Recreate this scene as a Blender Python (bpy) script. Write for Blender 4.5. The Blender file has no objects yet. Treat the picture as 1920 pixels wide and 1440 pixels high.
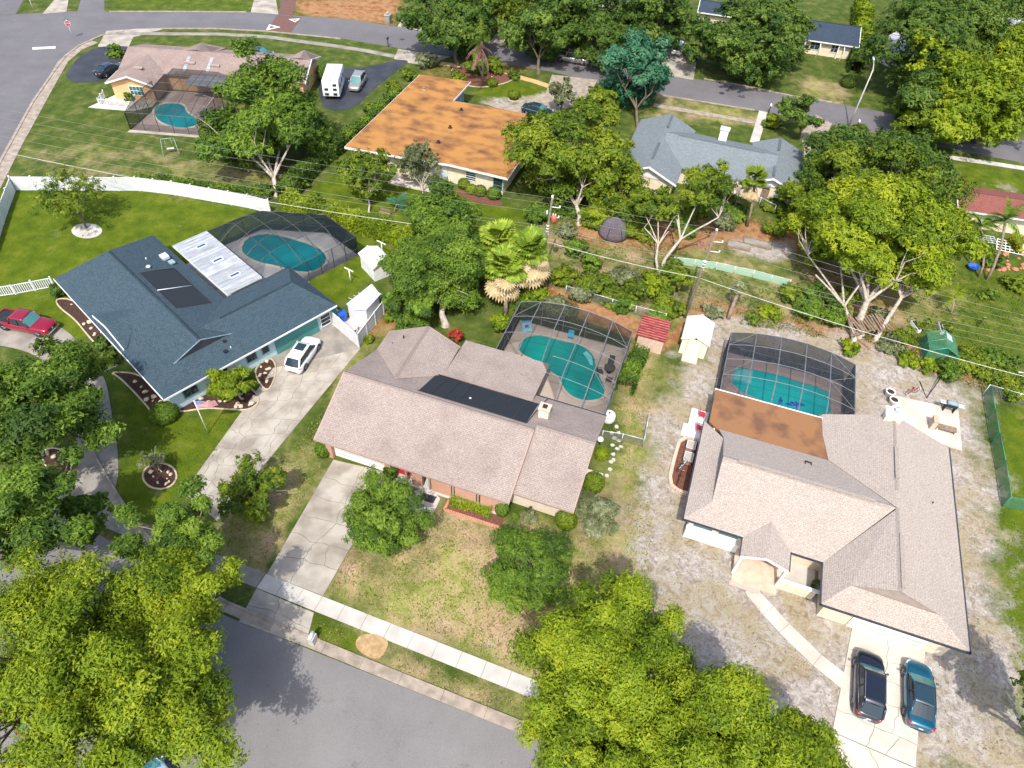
import bpy, math, random
import numpy as np
from mathutils import Vector, Matrix
from mathutils.geometry import tessellate_polygon

# ------------------------------------------------------------------ camera, sky, sun, exposure
SC = bpy.context.scene
COL = SC.collection
CAM_H = 49.0
CAM_F, CAM_D, CAM_R = 1300.0, math.radians(47.3), math.radians(4.0)
_F = Vector((0, math.cos(CAM_D), -math.sin(CAM_D)))
_R = Vector((1, 0, 0)); _U = _R.cross(_F)
CR = _R * math.cos(CAM_R) + _U * math.sin(CAM_R)
CU = -_R * math.sin(CAM_R) + _U * math.cos(CAM_R)
cam_data = bpy.data.cameras.new("camera")
cam = bpy.data.objects.new("camera", cam_data); COL.objects.link(cam)
cam_data.sensor_width = 36.0
cam_data.lens = 36.0 * CAM_F / 1920.0
cam_data.clip_start = 0.5; cam_data.clip_end = 5000
cam.matrix_world = Matrix(((CR.x, CU.x, -_F.x, 0), (CR.y, CU.y, -_F.y, 0), (CR.z, CU.z, -_F.z, CAM_H), (0, 0, 0, 1)))
SC.camera = cam
SC.render.resolution_x = 1024; SC.render.resolution_y = 768

SUN_EL = 56.0; SHADOW_AZ = 80.0
world = bpy.data.worlds.new("World"); SC.world = world; world.use_nodes = True
wn = world.node_tree.nodes; wl = world.node_tree.links
sky = wn.new("ShaderNodeTexSky"); sky.sky_type = 'NISHITA'; sky.sun_disc = False
sky.sun_elevation = math.radians(SUN_EL); sky.sun_rotation = math.radians(90 - (SHADOW_AZ + 180))
sky.air_density = 1.0; sky.dust_density = 3.0; sky.ozone_density = 1.0
wl.new(sky.outputs[0], wn["Background"].inputs[0])
wn["Background"].inputs[1].default_value = 0.15
sd = bpy.data.lights.new("sun", 'SUN'); sd.energy = 2.75; sd.angle = math.radians(0.55); sd.color = (1.0, 0.945, 0.865)
sun = bpy.data.objects.new("sun", sd); COL.objects.link(sun)
_az = math.radians(SHADOW_AZ + 180); _el = math.radians(SUN_EL)
sv = Vector((math.cos(_az) * math.cos(_el), math.sin(_az) * math.cos(_el), math.sin(_el)))
sun.rotation_euler = sv.to_track_quat('Z', 'Y').to_euler(); sun.location = (0, 0, 80)
SC.view_settings.view_transform = 'Standard'; SC.view_settings.look = 'None'
SC.view_settings.gamma = 1.0; SC.view_settings.exposure = 0.88
SC.view_settings.use_curve_mapping = False

rnd = random.Random(7)
RNG = np.random.default_rng(11)

def g(px, py, z=0.0):
    """survey helper: the point at height z seen at photo coordinate (px, py)"""
    v = _F * CAM_F + CR * (px - 960) - CU * (py - 720)
    t = (z - CAM_H) / v.z
    return Vector((v.x * t, v.y * t, z))

def gs(pts, z=0.0):
    return [g(p[0], p[1], z) for p in pts]

# ------------------------------------------------------------------ object helpers
def link(name, me, mat=None, parent=None, loc=None):
    o = bpy.data.objects.new(name, me); COL.objects.link(o)
    if mat is not None and me is not None:
        if isinstance(mat, (list, tuple)):
            if not me.materials:
                for m in mat: me.materials.append(m)
        elif not me.materials:
            me.materials.append(mat)
    if parent is not None: o.parent = parent
    if loc is not None: o.location = loc
    return o

def tag(o, label=None, cat=None, group=None, kind=None):
    if label: o["label"] = label
    if cat: o["category"] = cat
    if group: o["group"] = group
    if kind: o["kind"] = kind
    return o

def thing(name, label, cat, loc=(0, 0, 0), ang=0.0, group=None):
    o = bpy.data.objects.new(name, None); COL.objects.link(o)
    o.empty_display_size = 0.3
    o.location = loc; o.rotation_euler = (0, 0, math.radians(ang))
    return tag(o, label, cat, group, None if label else "structure")

def copy_tree(src, loc=None, ang=None, label=None, scale=None, table=None):
    def rec(o, parent):
        c = o.copy(); COL.objects.link(c); c.parent = parent
        for ch in list(o.children): rec(ch, c)
        return c
    r = rec(src, None)
    if loc is not None: r.location = loc
    if ang is not None: r.rotation_euler = (0, 0, math.radians(ang))
    if scale is not None: r.scale = scale if isinstance(scale, (tuple, list)) else (scale,) * 3
    if label: r["label"] = label
    return r

class MB:
    """collects shapes into one mesh"""
    def __init__(s): s.v = []; s.f = []; s.uv = []; s.m = []; s.sm = []
    def face(s, pts, uv=None, m=0, smooth=False):
        b = len(s.v); s.v += [tuple(p) for p in pts]
        s.f.append(tuple(range(b, b + len(pts)))); s.uv.append(uv); s.m.append(m); s.sm.append(smooth)
    def box(s, c, size, ang=0.0, m=0, mat=None):
        hx, hy, hz = size[0] / 2, size[1] / 2, size[2] / 2
        ca, sa = math.cos(math.radians(ang)), math.sin(math.radians(ang))
        P = []
        for z in (-hz, hz):
            for x, y in ((-hx, -hy), (hx, -hy), (hx, hy), (-hx, hy)):
                if mat is not None:
                    q = mat @ Vector((x, y, z)); P.append((c[0] + q.x, c[1] + q.y, c[2] + q.z))
                else:
                    P.append((c[0] + x * ca - y * sa, c[1] + x * sa + y * ca, c[2] + z))
        b = len(s.v); s.v += P
        for q in ((0, 3, 2, 1), (4, 5, 6, 7), (0, 1, 5, 4), (1, 2, 6, 5), (2, 3, 7, 6), (3, 0, 4, 7)):
            s.f.append(tuple(b + i for i in q)); s.uv.append(None); s.m.append(m); s.sm.append(False)
        return s
    def prism(s, poly, z0, z1, m=0, bottom=False, sides=True):
        pts = [Vector((p[0], p[1], 0)) for p in poly]
        area = sum(pts[i].x * pts[(i + 1) % len(pts)].y - pts[(i + 1) % len(pts)].x * pts[i].y for i in range(len(pts)))
        if area < 0: pts.reverse()
        n = len(pts)
        tris = tessellate_polygon([pts])
        b = len(s.v); s.v += [(p.x, p.y, z1) for p in pts]
        for t in tris:
            a0, b0, c0 = (pts[i] for i in t)
            if (b0 - a0).cross(c0 - a0).z < 0: t = (t[0], t[2], t[1])
            s.f.append(tuple(b + i for i in t)); s.uv.append(None); s.m.append(m); s.sm.append(False)
        if sides:
            b2 = len(s.v); s.v += [(p.x, p.y, z0) for p in pts] + [(p.x, p.y, z1) for p in pts]
            for i in range(n):
                j = (i + 1) % n
                s.f.append((b2 + i, b2 + j, b2 + n + j, b2 + n + i)); s.uv.append(None); s.m.append(m); s.sm.append(False)
        return s
    def tube(s, pts, r, n=6, m=0, caps=True, smooth=True):
        pts = [Vector(p) for p in pts]
        if not isinstance(r, (list, tuple)): r = [r] * len(pts)
        rings = []
        up = None
        for i, p in enumerate(pts):
            d = (pts[min(i + 1, len(pts) - 1)] - pts[max(i - 1, 0)])
            if d.length < 1e-6: d = Vector((0, 0, 1))
            d.normalize()
            if up is None:
                up = Vector((0, 0, 1)) if abs(d.z) < .9 else Vector((1, 0, 0))
            a = d.cross(up)
            if a.length < 1e-4: a = d.cross(Vector((0, 1, 0)))
            a.normalize(); bb = a.cross(d).normalized(); up = bb
            base = len(s.v)
            for k in range(n):
                t = 2 * math.pi * k / n
                q = p + (a * math.cos(t) + bb * math.sin(t)) * r[i]
                s.v.append((q.x, q.y, q.z))
            rings.append(base)
        for i in range(len(rings) - 1):
            for k in range(n):
                k2 = (k + 1) % n
                s.f.append((rings[i] + k, rings[i] + k2, rings[i + 1] + k2, rings[i + 1] + k)); s.uv.append(None); s.m.append(m); s.sm.append(smooth)
        if caps:
            s.f.append(tuple(rings[0] + k for k in range(n))[::-1]); s.uv.append(None); s.m.append(m); s.sm.append(False)
            s.f.append(tuple(rings[-1] + k for k in range(n))); s.uv.append(None); s.m.append(m); s.sm.append(False)
        return s
    def lathe(s, c, prof, n=16, m=0, smooth=True, axis='z'):
        base = len(s.v)
        for (r, z) in prof:
            for k in range(n):
                t = 2 * math.pi * k / n
                if axis == 'z': s.v.append((c[0] + r * math.cos(t), c[1] + r * math.sin(t), c[2] + z))
                elif axis == 'y': s.v.append((c[0] + r * math.cos(t), c[1] + z, c[2] + r * math.sin(t)))
                else: s.v.append((c[0] + z, c[1] + r * math.cos(t), c[2] + r * math.sin(t)))
        for i in range(len(prof) - 1):
            for k in range(n):
                k2 = (k + 1) % n
                s.f.append((base + i * n + k, base + i * n + k2, base + (i + 1) * n + k2, base + (i + 1) * n + k)); s.uv.append(None); s.m.append(m); s.sm.append(smooth)
        s.f.append(tuple(base + k for k in range(n))[::-1]); s.uv.append(None); s.m.append(m); s.sm.append(False)
        s.f.append(tuple(base + (len(prof) - 1) * n + k for k in range(n))); s.uv.append(None); s.m.append(m); s.sm.append(False)
        return s
    def slab(s, pts, t=0.12, m=0, uvscale=1.0):
        """sloping roof plane of thickness t below pts, with uv = (along eave, up slope) in metres"""
        P = [Vector(p) for p in pts]
        n = Vector((0, 0, 0))
        for i in range(1, len(P) - 1): n += (P[i] - P[0]).cross(P[i + 1] - P[0])
        if n.z < 0: P.reverse(); n = -n
        n.normalize()
        h = Vector((n.y, -n.x, 0))
        if h.length < 1e-3: h = Vector((1, 0, 0))
        h.normalize(); up = n.cross(h)
        uv = [(p.dot(h), p.dot(up)) for p in P]
        s.face(P, uv, m)
        Q = [p - Vector((0, 0, t)) for p in P]
        s.face(Q[::-1], None, m)
        k = len(P)
        for i in range(k):
            j = (i + 1) % k
            s.face([P[i], Q[i], Q[j], P[j]], None, m)
        return s
    def build(s, name, mat=None, parent=None, loc=None, weld=False):
        me = bpy.data.meshes.new(name)
        me.from_pydata(s.v, [], s.f)
        if any(u is not None for u in s.uv):
            ul = me.uv_layers.new(name="UVMap")
            i = 0
            dat = np.zeros(len(me.loops) * 2, dtype=np.float32)
            for f, u in zip(s.f, s.uv):
                if u is not None:
                    for q in u:
                        dat[2 * i] = q[0]; dat[2 * i + 1] = q[1]; i += 1
                else: i += len(f)
            ul.data.foreach_set("uv", dat)
        if isinstance(mat, (list, tuple)):
            for m in mat: me.materials.append(m)
            me.polygons.foreach_set("material_index", s.m)
        me.polygons.foreach_set("use_smooth", s.sm)
        if not isinstance(mat, (list, tuple)) and mat is not None and mat.name.split('.')[0] in LEAFY:
            at = me.attributes.new("tint", 'FLOAT', 'FACE'); at.data.foreach_set("value", RNG.uniform(.15, .95, len(me.polygons)).astype(np.float32))
        me.update()
        return link(name, me, mat, parent, loc)

# ------------------------------------------------------------------ materials
MATS = {}
def new_mat(name):
    m = bpy.data.materials.new(name); m.use_nodes = True
    nt = m.node_tree; b = nt.nodes["Principled BSDF"]
    return m, nt, b

def pm(name, col, col2=None, rough=0.8, scale=2.0, detail=6, bump=0.0, bscale=None, metal=0.0, spec=0.3, lo=0.35, hi=0.65, coat=0.0, coord='Object', stretch=None):
    """plain surface with procedural variation between two colours"""
    if name in MATS: return MATS[name]
    m, nt, b = new_mat(name)
    if col2 is None: col2 = tuple(c * 0.82 for c in col)
    tc = nt.nodes.new("ShaderNodeTexCoord")
    src = tc.outputs[coord]
    if stretch:
        mp = nt.nodes.new("ShaderNodeMapping"); mp.inputs['Scale'].default_value = stretch
        nt.links.new(src, mp.inputs[0]); src = mp.outputs[0]
    n = nt.nodes.new("ShaderNodeTexNoise"); n.inputs['Scale'].default_value = scale; n.inputs['Detail'].default_value = detail
    nt.links.new(src, n.inputs['Vector'])
    r = nt.nodes.new("ShaderNodeValToRGB")
    r.color_ramp.elements[0].position = lo; r.color_ramp.elements[1].position = hi
    r.color_ramp.elements[0].color = (*col, 1); r.color_ramp.elements[1].color = (*col2, 1)
    nt.links.new(n.outputs[0], r.inputs[0]); nt.links.new(r.outputs[0], b.inputs['Base Color'])
    b.inputs['Roughness'].default_value = rough; b.inputs['Metallic'].default_value = metal
    b.inputs['Specular IOR Level'].default_value = spec
    if coat: b.inputs['Coat Weight'].default_value = coat; b.inputs['Coat Roughness'].default_value = 0.05
    if bump:
        n2 = nt.nodes.new("ShaderNodeTexNoise"); n2.inputs['Scale'].default_value = bscale or scale * 6; n2.inputs['Detail'].default_value = 4
        nt.links.new(src, n2.inputs['Vector'])
        bp = nt.nodes.new("ShaderNodeBump"); bp.inputs['Strength'].default_value = bump; bp.inputs['Distance'].default_value = 0.05
        nt.links.new(n2.outputs[0], bp.inputs['Height']); nt.links.new(bp.outputs[0], b.inputs['Normal'])
    MATS[name] = m
    return m

def shingle(name, c1, c2, stain, stain_amt=0.5, row=0.17, w=0.34, line=0.55):
    """asphalt shingles: courses and tabs along the roof's own uv, granule noise and weather stains"""
    m, nt, b = new_mat(name); N = nt.nodes; L = nt.links
    uv = N.new("ShaderNodeUVMap"); uv.uv_map = "UVMap"
    br = N.new("ShaderNodeTexBrick"); br.offset = 0.5
    br.inputs['Scale'].default_value = 1.0; br.inputs['Brick Width'].default_value = w; br.inputs['Row Height'].default_value = row
    br.inputs['Mortar Size'].default_value = 0.016; br.inputs['Mortar Smooth'].default_value = 0.3; br.inputs['Bias'].default_value = 0.0
    br.inputs['Color1'].default_value = (*c1, 1); br.inputs['Color2'].default_value = (*c2, 1)
    br.inputs['Mortar'].default_value = (*[c * line for c in c1], 1)
    L.new(uv.outputs[0], br.inputs['Vector'])
    tc = N.new("ShaderNodeTexCoord")
    n1 = N.new("ShaderNodeTexNoise"); n1.inputs['Scale'].default_value = 0.35; n1.inputs['Detail'].default_value = 8; n1.inputs['Roughness'].default_value = 0.62
    L.new(tc.outputs['Object'], n1.inputs['Vector'])
    r1 = N.new("ShaderNodeValToRGB"); r1.color_ramp.elements[0].position = 0.44; r1.color_ramp.elements[1].position = 0.68
    L.new(n1.outputs[0], r1.inputs[0])
    ml = N.new("ShaderNodeMath"); ml.operation = 'MULTIPLY'; ml.inputs[1].default_value = stain_amt
    L.new(r1.outputs[0], ml.inputs[0])
    mx = N.new("ShaderNodeMixRGB"); mx.inputs[2].default_value = (*stain, 1)
    L.new(ml.outputs[0], mx.inputs[0]); L.new(br.outputs[0], mx.inputs[1])
    n2 = N.new("ShaderNodeTexNoise"); n2.inputs['Scale'].default_value = 9; n2.inputs['Detail'].default_value = 5
    L.new(tc.outputs['Object'], n2.inputs['Vector'])
    r2 = N.new("ShaderNodeValToRGB"); r2.color_ramp.elements[0].position = 0.3; r2.color_ramp.elements[1].position = 0.7
    r2.color_ramp.elements[0].color = (0.72, 0.72, 0.72, 1); r2.color_ramp.elements[1].color = (1.2, 1.2, 1.2, 1)
    L.new(n2.outputs[0], r2.inputs[0])
    mu = N.new("ShaderNodeMixRGB"); mu.blend_type = 'MULTIPLY'; mu.inputs[0].default_value = 1
    L.new(mx.outputs[0], mu.inputs[1]); L.new(r2.outputs[0], mu.inputs[2])
    L.new(mu.outputs[0], b.inputs['Base Color'])
    bp = N.new("ShaderNodeBump"); bp.inputs['Strength'].default_value = 0.5; bp.inputs['Distance'].default_value = 0.02
    L.new(br.outputs['Fac'], bp.inputs['Height']); bp.invert = True; L.new(bp.outputs[0], b.inputs['Normal'])
    b.inputs['Roughness'].default_value = 0.9; b.inputs['Specular IOR Level'].default_value = 0.2
    MATS[name] = m
    return m

def brickmat(name, c1, c2, mortar, w=0.22, row=0.075):
    m, nt, b = new_mat(name); N = nt.nodes; L = nt.links
    tc = N.new("ShaderNodeTexCoord")
    sx = N.new("ShaderNodeSeparateXYZ"); L.new(tc.outputs['Object'], sx.inputs[0])
    ad = N.new("ShaderNodeMath"); ad.operation = 'ADD'; L.new(sx.outputs[0], ad.inputs[0]); L.new(sx.outputs[1], ad.inputs[1])
    cx = N.new("ShaderNodeCombineXYZ"); L.new(ad.outputs[0], cx.inputs[0]); L.new(sx.outputs[2], cx.inputs[1])
    br = N.new("ShaderNodeTexBrick"); br.inputs['Scale'].default_value = 1
    br.inputs['Brick Width'].default_value = w; br.inputs['Row Height'].default_value = row; br.inputs['Mortar Size'].default_value = 0.012
    br.inputs['Color1'].default_value = (*c1, 1); br.inputs['Color2'].default_value = (*c2, 1); br.inputs['Mortar'].default_value = (*mortar, 1)
    L.new(cx.outputs[0], br.inputs['Vector']); L.new(br.outputs[0], b.inputs['Base Color'])
    b.inputs['Roughness'].default_value = 0.9
    MATS[name] = m
    return m

LEAFY = set()
def leafmat(name, stops, trans=0.28):
    """foliage: colour varies leaf by leaf and spray by spray through the 'tint' attribute"""
    m, nt, b = new_mat(name); N = nt.nodes; L = nt.links; LEAFY.add(name)
    at = N.new("ShaderNodeAttribute"); at.attribute_name = "tint"
    r = N.new("ShaderNodeValToRGB")
    els = r.color_ramp.elements
    els[0].position = 0.0; els[0].color = (*stops[0], 1); els[1].position = 1.0; els[1].color = (*stops[-1], 1)
    for i, c in enumerate(stops[1:-1]):
        e = els.new((i + 1) / (len(stops) - 1)); e.color = (*c, 1)
    L.new(at.outputs['Fac'], r.inputs[0]); L.new(r.outputs[0], b.inputs['Base Color'])
    b.inputs['Roughness'].default_value = 0.6; b.inputs['Specular IOR Level'].default_value = 0.18
    tr = N.new("ShaderNodeBsdfTranslucent"); L.new(r.outputs[0], tr.inputs[0])
    mx = N.new("ShaderNodeMixShader"); mx.inputs[0].default_value = trans
    L.new(b.outputs[0], mx.inputs[1]); L.new(tr.outputs[0], mx.inputs[2])
    L.new(mx.outputs[0], N["Material Output"].inputs[0])
    MATS[name] = m
    return m

def paint(name, col, rough=0.25, coat=1.0, metal=0.0, flake=0.0):
    m, nt, b = new_mat(name)
    b.inputs['Base Color'].default_value = (*col, 1); b.inputs['Roughness'].default_value = rough
    b.inputs['Coat Weight'].default_value = coat; b.inputs['Coat Roughness'].default_value = 0.04
    b.inputs['Metallic'].default_value = metal
    tc = nt.nodes.new("ShaderNodeTexCoord"); n = nt.nodes.new("ShaderNodeTexNoise"); n.inputs['Scale'].default_value = 1.2; n.inputs['Detail'].default_value = 5
    nt.links.new(tc.outputs['Object'], n.inputs[0])
    r = nt.nodes.new("ShaderNodeMapRange"); r.inputs[3].default_value = rough * 0.8; r.inputs[4].default_value = rough * 1.5
    nt.links.new(n.outputs[0], r.inputs[0]); nt.links.new(r.outputs[0], b.inputs['Roughness'])
    MATS[name] = m
    return m

def meshscreen(name, col=(0.02, 0.022, 0.025), lo=0.16, hi=0.94):
    """insect screen: woven mesh that covers more of what is behind it the more edge-on it is seen"""
    m, nt, b = new_mat(name); N = nt.nodes; L = nt.links
    b.inputs['Base Color'].default_value = (*col, 1); b.inputs['Roughness'].default_value = 0.8; b.inputs['Specular IOR Level'].default_value = 0.1
    tr = N.new("ShaderNodeBsdfTransparent"); lw = N.new("ShaderNodeLayerWeight"); lw.inputs[0].default_value = 0.42
    mr = N.new("ShaderNodeMapRange"); mr.inputs[1].default_value = 0.0; mr.inputs[2].default_value = 0.85; mr.inputs[3].default_value = lo; mr.inputs[4].default_value = hi
    L.new(lw.outputs['Facing'], mr.inputs[0])
    mx = N.new("ShaderNodeMixShader"); L.new(mr.outputs[0], mx.inputs[0]); L.new(tr.outputs[0], mx.inputs[1]); L.new(b.outputs[0], mx.inputs[2])
    L.new(mx.outputs[0], N["Material Output"].inputs[0])
    MATS[name] = m
    return m

def watermat(name, col, col2):
    m, nt, b = new_mat(name); N = nt.nodes; L = nt.links
    tc = N.new("ShaderNodeTexCoord")
    n = N.new("ShaderNodeTexNoise"); n.inputs['Scale'].default_value = 0.22; n.inputs['Detail'].default_value = 2
    L.new(tc.outputs['Object'], n.inputs[0])
    r = N.new("ShaderNodeValToRGB"); r.color_ramp.elements[0].color = (*col, 1); r.color_ramp.elements[1].color = (*col2, 1)
    r.color_ramp.elements[0].position = .35; r.color_ramp.elements[1].position = .65
    L.new(n.outputs[0], r.inputs[0]); L.new(r.outputs[0], b.inputs['Base Color'])
    n2 = N.new("ShaderNodeTexNoise"); n2.inputs['Scale'].default_value = 3.5; n2.inputs['Detail'].default_value = 3
    L.new(tc.outputs['Object'], n2.inputs[0])
    bp = N.new("ShaderNodeBump"); bp.inputs['Strength'].default_value = 0.25; bp.inputs['Distance'].default_value = 0.05
    L.new(n2.outputs[0], bp.inputs['Height']); L.new(bp.outputs[0], b.inputs['Normal'])
    b.inputs['Roughness'].default_value = 0.06; b.inputs['IOR'].default_value = 1.33
    MATS[name] = m
    return m

M = {}
M['white'] = pm('white_paint', (.78, .79, .78), (.66, .67, .66), rough=.5, scale=1.5)
M['vinyl'] = pm('white_vinyl', (.68, .69, .70), (.58, .60, .61), rough=.4, scale=1)
M['trimdark'] = pm('dark_gutter', (.035, .037, .05), (.05, .052, .065), rough=.45)
M['conc'] = pm('old_concrete', (.39, .36, .305), (.24, .21, .175), rough=.92, scale=.55, detail=10, bump=.15, bscale=12, lo=.38, hi=.66)
M['concnew'] = pm('pale_concrete', (.50, .48, .44), (.39, .37, .335), rough=.9, scale=.6, detail=9, bump=.1, bscale=12)
M['concbright'] = pm('cream_concrete', (.56, .51, .44), (.45, .40, .34), rough=.9, scale=.5, detail=9)
M['concdark'] = pm('weathered_concrete', (.30, .275, .24), (.18, .165, .14), rough=.95, scale=.6, detail=10)
M['walkw'] = pm('sidewalk_concrete', (.46, .44, .4), (.36, .34, .31), rough=.9, scale=.7, detail=10)
M['crack'] = pm('joint_filler', (.15, .135, .115), (.2, .18, .15), rough=1, scale=3)
M['gutter'] = pm('gutter_concrete', (.36, .30, .25), (.22, .19, .15), rough=.95, scale=1.3, detail=10)
M['asph'] = pm('asphalt', (.27, .262, .27), (.215, .21, .222), rough=.85, scale=.25, detail=12, bump=.1, bscale=20)
def asphalt(name, c1, c2, stain):
    m, nt, b = new_mat(name); N = nt.nodes; L = nt.links
    tc = N.new("ShaderNodeTexCoord")
    def nz(sc, de, lo, hi, a, b_, off=0):
        mp = N.new("ShaderNodeMapping"); mp.inputs['Location'].default_value = (off, off, 0); L.new(tc.outputs['Object'], mp.inputs[0])
        n = N.new("ShaderNodeTexNoise"); n.inputs['Scale'].default_value = sc; n.inputs['Detail'].default_value = de; n.inputs['Roughness'].default_value = .65; L.new(mp.outputs[0], n.inputs[0])
        r = N.new("ShaderNodeValToRGB"); r.color_ramp.elements[0].position = lo; r.color_ramp.elements[1].position = hi; r.color_ramp.elements[0].color = (*a, 1); r.color_ramp.elements[1].color = (*b_, 1); L.new(n.outputs[0], r.inputs[0]); return r.outputs[0]
    def mul(x, y):
        k = N.new("ShaderNodeMixRGB"); k.blend_type = 'MULTIPLY'; k.inputs[0].default_value = 1; L.new(x, k.inputs[1]); L.new(y, k.inputs[2]); return k.outputs[0]
    base = nz(.18, 10, .35, .65, c1, c2)
    base = mul(base, nz(14, 6, .3, .7, (.8, .8, .8), (1.18, 1.18, 1.18)))
    base = mul(base, nz(.9, 8, .60, .72, (1, 1, 1), stain, 31))
    base = mul(base, nz(2.2, 3, .70, .74, (1, 1, 1), (.6, .6, .6), 77))
    v = N.new("ShaderNodeTexVoronoi"); v.feature = 'DISTANCE_TO_EDGE'; v.inputs['Scale'].default_value = .11
    n2 = N.new("ShaderNodeTexNoise"); n2.inputs['Scale'].default_value = .8; n2.inputs['Detail'].default_value = 6; L.new(tc.outputs['Object'], n2.inputs[0])
    mx = N.new("ShaderNodeMixRGB"); mx.blend_type = 'ADD'; mx.inputs[0].default_value = 2.2; L.new(tc.outputs['Object'], mx.inputs[1]); L.new(n2.outputs[1], mx.inputs[2]); L.new(mx.outputs[0], v.inputs['Vector'])
    r = N.new("ShaderNodeValToRGB"); r.color_ramp.elements[0].position = 0; r.color_ramp.elements[1].position = .006; r.color_ramp.elements[0].color = (.94, .935, .93, 1); r.color_ramp.elements[1].color = (1, 1, 1, 1); L.new(v.outputs['Distance'], r.inputs[0])
    base = mul(base, r.outputs[0]); L.new(base, b.inputs['Base Color']); b.inputs['Roughness'].default_value = .88; b.inputs['Specular IOR Level'].default_value = .25
    MATS[name] = m; return m
M['asph'] = asphalt('worn_asphalt', (.20, .192, .188), (.162, .156, .153), (.82, .8, .78))
M['asphtop'] = asphalt('far_asphalt', (.150, .145, .152), (.12, .115, .122), (.8, .8, .8))
M['asphtop_old'] = pm('asphalt_far', (.13, .125, .145), (.10, .097, .112), rough=.85, scale=.15, detail=12)
M['black'] = pm('sealed_asphalt', (.028, .032, .042), (.05, .052, .062), rough=.6, scale=.5, detail=8)
M['mulch'] = pm('mulch', (.075, .038, .026), (.035, .02, .016), rough=1, scale=5, detail=8, bump=.5, bscale=25)
M['redmulch'] = pm('red_mulch', (.17, .07, .045), (.11, .05, .035), rough=1, scale=5, detail=8, bump=.5, bscale=25)
M['kerbstone'] = pm('garden_edging', (.5, .42, .3), (.38, .32, .22), rough=.9, scale=3)
M['alum'] = pm('bronze_aluminium', (.06, .055, .052), (.09, .085, .08), rough=.45, metal=.3, scale=3)
M['alumlt'] = pm('grey_aluminium', (.13, .135, .15), (.18, .185, .2), rough=.6, metal=0, scale=3)
M['bark'] = pm('bark', (.17, .135, .10), (.09, .07, .05), rough=1, scale=4, detail=8, bump=.6, bscale=14)
M['barkpale'] = pm('pale_bark', (.5, .44, .37), (.3, .25, .2), rough=.95, scale=3, detail=8, bump=.4, bscale=14)
M['palmbark'] = pm('palm_bark', (.3, .24, .18), (.16, .12, .09), rough=1, scale=6, detail=6, bump=.6)
M['glass'] = paint('window_glass', (.02, .035, .045), rough=.06, coat=0)
M['glassw'] = paint('windscreen_glass', (.06, .20, .20), rough=.05, coat=0)  # teal raised above the other car glass: a bright reflection put into the base colour
M['glasst'] = paint('teal_glass', (.03, .12, .12), rough=.05, coat=0)
M['tyre'] = pm('tyre_rubber', (.02, .02, .02), (.03, .03, .03), rough=.85)
M['rim'] = pm('alloy_rim', (.45, .45, .47), (.35, .35, .37), rough=.3, metal=.8)
M['chrome'] = pm('chrome_trim', (.7, .7, .72), (.6, .6, .62), rough=.15, metal=1)
M['red'] = paint('red_lens', (.5, .01, .015), rough=.15)
M['lens'] = paint('clear_lens', (.55, .58, .6), rough=.1)
M['dark'] = pm('dark_plastic', (.015, .015, .017), (.03, .03, .032), rough=.5)
M['wood'] = pm('weathered_wood', (.28, .2, .14), (.17, .12, .08), rough=.9, scale=3, bump=.3)
M['pole'] = pm('pole_timber', (.2, .17, .13), (.12, .10, .08), rough=.95, scale=3)
M['brick'] = brickmat('orange_brick', (.5, .2, .11), (.42, .15, .09), (.5, .42, .34))
M['brickcream'] = brickmat('cream_stone', (.62, .52, .38), (.7, .62, .5), (.55, .5, .42), w=.35, row=.13)
M['brickred'] = brickmat('red_brick', (.30, .10, .07), (.24, .08, .06), (.4, .35, .3))
M['paver'] = brickmat('street_paver', (.16, .07, .055), (.12, .055, .045), (.1, .08, .07), w=.4, row=.2)
M['peach'] = pm('peach_stucco', (.72, .44, .22), (.64, .38, .19), rough=.9, scale=2, bump=.1)
M['cream'] = pm('cream_stucco', (.72, .64, .48), (.62, .54, .4), rough=.9, scale=2)
M['paleblue'] = pm('pale_blue_siding', (.50, .66, .70), (.42, .58, .62), rough=.7, scale=1.5)
M['tealdoor'] = pm('teal_garage_door', (.08, .28, .26), (.07, .24, .225), rough=.5, scale=1)
M['skyblue'] = pm('grey_blue_wall', (.25, .33, .37), (.2, .28, .32), rough=.8)
M['greenplastic'] = paint('green_plastic', (.02, .22, .12), rough=.4)
M['blueplastic'] = paint('blue_plastic', (.01, .09, .5), rough=.35)
M['ltblue'] = paint('light_blue_plastic', (.05, .35, .55), rough=.4)
M['redpaint'] = paint('red_paint', (.45, .02, .03), rough=.35)
M['maroon'] = pm('maroon_metal', (.20, .028, .03), (.3, .07, .055), rough=.35, metal=.3, scale=1.2, lo=.45, hi=.75, detail=8)
M['maroonrib'] = pm('faded_maroon_rib', (.5, .2, .17), (.3, .08, .07), rough=.4, scale=2)
M['tanwood'] = pm('tan_siding', (.62, .47, .36), (.5, .37, .28), rough=.9, scale=2)
M['creamsiding'] = pm('cream_siding', (.78, .72, .56), (.7, .64, .49), rough=.7, scale=1.5)
M['galv'] = pm('painted_metal_roof', (.55, .63, .68), (.7, .72, .74), rough=.4, metal=.2, scale=.6, detail=8)
M['terracotta'] = pm('terracotta', (.45, .2, .12), (.35, .15, .09), rough=.9)
M['soil'] = pm('potting_soil', (.05, .03, .02), (.03, .02, .015), rough=1)
M['rock'] = pm('landscape_rock', (.62, .52, .40), (.45, .34, .24), rough=.95, scale=4, bump=.4)
M['screen'] = meshscreen('insect_screen')
M['screendark'] = meshscreen('dense_insect_screen', col=(.012, .02, .03), lo=.3, hi=.97)
M['greenmesh'] = meshscreen('green_privacy_mesh', col=(.07, .20, .11), lo=.4, hi=.9)
M['greymesh'] = meshscreen('chain_link', col=(.2, .22, .2), lo=.22, hi=.6)
M['water'] = watermat('pool_water', (0.0, .16, .15), (0.0, .26, .225))
M['water2'] = watermat('blue_pool_water', (0.0, .17, .205), (0.0, .26, .285))
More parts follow.
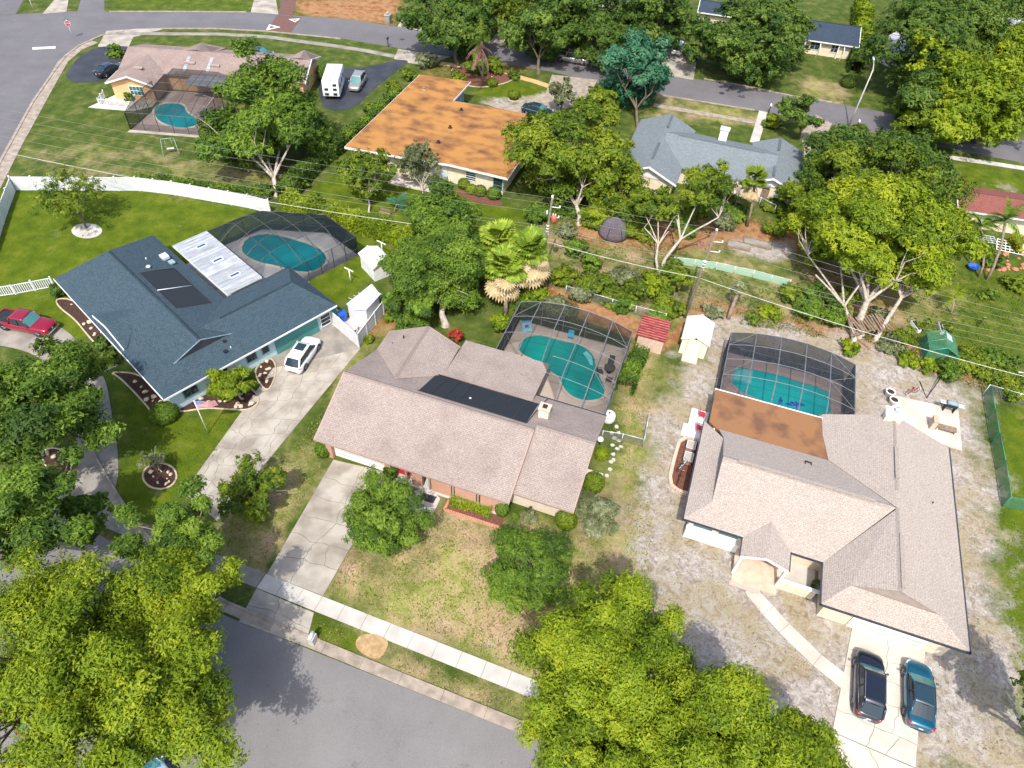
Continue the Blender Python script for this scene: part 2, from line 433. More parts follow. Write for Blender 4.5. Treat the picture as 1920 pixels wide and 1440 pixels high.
M['water3'] = watermat('bright_pool_water', (.0, .33, .33), (.01, .44, .41))
M['waterlt'] = watermat('shallow_pool_water', (.10, .42, .42), (.16, .5, .48))
M['deck'] = pm('pool_deck', (.42, .35, .29), (.34, .28, .23), rough=.9, scale=.8)
M['deckpav'] = brickmat('pink_paver', (.40, .31, .27), (.34, .26, .23), (.27, .21, .18), w=.2, row=.1)
M['deckgrey'] = pm('grey_pool_deck', (.42, .42, .42), (.34, .34, .35), rough=.9, scale=.8)
# two-dimensional pavers need flat coordinates
for _k in ('paver', 'deckpav'):
    _nt = M[_k].node_tree
    for _n in _nt.nodes:
        if _n.type == 'TEX_BRICK':
            _tc = [q for q in _nt.nodes if q.type == 'TEX_COORD'][0]
            _nt.links.new(_tc.outputs['Object'], _n.inputs['Vector'])
M['wire'] = pm('cable', (.26, .28, .26), (.2, .22, .2), rough=.5)
M['wirelt'] = pm('pale_cable', (.6, .6, .56), (.5, .5, .47), rough=.5)
M['wiredark'] = pm('dark_cable', (.08, .09, .09), (.06, .07, .07), rough=.5)
M['solar'] = pm('solar_mat', (.018, .024, .032), (.022, .026, .032), rough=.9, scale=3)
M['flatorange'] = pm('lichen_flat_roof', (.36, .175, .05), (.14, .06, .03), rough=.95, scale=.42, detail=15, lo=.42, hi=.69, stretch=(1, 1.5, 1))
M['flatrust'] = pm('rust_coated_roof', (.245, .122, .055), (.145, .072, .042), rough=.9, scale=.5, detail=9, lo=.46, hi=.62)
M['patio'] = pm('patio_roof', (.40, .42, .44), (.24, .26, .28), rough=.5, scale=.9, detail=9, stretch=(.5, 3, 1))

S_MAIN = shingle('brown_shingles', (.315, .258, .228), (.345, .285, .252), (.225, .18, .16), .7, row=.15, w=.3, line=.74)
S_BEIGE = shingle('beige_shingles', (.375, .322, .28), (.405, .35, .305), (.33, .285, .25), .45, row=.15, w=.3, line=.8)
S_BLUE = shingle('slate_blue_shingles', (.042, .070, .090), (.062, .094, .118), (.038, .070, .095), .5)
S_GREY = shingle('grey_shingles', (.17, .20, .215), (.21, .24, .255), (.14, .165, .17), .4)
S_TAUPE = shingle('taupe_shingles', (.29, .22, .195), (.33, .255, .225), (.18, .135, .12), .6)
S_NAVY = shingle('dark_blue_shingles', (.035, .055, .085), (.05, .07, .1), (.04, .055, .08), .3)
S_RED = shingle('maroon_shingles', (.22, .08, .065), (.26, .10, .08), (.15, .05, .045), .4)
S_WHITE = shingle('pale_grey_shingles', (.40, .42, .45), (.46, .48, .5), (.33, .35, .37), .3)

L_YG = leafmat('leaves_yellow_green', [(0.062, 0.108, 0.006), (0.132, 0.200, 0.010), (0.204, 0.277, 0.012), (0.296, 0.347, 0.019)])
L_GR = leafmat('leaves_green', [(0.038, 0.078, 0.015), (0.074, 0.140, 0.017), (0.127, 0.212, 0.021), (0.195, 0.291, 0.033)])
L_DK = leafmat('leaves_dark', [(0.030, 0.067, 0.013), (0.056, 0.109, 0.016), (0.094, 0.158, 0.022), (0.160, 0.231, 0.037)])
L_MD = leafmat('leaves_mid', [(0.043, 0.080, 0.010), (0.091, 0.148, 0.012), (0.154, 0.215, 0.014), (0.238, 0.283, 0.023)])
L_BG = leafmat('leaves_blue_green', [(0.017, 0.077, 0.035), (0.031, 0.126, 0.063), (0.056, 0.175, 0.091), (0.098, 0.238, 0.126)])
L_OL = leafmat('leaves_olive', [(0.078, 0.091, 0.039), (0.130, 0.156, 0.065), (0.195, 0.221, 0.104), (0.312, 0.338, 0.208)])
L_YL = leafmat('leaves_yellow', [(.10, .12, .004), (.20, .22, .006), (.32, .33, .01), (.46, .42, .02)])
L_TAN = leafmat('dead_fronds', [(.30, .22, .11), (.42, .32, .17), (.5, .4, .22), (.6, .5, .3)], .15)
L_PALM = leafmat('palm_fronds', [(0.072, 0.144, 0.014), (0.144, 0.240, 0.018), (0.264, 0.360, 0.036), (0.384, 0.456, 0.060)])
L_RED = leafmat('red_leaves', [(.25, .02, .02), (.4, .03, .03), (.5, .08, .05), (.2, .1, .02)])
# ------------------------------------------------------------------ ground
def inside(P, poly):
    """vectorised: signed distance-ish weight of points P (N,2) to polygon"""
    x, y = P[:, 0], P[:, 1]
    n = len(poly); ins = np.zeros(len(P), bool); dmin = np.full(len(P), 1e9)
    for i in range(n):
        x1, y1 = poly[i]; x2, y2 = poly[(i + 1) % n]
        c = ((y1 > y) != (y2 > y)) & (x < (x2 - x1) * (y - y1) / ((y2 - y1) if abs(y2 - y1) > 1e-9 else 1e-9) + x1)
        ins ^= c
        dx, dy = x2 - x1, y2 - y1
        t = np.clip(((x - x1) * dx + (y - y1) * dy) / max(dx * dx + dy * dy, 1e-9), 0, 1)
        dmin = np.minimum(dmin, np.hypot(x - x1 - t * dx, y - y1 - t * dy))
    return np.where(ins, dmin, -dmin)

xs = np.concatenate([np.arange(-140, -48, 1.6), np.arange(-48, 48, .45), np.arange(48, 140, 1.6)])
ys = np.concatenate([np.arange(-12, 9, 1.5), np.arange(9, 92, .45), np.arange(92, 250, 1.6)])
GX, GY = np.meshgrid(xs, ys); NX, NY = len(xs), len(ys)
GP = np.stack([GX.ravel(), GY.ravel()], 1)
lush = np.zeros(len(GP)); dry = np.zeros(len(GP)); sand = np.zeros(len(GP)); litter = np.zeros(len(GP))
def paint_area(arr, pts, w=1.0, feather=.8):
    poly = [(p.x, p.y) for p in gs(pts)]
    d = inside(GP, poly)
    k = np.clip(d / feather * .5 + .5, 0, 1) * w
    return np.maximum(arr, k)
def clear_area(arr, pts, w=1.0, feather=.8):
    poly = [(p.x, p.y) for p in gs(pts)]
    k = np.clip(inside(GP, poly) / feather * .5 + .5, 0, 1) * w
    return arr * (1 - k)
# lush lawns
for P_, w_ in (([(-60, 360), (30, 355), (262, 356), (470, 392), (700, 450), (745, 470), (700, 520), (640, 570), (520, 600), (100, 640), (-80, 640)], 1),
            ([(200, 690), (330, 780), (470, 760), (350, 930), (240, 1010), (190, 960), (230, 860)], .85),
            ([(1875, 770), (2100, 760), (2100, 1500), (1920, 1500), (1880, 1230), (1862, 950)], 1),
            ([(580, 1150), (700, 1200), (650, 1235), (575, 1200)], .9),
            ([(560, 370), (690, 280), (800, 330), (1000, 400), (960, 450), (740, 420)], .9),
            ([(880, 160), (960, 150), (1040, 160), (1010, 185), (900, 190)], .8),
            ([(1770, 290), (1960, 330), (1960, 380), (1800, 355)], .8),
            ([(1550, 500), (1960, 480), (1960, 680), (1700, 640)], .55),
            ([(1160, 690), (1240, 660), (1235, 760), (1180, 780)], .5),
            ([(700, 0), (740, 0), (700, 20)], .1),
            ([(200, -20), (480, -20), (480, 24), (200, 24)], .5)):
    lush = paint_area(lush, P_, w_, 1.2)
# dry, tan lawn
for P_, w_, fe in (([(640, 1000), (740, 900), (1000, 980), (1130, 900), (1240, 1060), (1240, 1300), (985, 1300), (600, 1120)], .6, 2.2), ([(740, 1110), (850, 1030), (1010, 1000), (1120, 1000), (1010, 1280), (850, 1190), (700, 1150)], 1.3, 3.5),
            ([(420, 960), (520, 860), (600, 820), (640, 660), (700, 610), (760, 620), (700, 660), (600, 900), (500, 1100), (400, 1050)], .62, 1.5),
            ([(700, 1200), (990, 1300), (1010, 1400), (650, 1240)], .55, 1.0),
            ([(1110, 640), (1240, 640), (1210, 860), (1180, 1080), (1100, 1020), (1150, 820)], .55, 1.5),
            ([(1000, 430), (1240, 450), (1500, 420), (1800, 500), (1800, 600), (1700, 640), (1330, 620), (1000, 600)], .45, 2.5),
            ([(1230, 170), (1440, 215), (1430, 240), (1220, 220)], .5, 1.5),
            ([(50, 270), (300, 270), (520, 300), (560, 360), (420, 370), (60, 330)], .35, 4),
            ([(1500, 140), (1600, 150), (1580, 210), (1480, 180)], .5, 2)):
    dry = paint_area(dry, P_, w_, fe)
# pale sand
for P_, w_, fe in (([(1265, 700), (1300, 640), (1350, 600), (1400, 590), (1500, 620), (1640, 640), (1740, 690), (1850, 745), (1858, 830), (1872, 950), (1890, 1150), (1920, 1300), (1960, 1480), (1500, 1480), (1300, 1280), (1190, 1180), (1180, 1000), (1215, 820)], .95, 3.0),
            ([(1180, 1000), (1280, 980), (1400, 1080), (1300, 1180), (1180, 1180)], .7, 2.0),
            ([(900, 190), (1040, 170), (1060, 215), (960, 215)], .7, 1.2),
            ([(1380, 440), (1500, 455), (1480, 490), (1380, 480)], .7, 1.5),
            ([(1845, 340), (1900, 345), (1890, 365), (1850, 360)], .5, 2)):
    sand = paint_area(sand, P_, w_, fe)
dry = dry + paint_area(np.zeros(len(GP)), [(1260, 700), (1340, 700), (1290, 950), (1400, 1100), (1300, 1150), (1190, 1000), (1225, 800)], .6, 2.0) * .9
# orange leaf litter / bare earth under trees
for P_, w_, fe in (([(1000, 520), (1100, 560), (1260, 620), (1320, 560), (1700, 640), (1900, 720), (1900, 750), (1640, 665), (1350, 610), (1240, 660), (1000, 560)], .9, 1.2),
            ([(600, 620), (760, 570), (800, 600), (700, 640), (600, 700)], .6, 1.5),
            ([(1040, 420), (1240, 400), (1560, 420), (1600, 500), (1400, 460), (1240, 480), (1080, 460)], .7, 2.2),
            ([(1480, 390), (1760, 480), (1700, 640), (1560, 640), (1480, 480)], .45, 2.5),
            ([(440, 330), (640, 260), (600, 370), (500, 380)], .35, 2.5),
            ([(540, 0), (760, -10), (740, 48), (560, 30)], .8, 2),
            ([(0, 900), (140, 860), (240, 1000), (440, 1060), (460, 1140), (0, 1100)], .5, 3),
            ([(780, 110), (1060, 120), (960, 150), (780, 150)], .4, 2)):
    litter = paint_area(litter, P_, w_, fe)
litter = clear_area(litter, [(1340, 660), (1610, 700), (1610, 800), (1330, 800)])

gb = bpy.data.meshes.new("ground")
idx = np.arange(NX * NY).reshape(NY, NX)
quads = np.stack([idx[:-1, :-1], idx[:-1, 1:], idx[1:, 1:], idx[1:, :-1]], -1).reshape(-1, 4)
verts = np.zeros((NX * NY, 3)); verts[:, :2] = GP
# very slight lay of the land, never above the paving sheets
verts[:, 2] = 0.0
gb.vertices.add(len(verts)); gb.vertices.foreach_set("co", verts.ravel())
gb.loops.add(len(quads) * 4); gb.loops.foreach_set("vertex_index", quads.ravel().astype(np.int32))
gb.polygons.add(len(quads)); gb.polygons.foreach_set("loop_start", np.arange(0, len(quads) * 4, 4, dtype=np.int32))
gb.update(calc_edges=True)
ca = gb.color_attributes.new("cover", 'FLOAT_COLOR', 'POINT')
ca.data.foreach_set("color", np.stack([lush, dry, sand, litter], 1).astype(np.float32).ravel())

m, nt, b = new_mat("land_cover"); N = nt.nodes; L = nt.links
at = N.new("ShaderNodeAttribute"); at.attribute_name = "cover"
sp = N.new("ShaderNodeSeparateColor"); L.new(at.outputs['Color'], sp.inputs[0])
tc = N.new("ShaderNodeTexCoord")
def noise(scale, detail=8, rough=.6, off=0.0, dist=0.0):
    n = N.new("ShaderNodeTexNoise"); n.noise_dimensions = '2D' if not off else '3D'
    n.inputs['Scale'].default_value = scale; n.inputs['Detail'].default_value = detail; n.inputs['Roughness'].default_value = rough; n.inputs['Distortion'].default_value = dist
    if off:
        mp = N.new("ShaderNodeMapping"); mp.inputs['Location'].default_value = (off, off * 2, off); L.new(tc.outputs['Object'], mp.inputs[0]); L.new(mp.outputs[0], n.inputs['Vector'])
    else: L.new(tc.outputs['Object'], n.inputs['Vector'])
    return n.outputs[0]
def ramp(src, stops):
    r = N.new("ShaderNodeValToRGB"); e = r.color_ramp.elements
    e[0].position, e[0].color = stops[0][0], (*stops[0][1], 1); e[1].position, e[1].color = stops[-1][0], (*stops[-1][1], 1)
    for p, c in stops[1:-1]:
        k = e.new(p); k.color = (*c, 1)
    L.new(src, r.inputs[0]); return r.outputs[0]
def mixc(fac, a, b_):
    x = N.new("ShaderNodeMixRGB"); L.new(fac, x.inputs[0]); L.new(a, x.inputs[1]); L.new(b_, x.inputs[2]); return x.outputs[0]
def mask(weight, nz, k=1.1, soft=.22):
    """weight broken up by noise into patches with ragged edges"""
    a = N.new("ShaderNodeMath"); a.operation = 'MULTIPLY_ADD'; L.new(nz, a.inputs[0]); a.inputs[1].default_value = k; L.new(weight, a.inputs[2])
    r = N.new("ShaderNodeMapRange"); r.inputs[1].default_value = .5 * k + .5 - soft; r.inputs[2].default_value = .5 * k + .5 + soft
    L.new(a.outputs[0], r.inputs[0]); return r.outputs[0]
fine = noise(7.0, 8, .7); mid = noise(.55, 9, .62); big = noise(.13, 6, .55); mid2 = noise(.8, 9, .65, 7.3); stre = noise(1.6, 8, .65, 3.1, 1.2)
green = ramp(mid, [(.26, (.036, .060, .010)), (.46, (.058, .088, .015)), (.60, (.088, .112, .024)), (.75, (.165, .145, .06))])
lushc = ramp(mid, [(.25, (.048, .080, .004)), (.5, (.077, .115, .006)), (.66, (.108, .137, .010)), (.8, (.15, .155, .035))])
dryc = mixc(ramp(noise(.22, 6, .6, 5.5), [(.42, (0, 0, 0)), (.62, (1, 1, 1))]), ramp(mid2, [(.25, (.12, .165, .03)), (.42, (.22, .235, .06)), (.56, (.33, .285, .12)), (.7, (.38, .28, .15))]), ramp(stre, [(.25, (.22, .13, .08)), (.42, (.36, .245, .155)), (.56, (.42, .29, .20)), (.72, (.27, .21, .09))]))
sandc = mixc(ramp(noise(.3, 9, .66, 9.1), [(.44, (0, 0, 0)), (.6, (1, 1, 1))]), ramp(stre, [(.25, (.17, .14, .112)), (.40, (.255, .22, .188)), (.54, (.36, .325, .292)), (.68, (.46, .43, .40)), (.82, (.3, .24, .16))]), ramp(stre, [(.25, (.17, .12, .08)), (.42, (.27, .215, .14)), (.56, (.32, .275, .19)), (.72, (.18, .21, .09))]))
litc = ramp(mid2, [(.25, (.10, .045, .018)), (.42, (.24, .11, .04)), (.58, (.34, .19, .10)), (.78, (.16, .14, .03))])
weed = mask(big, mid2, 1.2, .12)
c = mixc(mask(sp.outputs[0], mid2, .6, .3), green, lushc)
c = mixc(mask(sp.outputs[1], noise(.33, 10, .7, 2.2), 1.9, .3), c, dryc)
c = mixc(mask(at.outputs['Alpha'], stre, 1.3, .2), c, litc)
sm = mask(sp.outputs[2], noise(.30, 12, .72, 4.4), 2.2, .22)
c = mixc(sm, c, sandc)
f = ramp(fine, [(.25, (.62, .62, .62)), (.5, (1, 1, 1)), (.75, (1.4, 1.4, 1.35))])
mu = N.new("ShaderNodeMixRGB"); mu.blend_type = 'MULTIPLY'; mu.inputs[0].default_value = .6; L.new(c, mu.inputs[1]); L.new(f, mu.inputs[2])
L.new(mu.outputs[0], b.inputs['Base Color']); b.inputs['Roughness'].default_value = .95; b.inputs['Specular IOR Level'].default_value = .12
bp = N.new("ShaderNodeBump"); bp.inputs['Strength'].default_value = .6; bp.inputs['Distance'].default_value = .12; L.new(fine, bp.inputs['Height']); L.new(bp.outputs[0], b.inputs['Normal'])
MG = m
tag(link("ground", gb, MG), kind="structure")
# distant land out to the horizon
far = MB(); R0, R1 = 139, 4000
far.face([(-R1, -R1, -.02), (R1, -R1, -.02), (R1, R1, -.02), (-R1, R1, -.02)])
tag(far.build("distant_ground", pm('distant_land', (.05, .10, .018), (.09, .13, .035), rough=1, scale=.03, detail=10, coord='Object')), kind="structure")

# ------------------------------------------------------------------ roads
def smooth_poly(pts, it=1, closed=True):
    P_ = [Vector((p[0], p[1])) for p in pts]
    for _ in range(it):
        Q = []; n = len(P_)
        for i in range(n if closed else n - 1):
            a, b_ = P_[i], P_[(i + 1) % n]
            Q += [a * .75 + b_ * .25, a * .25 + b_ * .75]
        if not closed: Q = [P_[0]] + Q + [P_[-1]]
        P_ = Q
    return P_
def sheet(name, poly, z, mat, kind="structure", label=None, cat=None, parent=None, base=-.05):
    mb = MB(); mb.prism(poly, base, z); o = mb.build(name, mat, parent)
    return tag(o, label, cat, None, kind)
def strip_pts(pts, w, side=0):
    """both edges of a band of width w along a polyline"""
    P_ = [Vector((p[0], p[1])) for p in pts]; A, B = [], []
    for i, p in enumerate(P_):
        d = (P_[min(i + 1, len(P_) - 1)] - P_[max(i - 1, 0)]).normalized(); nrm = Vector((-d.y, d.x))
        A.append(p + nrm * w * (.5 + side * .5)); B.append(p - nrm * w * (.5 - side * .5))
    return A, B
def resample(pts, step):
    P_ = [Vector((p[0], p[1])) for p in pts]; out = [P_[0]]
    for a, b_ in zip(P_, P_[1:]):
        n = max(1, int(round((b_ - a).length / step)))
        for k in range(1, n + 1): out.append(a.lerp(b_, k / n))
    return out
def slab_walk(root, pts, w, mat, seg=1.5, z=.03, t=.08, gap=.03):
    """pavement band built of separate concrete slabs with open joints"""
    P_ = resample(pts, seg)
    A, B = strip_pts(P_, w)
    bed = MB(); bed.prism(A + B[::-1], -.05, z - .015); tag(bed.build("joint_bed", M['crack'], root))
    for i in range(len(P_) - 1):
        d = (P_[i + 1] - P_[i]).normalized() * gap * .5
        mb = MB(); dz = rnd.uniform(-.006, .006)
        mb.prism([A[i] + d, A[i + 1] - d, B[i + 1] - d, B[i] + d], -.04, z + dz)
        mb.build("slab", mat, root)

def px2(pts): return [Vector((p.x, p.y)) for p in gs(pts)]

# lower street and its kerb: line of the kerb measured at three places
KD = Vector((math.cos(math.radians(-16.8)), math.sin(math.radians(-16.8)))); KN = Vector((-KD.y, KD.x))
K0 = Vector((g(580, 1218).x, g(580, 1218).y))
def kp(s, t): return K0 + KD * s + KN * t
road = [kp(-60, 6), kp(-14, 1.5), kp(-9, .1)] + [kp(s, 0) for s in range(-6, 80, 4)] + [kp(80, -40), kp(-60, -40)]
sheet("street", road, .012, M['asph'])
curve = smooth_poly([kp(-34, 12.5), kp(-26, 7.5), kp(-18, 3.2), kp(-11, .6), kp(-5, 0), kp(60, 0)], 2, closed=False)
kerb = thing("kerb", "", "", (0, 0, 0))
def kerb_run(pts, root, w=.62, seg=3.0):
    P_ = resample(pts, seg)
    A, B = strip_pts(P_, w, 1)
    A2, B2 = strip_pts([a for a in A], .16, 1)
    for i in range(len(P_) - 1):
        d = (P_[i + 1] - P_[i]).normalized() * .012
        mb = MB(); mb.prism([A[i] + d, A[i + 1] - d, B[i + 1] - d, B[i] + d], -.04, .03)
        mb.build("gutter_pan", M['gutter'], root)
        mb = MB(); mb.prism([A2[i] + d, A2[i + 1] - d, A[i + 1] - d, A[i] + d], -.04, .12)
        mb.build("kerb_stone", M['gutter'], root)
kerb_run(curve, kerb)

# upper street
up = [(-80, 34), (25, 27), (128, 21), (195, 22), (350, 22), (470, 23), (520, 27), (640, 35), (745, 50), (830, 65), (930, 80), (1000, 95), (1130, 118), (1255, 141), (1385, 160), (1485, 181), (1640, 207), (1800, 242), (2050, 285)]
lo = [(2050, 330), (1800, 283), (1620, 245), (1445, 212), (1241, 178), (1130, 158), (1037, 135), (930, 117), (833, 103), (747, 90), (640, 72), (500, 58), (400, 53), (300, 53), (235, 57), (190, 66), (150, 84), (120, 105), (98, 135), (60, 190), (30, 245), (0, 300), (-60, 420), (-300, 420)]
sheet("upper_street", px2(up + lo), .012, M['asphtop'])
kr = thing("upper_kerb", "", "", (0, 0, 0))
def plain_kerb(pts, root, w=.35, z=.1, mat=None, nm="kerb_stone"):
    P_ = resample(pts, 3.0); A, B = strip_pts(P_, w)
    for i in range(len(P_) - 1):
        d = (P_[i + 1] - P_[i]).normalized() * .015
        mb = MB(); mb.prism([A[i] + d, A[i + 1] - d, B[i + 1] - d, B[i] + d], -.04, z)
        mb.build(nm, mat or M['gutter'], root)
plain_kerb(px2([(640, 73), (500, 59), (400, 54), (300, 54)]), kr)
plain_kerb(px2([(235, 58), (190, 67), (150, 85), (122, 106), (100, 136), (62, 191), (32, 246), (2, 301), (-40, 380)]), kr)
plain_kerb(px2([(205, 22), (350, 22), (462, 23)]), kr)
plain_kerb(px2([(1241, 179), (1415, 207)]), kr); plain_kerb(px2([(1320, 148), (1385, 159), (1485, 180), (1560, 192)]), kr)
# brick speed table with painted arrows, stop line
sheet("brick_crossing", px2([(520, 28), (566, 33), (545, 62), (500, 58)]), .020, M['paver'])
def arrow(name, P_, z=.026):
    a, b_, c_ = px2(P_); ctr = (a + b_ + c_) / 3; mb = MB()
    q = [a, b_, c_]; r_ = [ctr.lerp(p, .52) for p in q]
    for i in range(3):
        j = (i + 1) % 3; mb.face([(q[i].x, q[i].y, z), (q[j].x, q[j].y, z), (r_[j].x, r_[j].y, z), (r_[i].x, r_[i].y, z)])
    tag(mb.build(name, M['white']), kind="structure")
arrow("painted_arrow", [(505, 46), (526, 51), (499, 57)]); arrow("painted_arrow", [(541, 36), (563, 35), (553, 42)])
sheet("stop_line", px2([(61, 89), (104, 87), (104, 91), (61, 93)]), .018, M['white'])
for px, py, r in ((1353, 175, .45), (1370, 163, .35), (754, 74, .4)):
    c_ = g(px, py); mb = MB(); mb.lathe((c_.x, c_.y, .01), [(r, 0), (r, .012), (r * .85, .014)], 14, smooth=False)
    tag(mb.build("manhole_cover", M['trimdark']), kind="structure")

# ------------------------------------------------------------------ pavements
def walk(name, pts, w, mat, seg=1.5, z=.03):
    r = thing(name, "", "", (0, 0, 0))
    slab_walk(r, px2(pts), w, mat, seg, z); return r
swc = px2([(484, 1089)])[0]
walk("pavement", [(490, 1089), (597, 1132), (1100, 1332)], 1.2, M['concnew'], 1.9, .036)
walk("pavement", [(20, 880), (130, 945), (300, 1015), (489, 1088)], 1.25, M['concdark'], 1.6, .032)
walk("pavement", [(200, 63), (410, 64), (500, 69), (640, 88), (690, 96), (740, 106)], 1.2, M['concdark'], 2.0)
walk("pavement", [(178, 78), (146, 92), (118, 116), (97, 152), (62, 215), (30, 272), (-4, 338), (-30, 390)], 1.5, M['gutter'], 1.8)
walk("tan_footpath", [(826, 119), (852, 122), (877, 127)], 1.3, pm('tan_concrete', (.55, .36, .16), (.45, .29, .13), rough=.9, scale=.8), 2)
walk("tan_footpath", [(963, 142), (1000, 152), (1036, 164)], 1.3, MATS['tan_concrete'], 2)
walk("pavement", [(1225, 197), (1420, 230), (1445, 234)], 1.2, M['gutter'], 2.2)
walk("front_path", [(1431, 209), (1425, 232), (1414, 268)], 1.3, M['concnew'], 1.6)
walk("pavement", [(1750, 291), (1850, 305), (1960, 322)], 1.2, M['concnew'], 2.2)
walk("garden_path", [(1413, 1078), (1411, 1112), (1470, 1178), (1532, 1238), (1597, 1290)], 1.15, M['concbright'], 2.0, .05)

# cracked slabs: a grid of irregular cells with wandering joints
def cracked(name, corners, nu, nv, mat, z=.045, wob=.12, gap=.05, seed=1, jit=.18, extra=None, split=.35):
    """driveway cut into irregular slabs; corners = near-left, near-right, far-right, far-left"""
    r_ = random.Random(seed)
    root = thing(name, "", "", (0, 0, 0))
    A, B, C_, D = [Vector((p[0], p[1])) for p in corners]
    def S(u, v): return (A.lerp(B, u)).lerp(D.lerp(C_, u), v)
    G_ = [[S(i / nu + (r_.uniform(-jit, jit) / nu if 0 < i < nu else 0), j / nv + (r_.uniform(-jit, jit) / nv if 0 < j < nv else 0)) for j in range(nv + 1)] for i in range(nu + 1)]
    edges = {}
    def edge(i0, j0, i1, j1):
        key = (i0, j0, i1, j1)
        if (i1, j1, i0, j0) in edges: return edges[(i1, j1, i0, j0)][::-1]
        if key in edges: return edges[key]
        a, b_ = G_[i0][j0], G_[i1][j1]; d = b_ - a; nrm = Vector((-d.y, d.x)).normalized() if d.length > 0 else Vector((0, 0))
        border = (i0 == i1 and i0 in (0, nu)) or (j0 == j1 and j0 in (0, nv))
        k = 5; off = 0; pts = []
        for s in range(k + 1):
            t = s / k
            off = 0 if (border or s in (0, k)) else off * .5 + r_.uniform(-wob, wob)
            pts.append(a.lerp(b_, t) + nrm * off)
        edges[key] = pts; return pts
    bed = MB(); bed.prism([A, B, C_, D], -.05, z - .018); bed.build("joint_bed", M['crack'], root)
    for i in range(nu):
        for j in range(nv):
            loop = edge(i, j, i + 1, j)[:-1] + edge(i + 1, j, i + 1, j + 1)[:-1] + edge(i + 1, j + 1, i, j + 1)[:-1] + edge(i, j + 1, i, j)[:-1]
            loops = [loop]
            if r_.random() < split and len(loop) == 20:   # a crack across the slab
                p0, p1 = loop[r_.choice((2, 3))], loop[r_.choice((12, 13))]
                i0, i1 = loop.index(p0), loop.index(p1)
                mids = [p0.lerp(p1, t) + Vector((r_.uniform(-wob, wob), r_.uniform(-wob, wob))) for t in (.25, .5, .75)]
                loops = [loop[i0:i1 + 1] + mids[::-1], loop[i1:] + loop[:i0 + 1] + mids]
            for lp in loops:
                c_ = sum(lp, Vector((0, 0))) / len(lp)
                sh = [p + (c_ - p).normalized() * gap * .5 for p in lp]
                mb = MB(); mb.prism(sh, -.04, z + r_.uniform(-.006, .006)); mb.build("slab", mat, root)
    return root
D1 = px2([(500, 1077), (606, 1118), (737, 888), (625, 862)])
cracked("driveway", D1, 2, 6, M['conc'], seed=3, wob=.14, gap=.055)
A1 = px2([(447, 1166), (573, 1213), (589, 1149), (481, 1103)])
cracked("driveway_apron", [A1[0], A1[1], A1[2], A1[3]], 2, 2, M['conc'], z=.03, seed=9, gap=.05)
ND = px2([(405, 975), (505, 690), (620, 592), (680, 650)])
cracked("driveway", px2([(343, 925), (408, 978), (676, 654), (512, 690)]), 3, 9, M['conc'], seed=5, wob=.2, z=.042, gap=.045, jit=.25, split=.7)
sheet("garage_forecourt", px2([(508, 690), (676, 654), (616, 600), (500, 668)]), .040, M['concdark'])
D3 = px2([(1566, 1370), (1725, 1440), (1733, 1215), (1596, 1172)])
cracked("driveway", [px2([(1560, 1372)])[0], px2([(1716, 1440)])[0], px2([(1735, 1222)])[0], px2([(1597, 1176)])[0]], 2, 5, M['concbright'], seed=12, wob=.1, z=.05, gap=.045)
cracked("driveway", [px2([(1600, 1440)])[0] - KN * 4 + KD * 1, px2([(1716, 1441)])[0] - KN * 4, px2([(1716, 1441)])[0], px2([(1561, 1373)])[0]], 2, 2, M['concbright'], seed=13, z=.05)
circ = smooth_poly(px2([(-60, 590), (40, 592), (100, 603), (150, 640), (185, 695), (200, 715), (212, 790), (222, 850), (222, 900), (205, 945), (135, 932), (150, 880), (170, 850), (168, 790), (140, 740), (100, 690), (50, 655), (-60, 640)]), 2)
sheet("circular_drive", circ, .035, M['concdark'])
sheet("circular_drive_branch", smooth_poly(px2([(150, 850), (200, 860), (215, 930), (170, 1010), (60, 990), (110, 950), (140, 920)]), 1), .031, M['concdark'])
sheet("entry_path", px2([(178, 687), (212, 676), (222, 685), (190, 700)]), .04, M['conc'])
sheet("sealed_driveway", smooth_poly(px2([(122, 138), (150, 105), (180, 88), (240, 86), (300, 96), (230, 130), (205, 152), (150, 156), (130, 152)]), 1), .03, M['black'])
sheet("concrete_driveway", px2([(183, 88), (200, 58), (262, 54), (312, 53), (250, 70), (241, 88)]), .025, M['conc'])
sheet("sealed_driveway", smooth_poly(px2([(590, 120), (640, 130), (700, 124), (742, 112), (770, 114), (750, 128), (700, 168), (662, 206), (615, 208), (600, 190), (596, 150)]), 1), .03, M['black'])
sheet("concrete_driveway", px2([(738, 110), (747, 92), (800, 100), (845, 106), (800, 122), (765, 118)]), .025, M['conc'])
sheet("concrete_driveway", px2([(1232, 138), (1250, 90), (1310, 90), (1300, 150)]), .025, M['conc'])
sheet("concrete_driveway", px2([(1500, 252), (1530, 215), (1560, 232), (1545, 262), (1530, 300), (1505, 320), (1508, 280)]), .025, M['gutter'])
sheet("concrete_driveway", px2([(920, 78), (945, 40), (1000, 45), (978, 86)]), .025, M['conc'])
sheet("concrete_driveway", px2([(80, 26), (110, -10), (130, -10), (125, 22)]), .025, M['conc'])
sheet("side_street", px2([(145, 22), (160, -30), (195, -30), (196, 22)]), .02, M['asphtop'])
sheet("side_street", px2([(-60, 33), (0, -30), (60, -30), (30, 26)]), .02, M['asphtop'])
sheet("concrete_driveway", px2([(470, 23), (480, -15), (515, -15), (522, 27)]), .025, M['conc'])
sheet("brick_driveway", px2([(522, 27), (530, -15), (560, -15), (548, 30)]), .022, M['paver'])
sheet("concrete_driveway", px2([(745, 50), (760, 28), (800, 32), (820, 63)]), .024, M['conc'])
sheet("concrete_driveway", px2([(1035, 140), (1120, 150), (1100, 190), (1020, 220), (985, 205), (960, 212), (900, 192), (960, 198), (1020, 185)]), .024, M['gutter'])
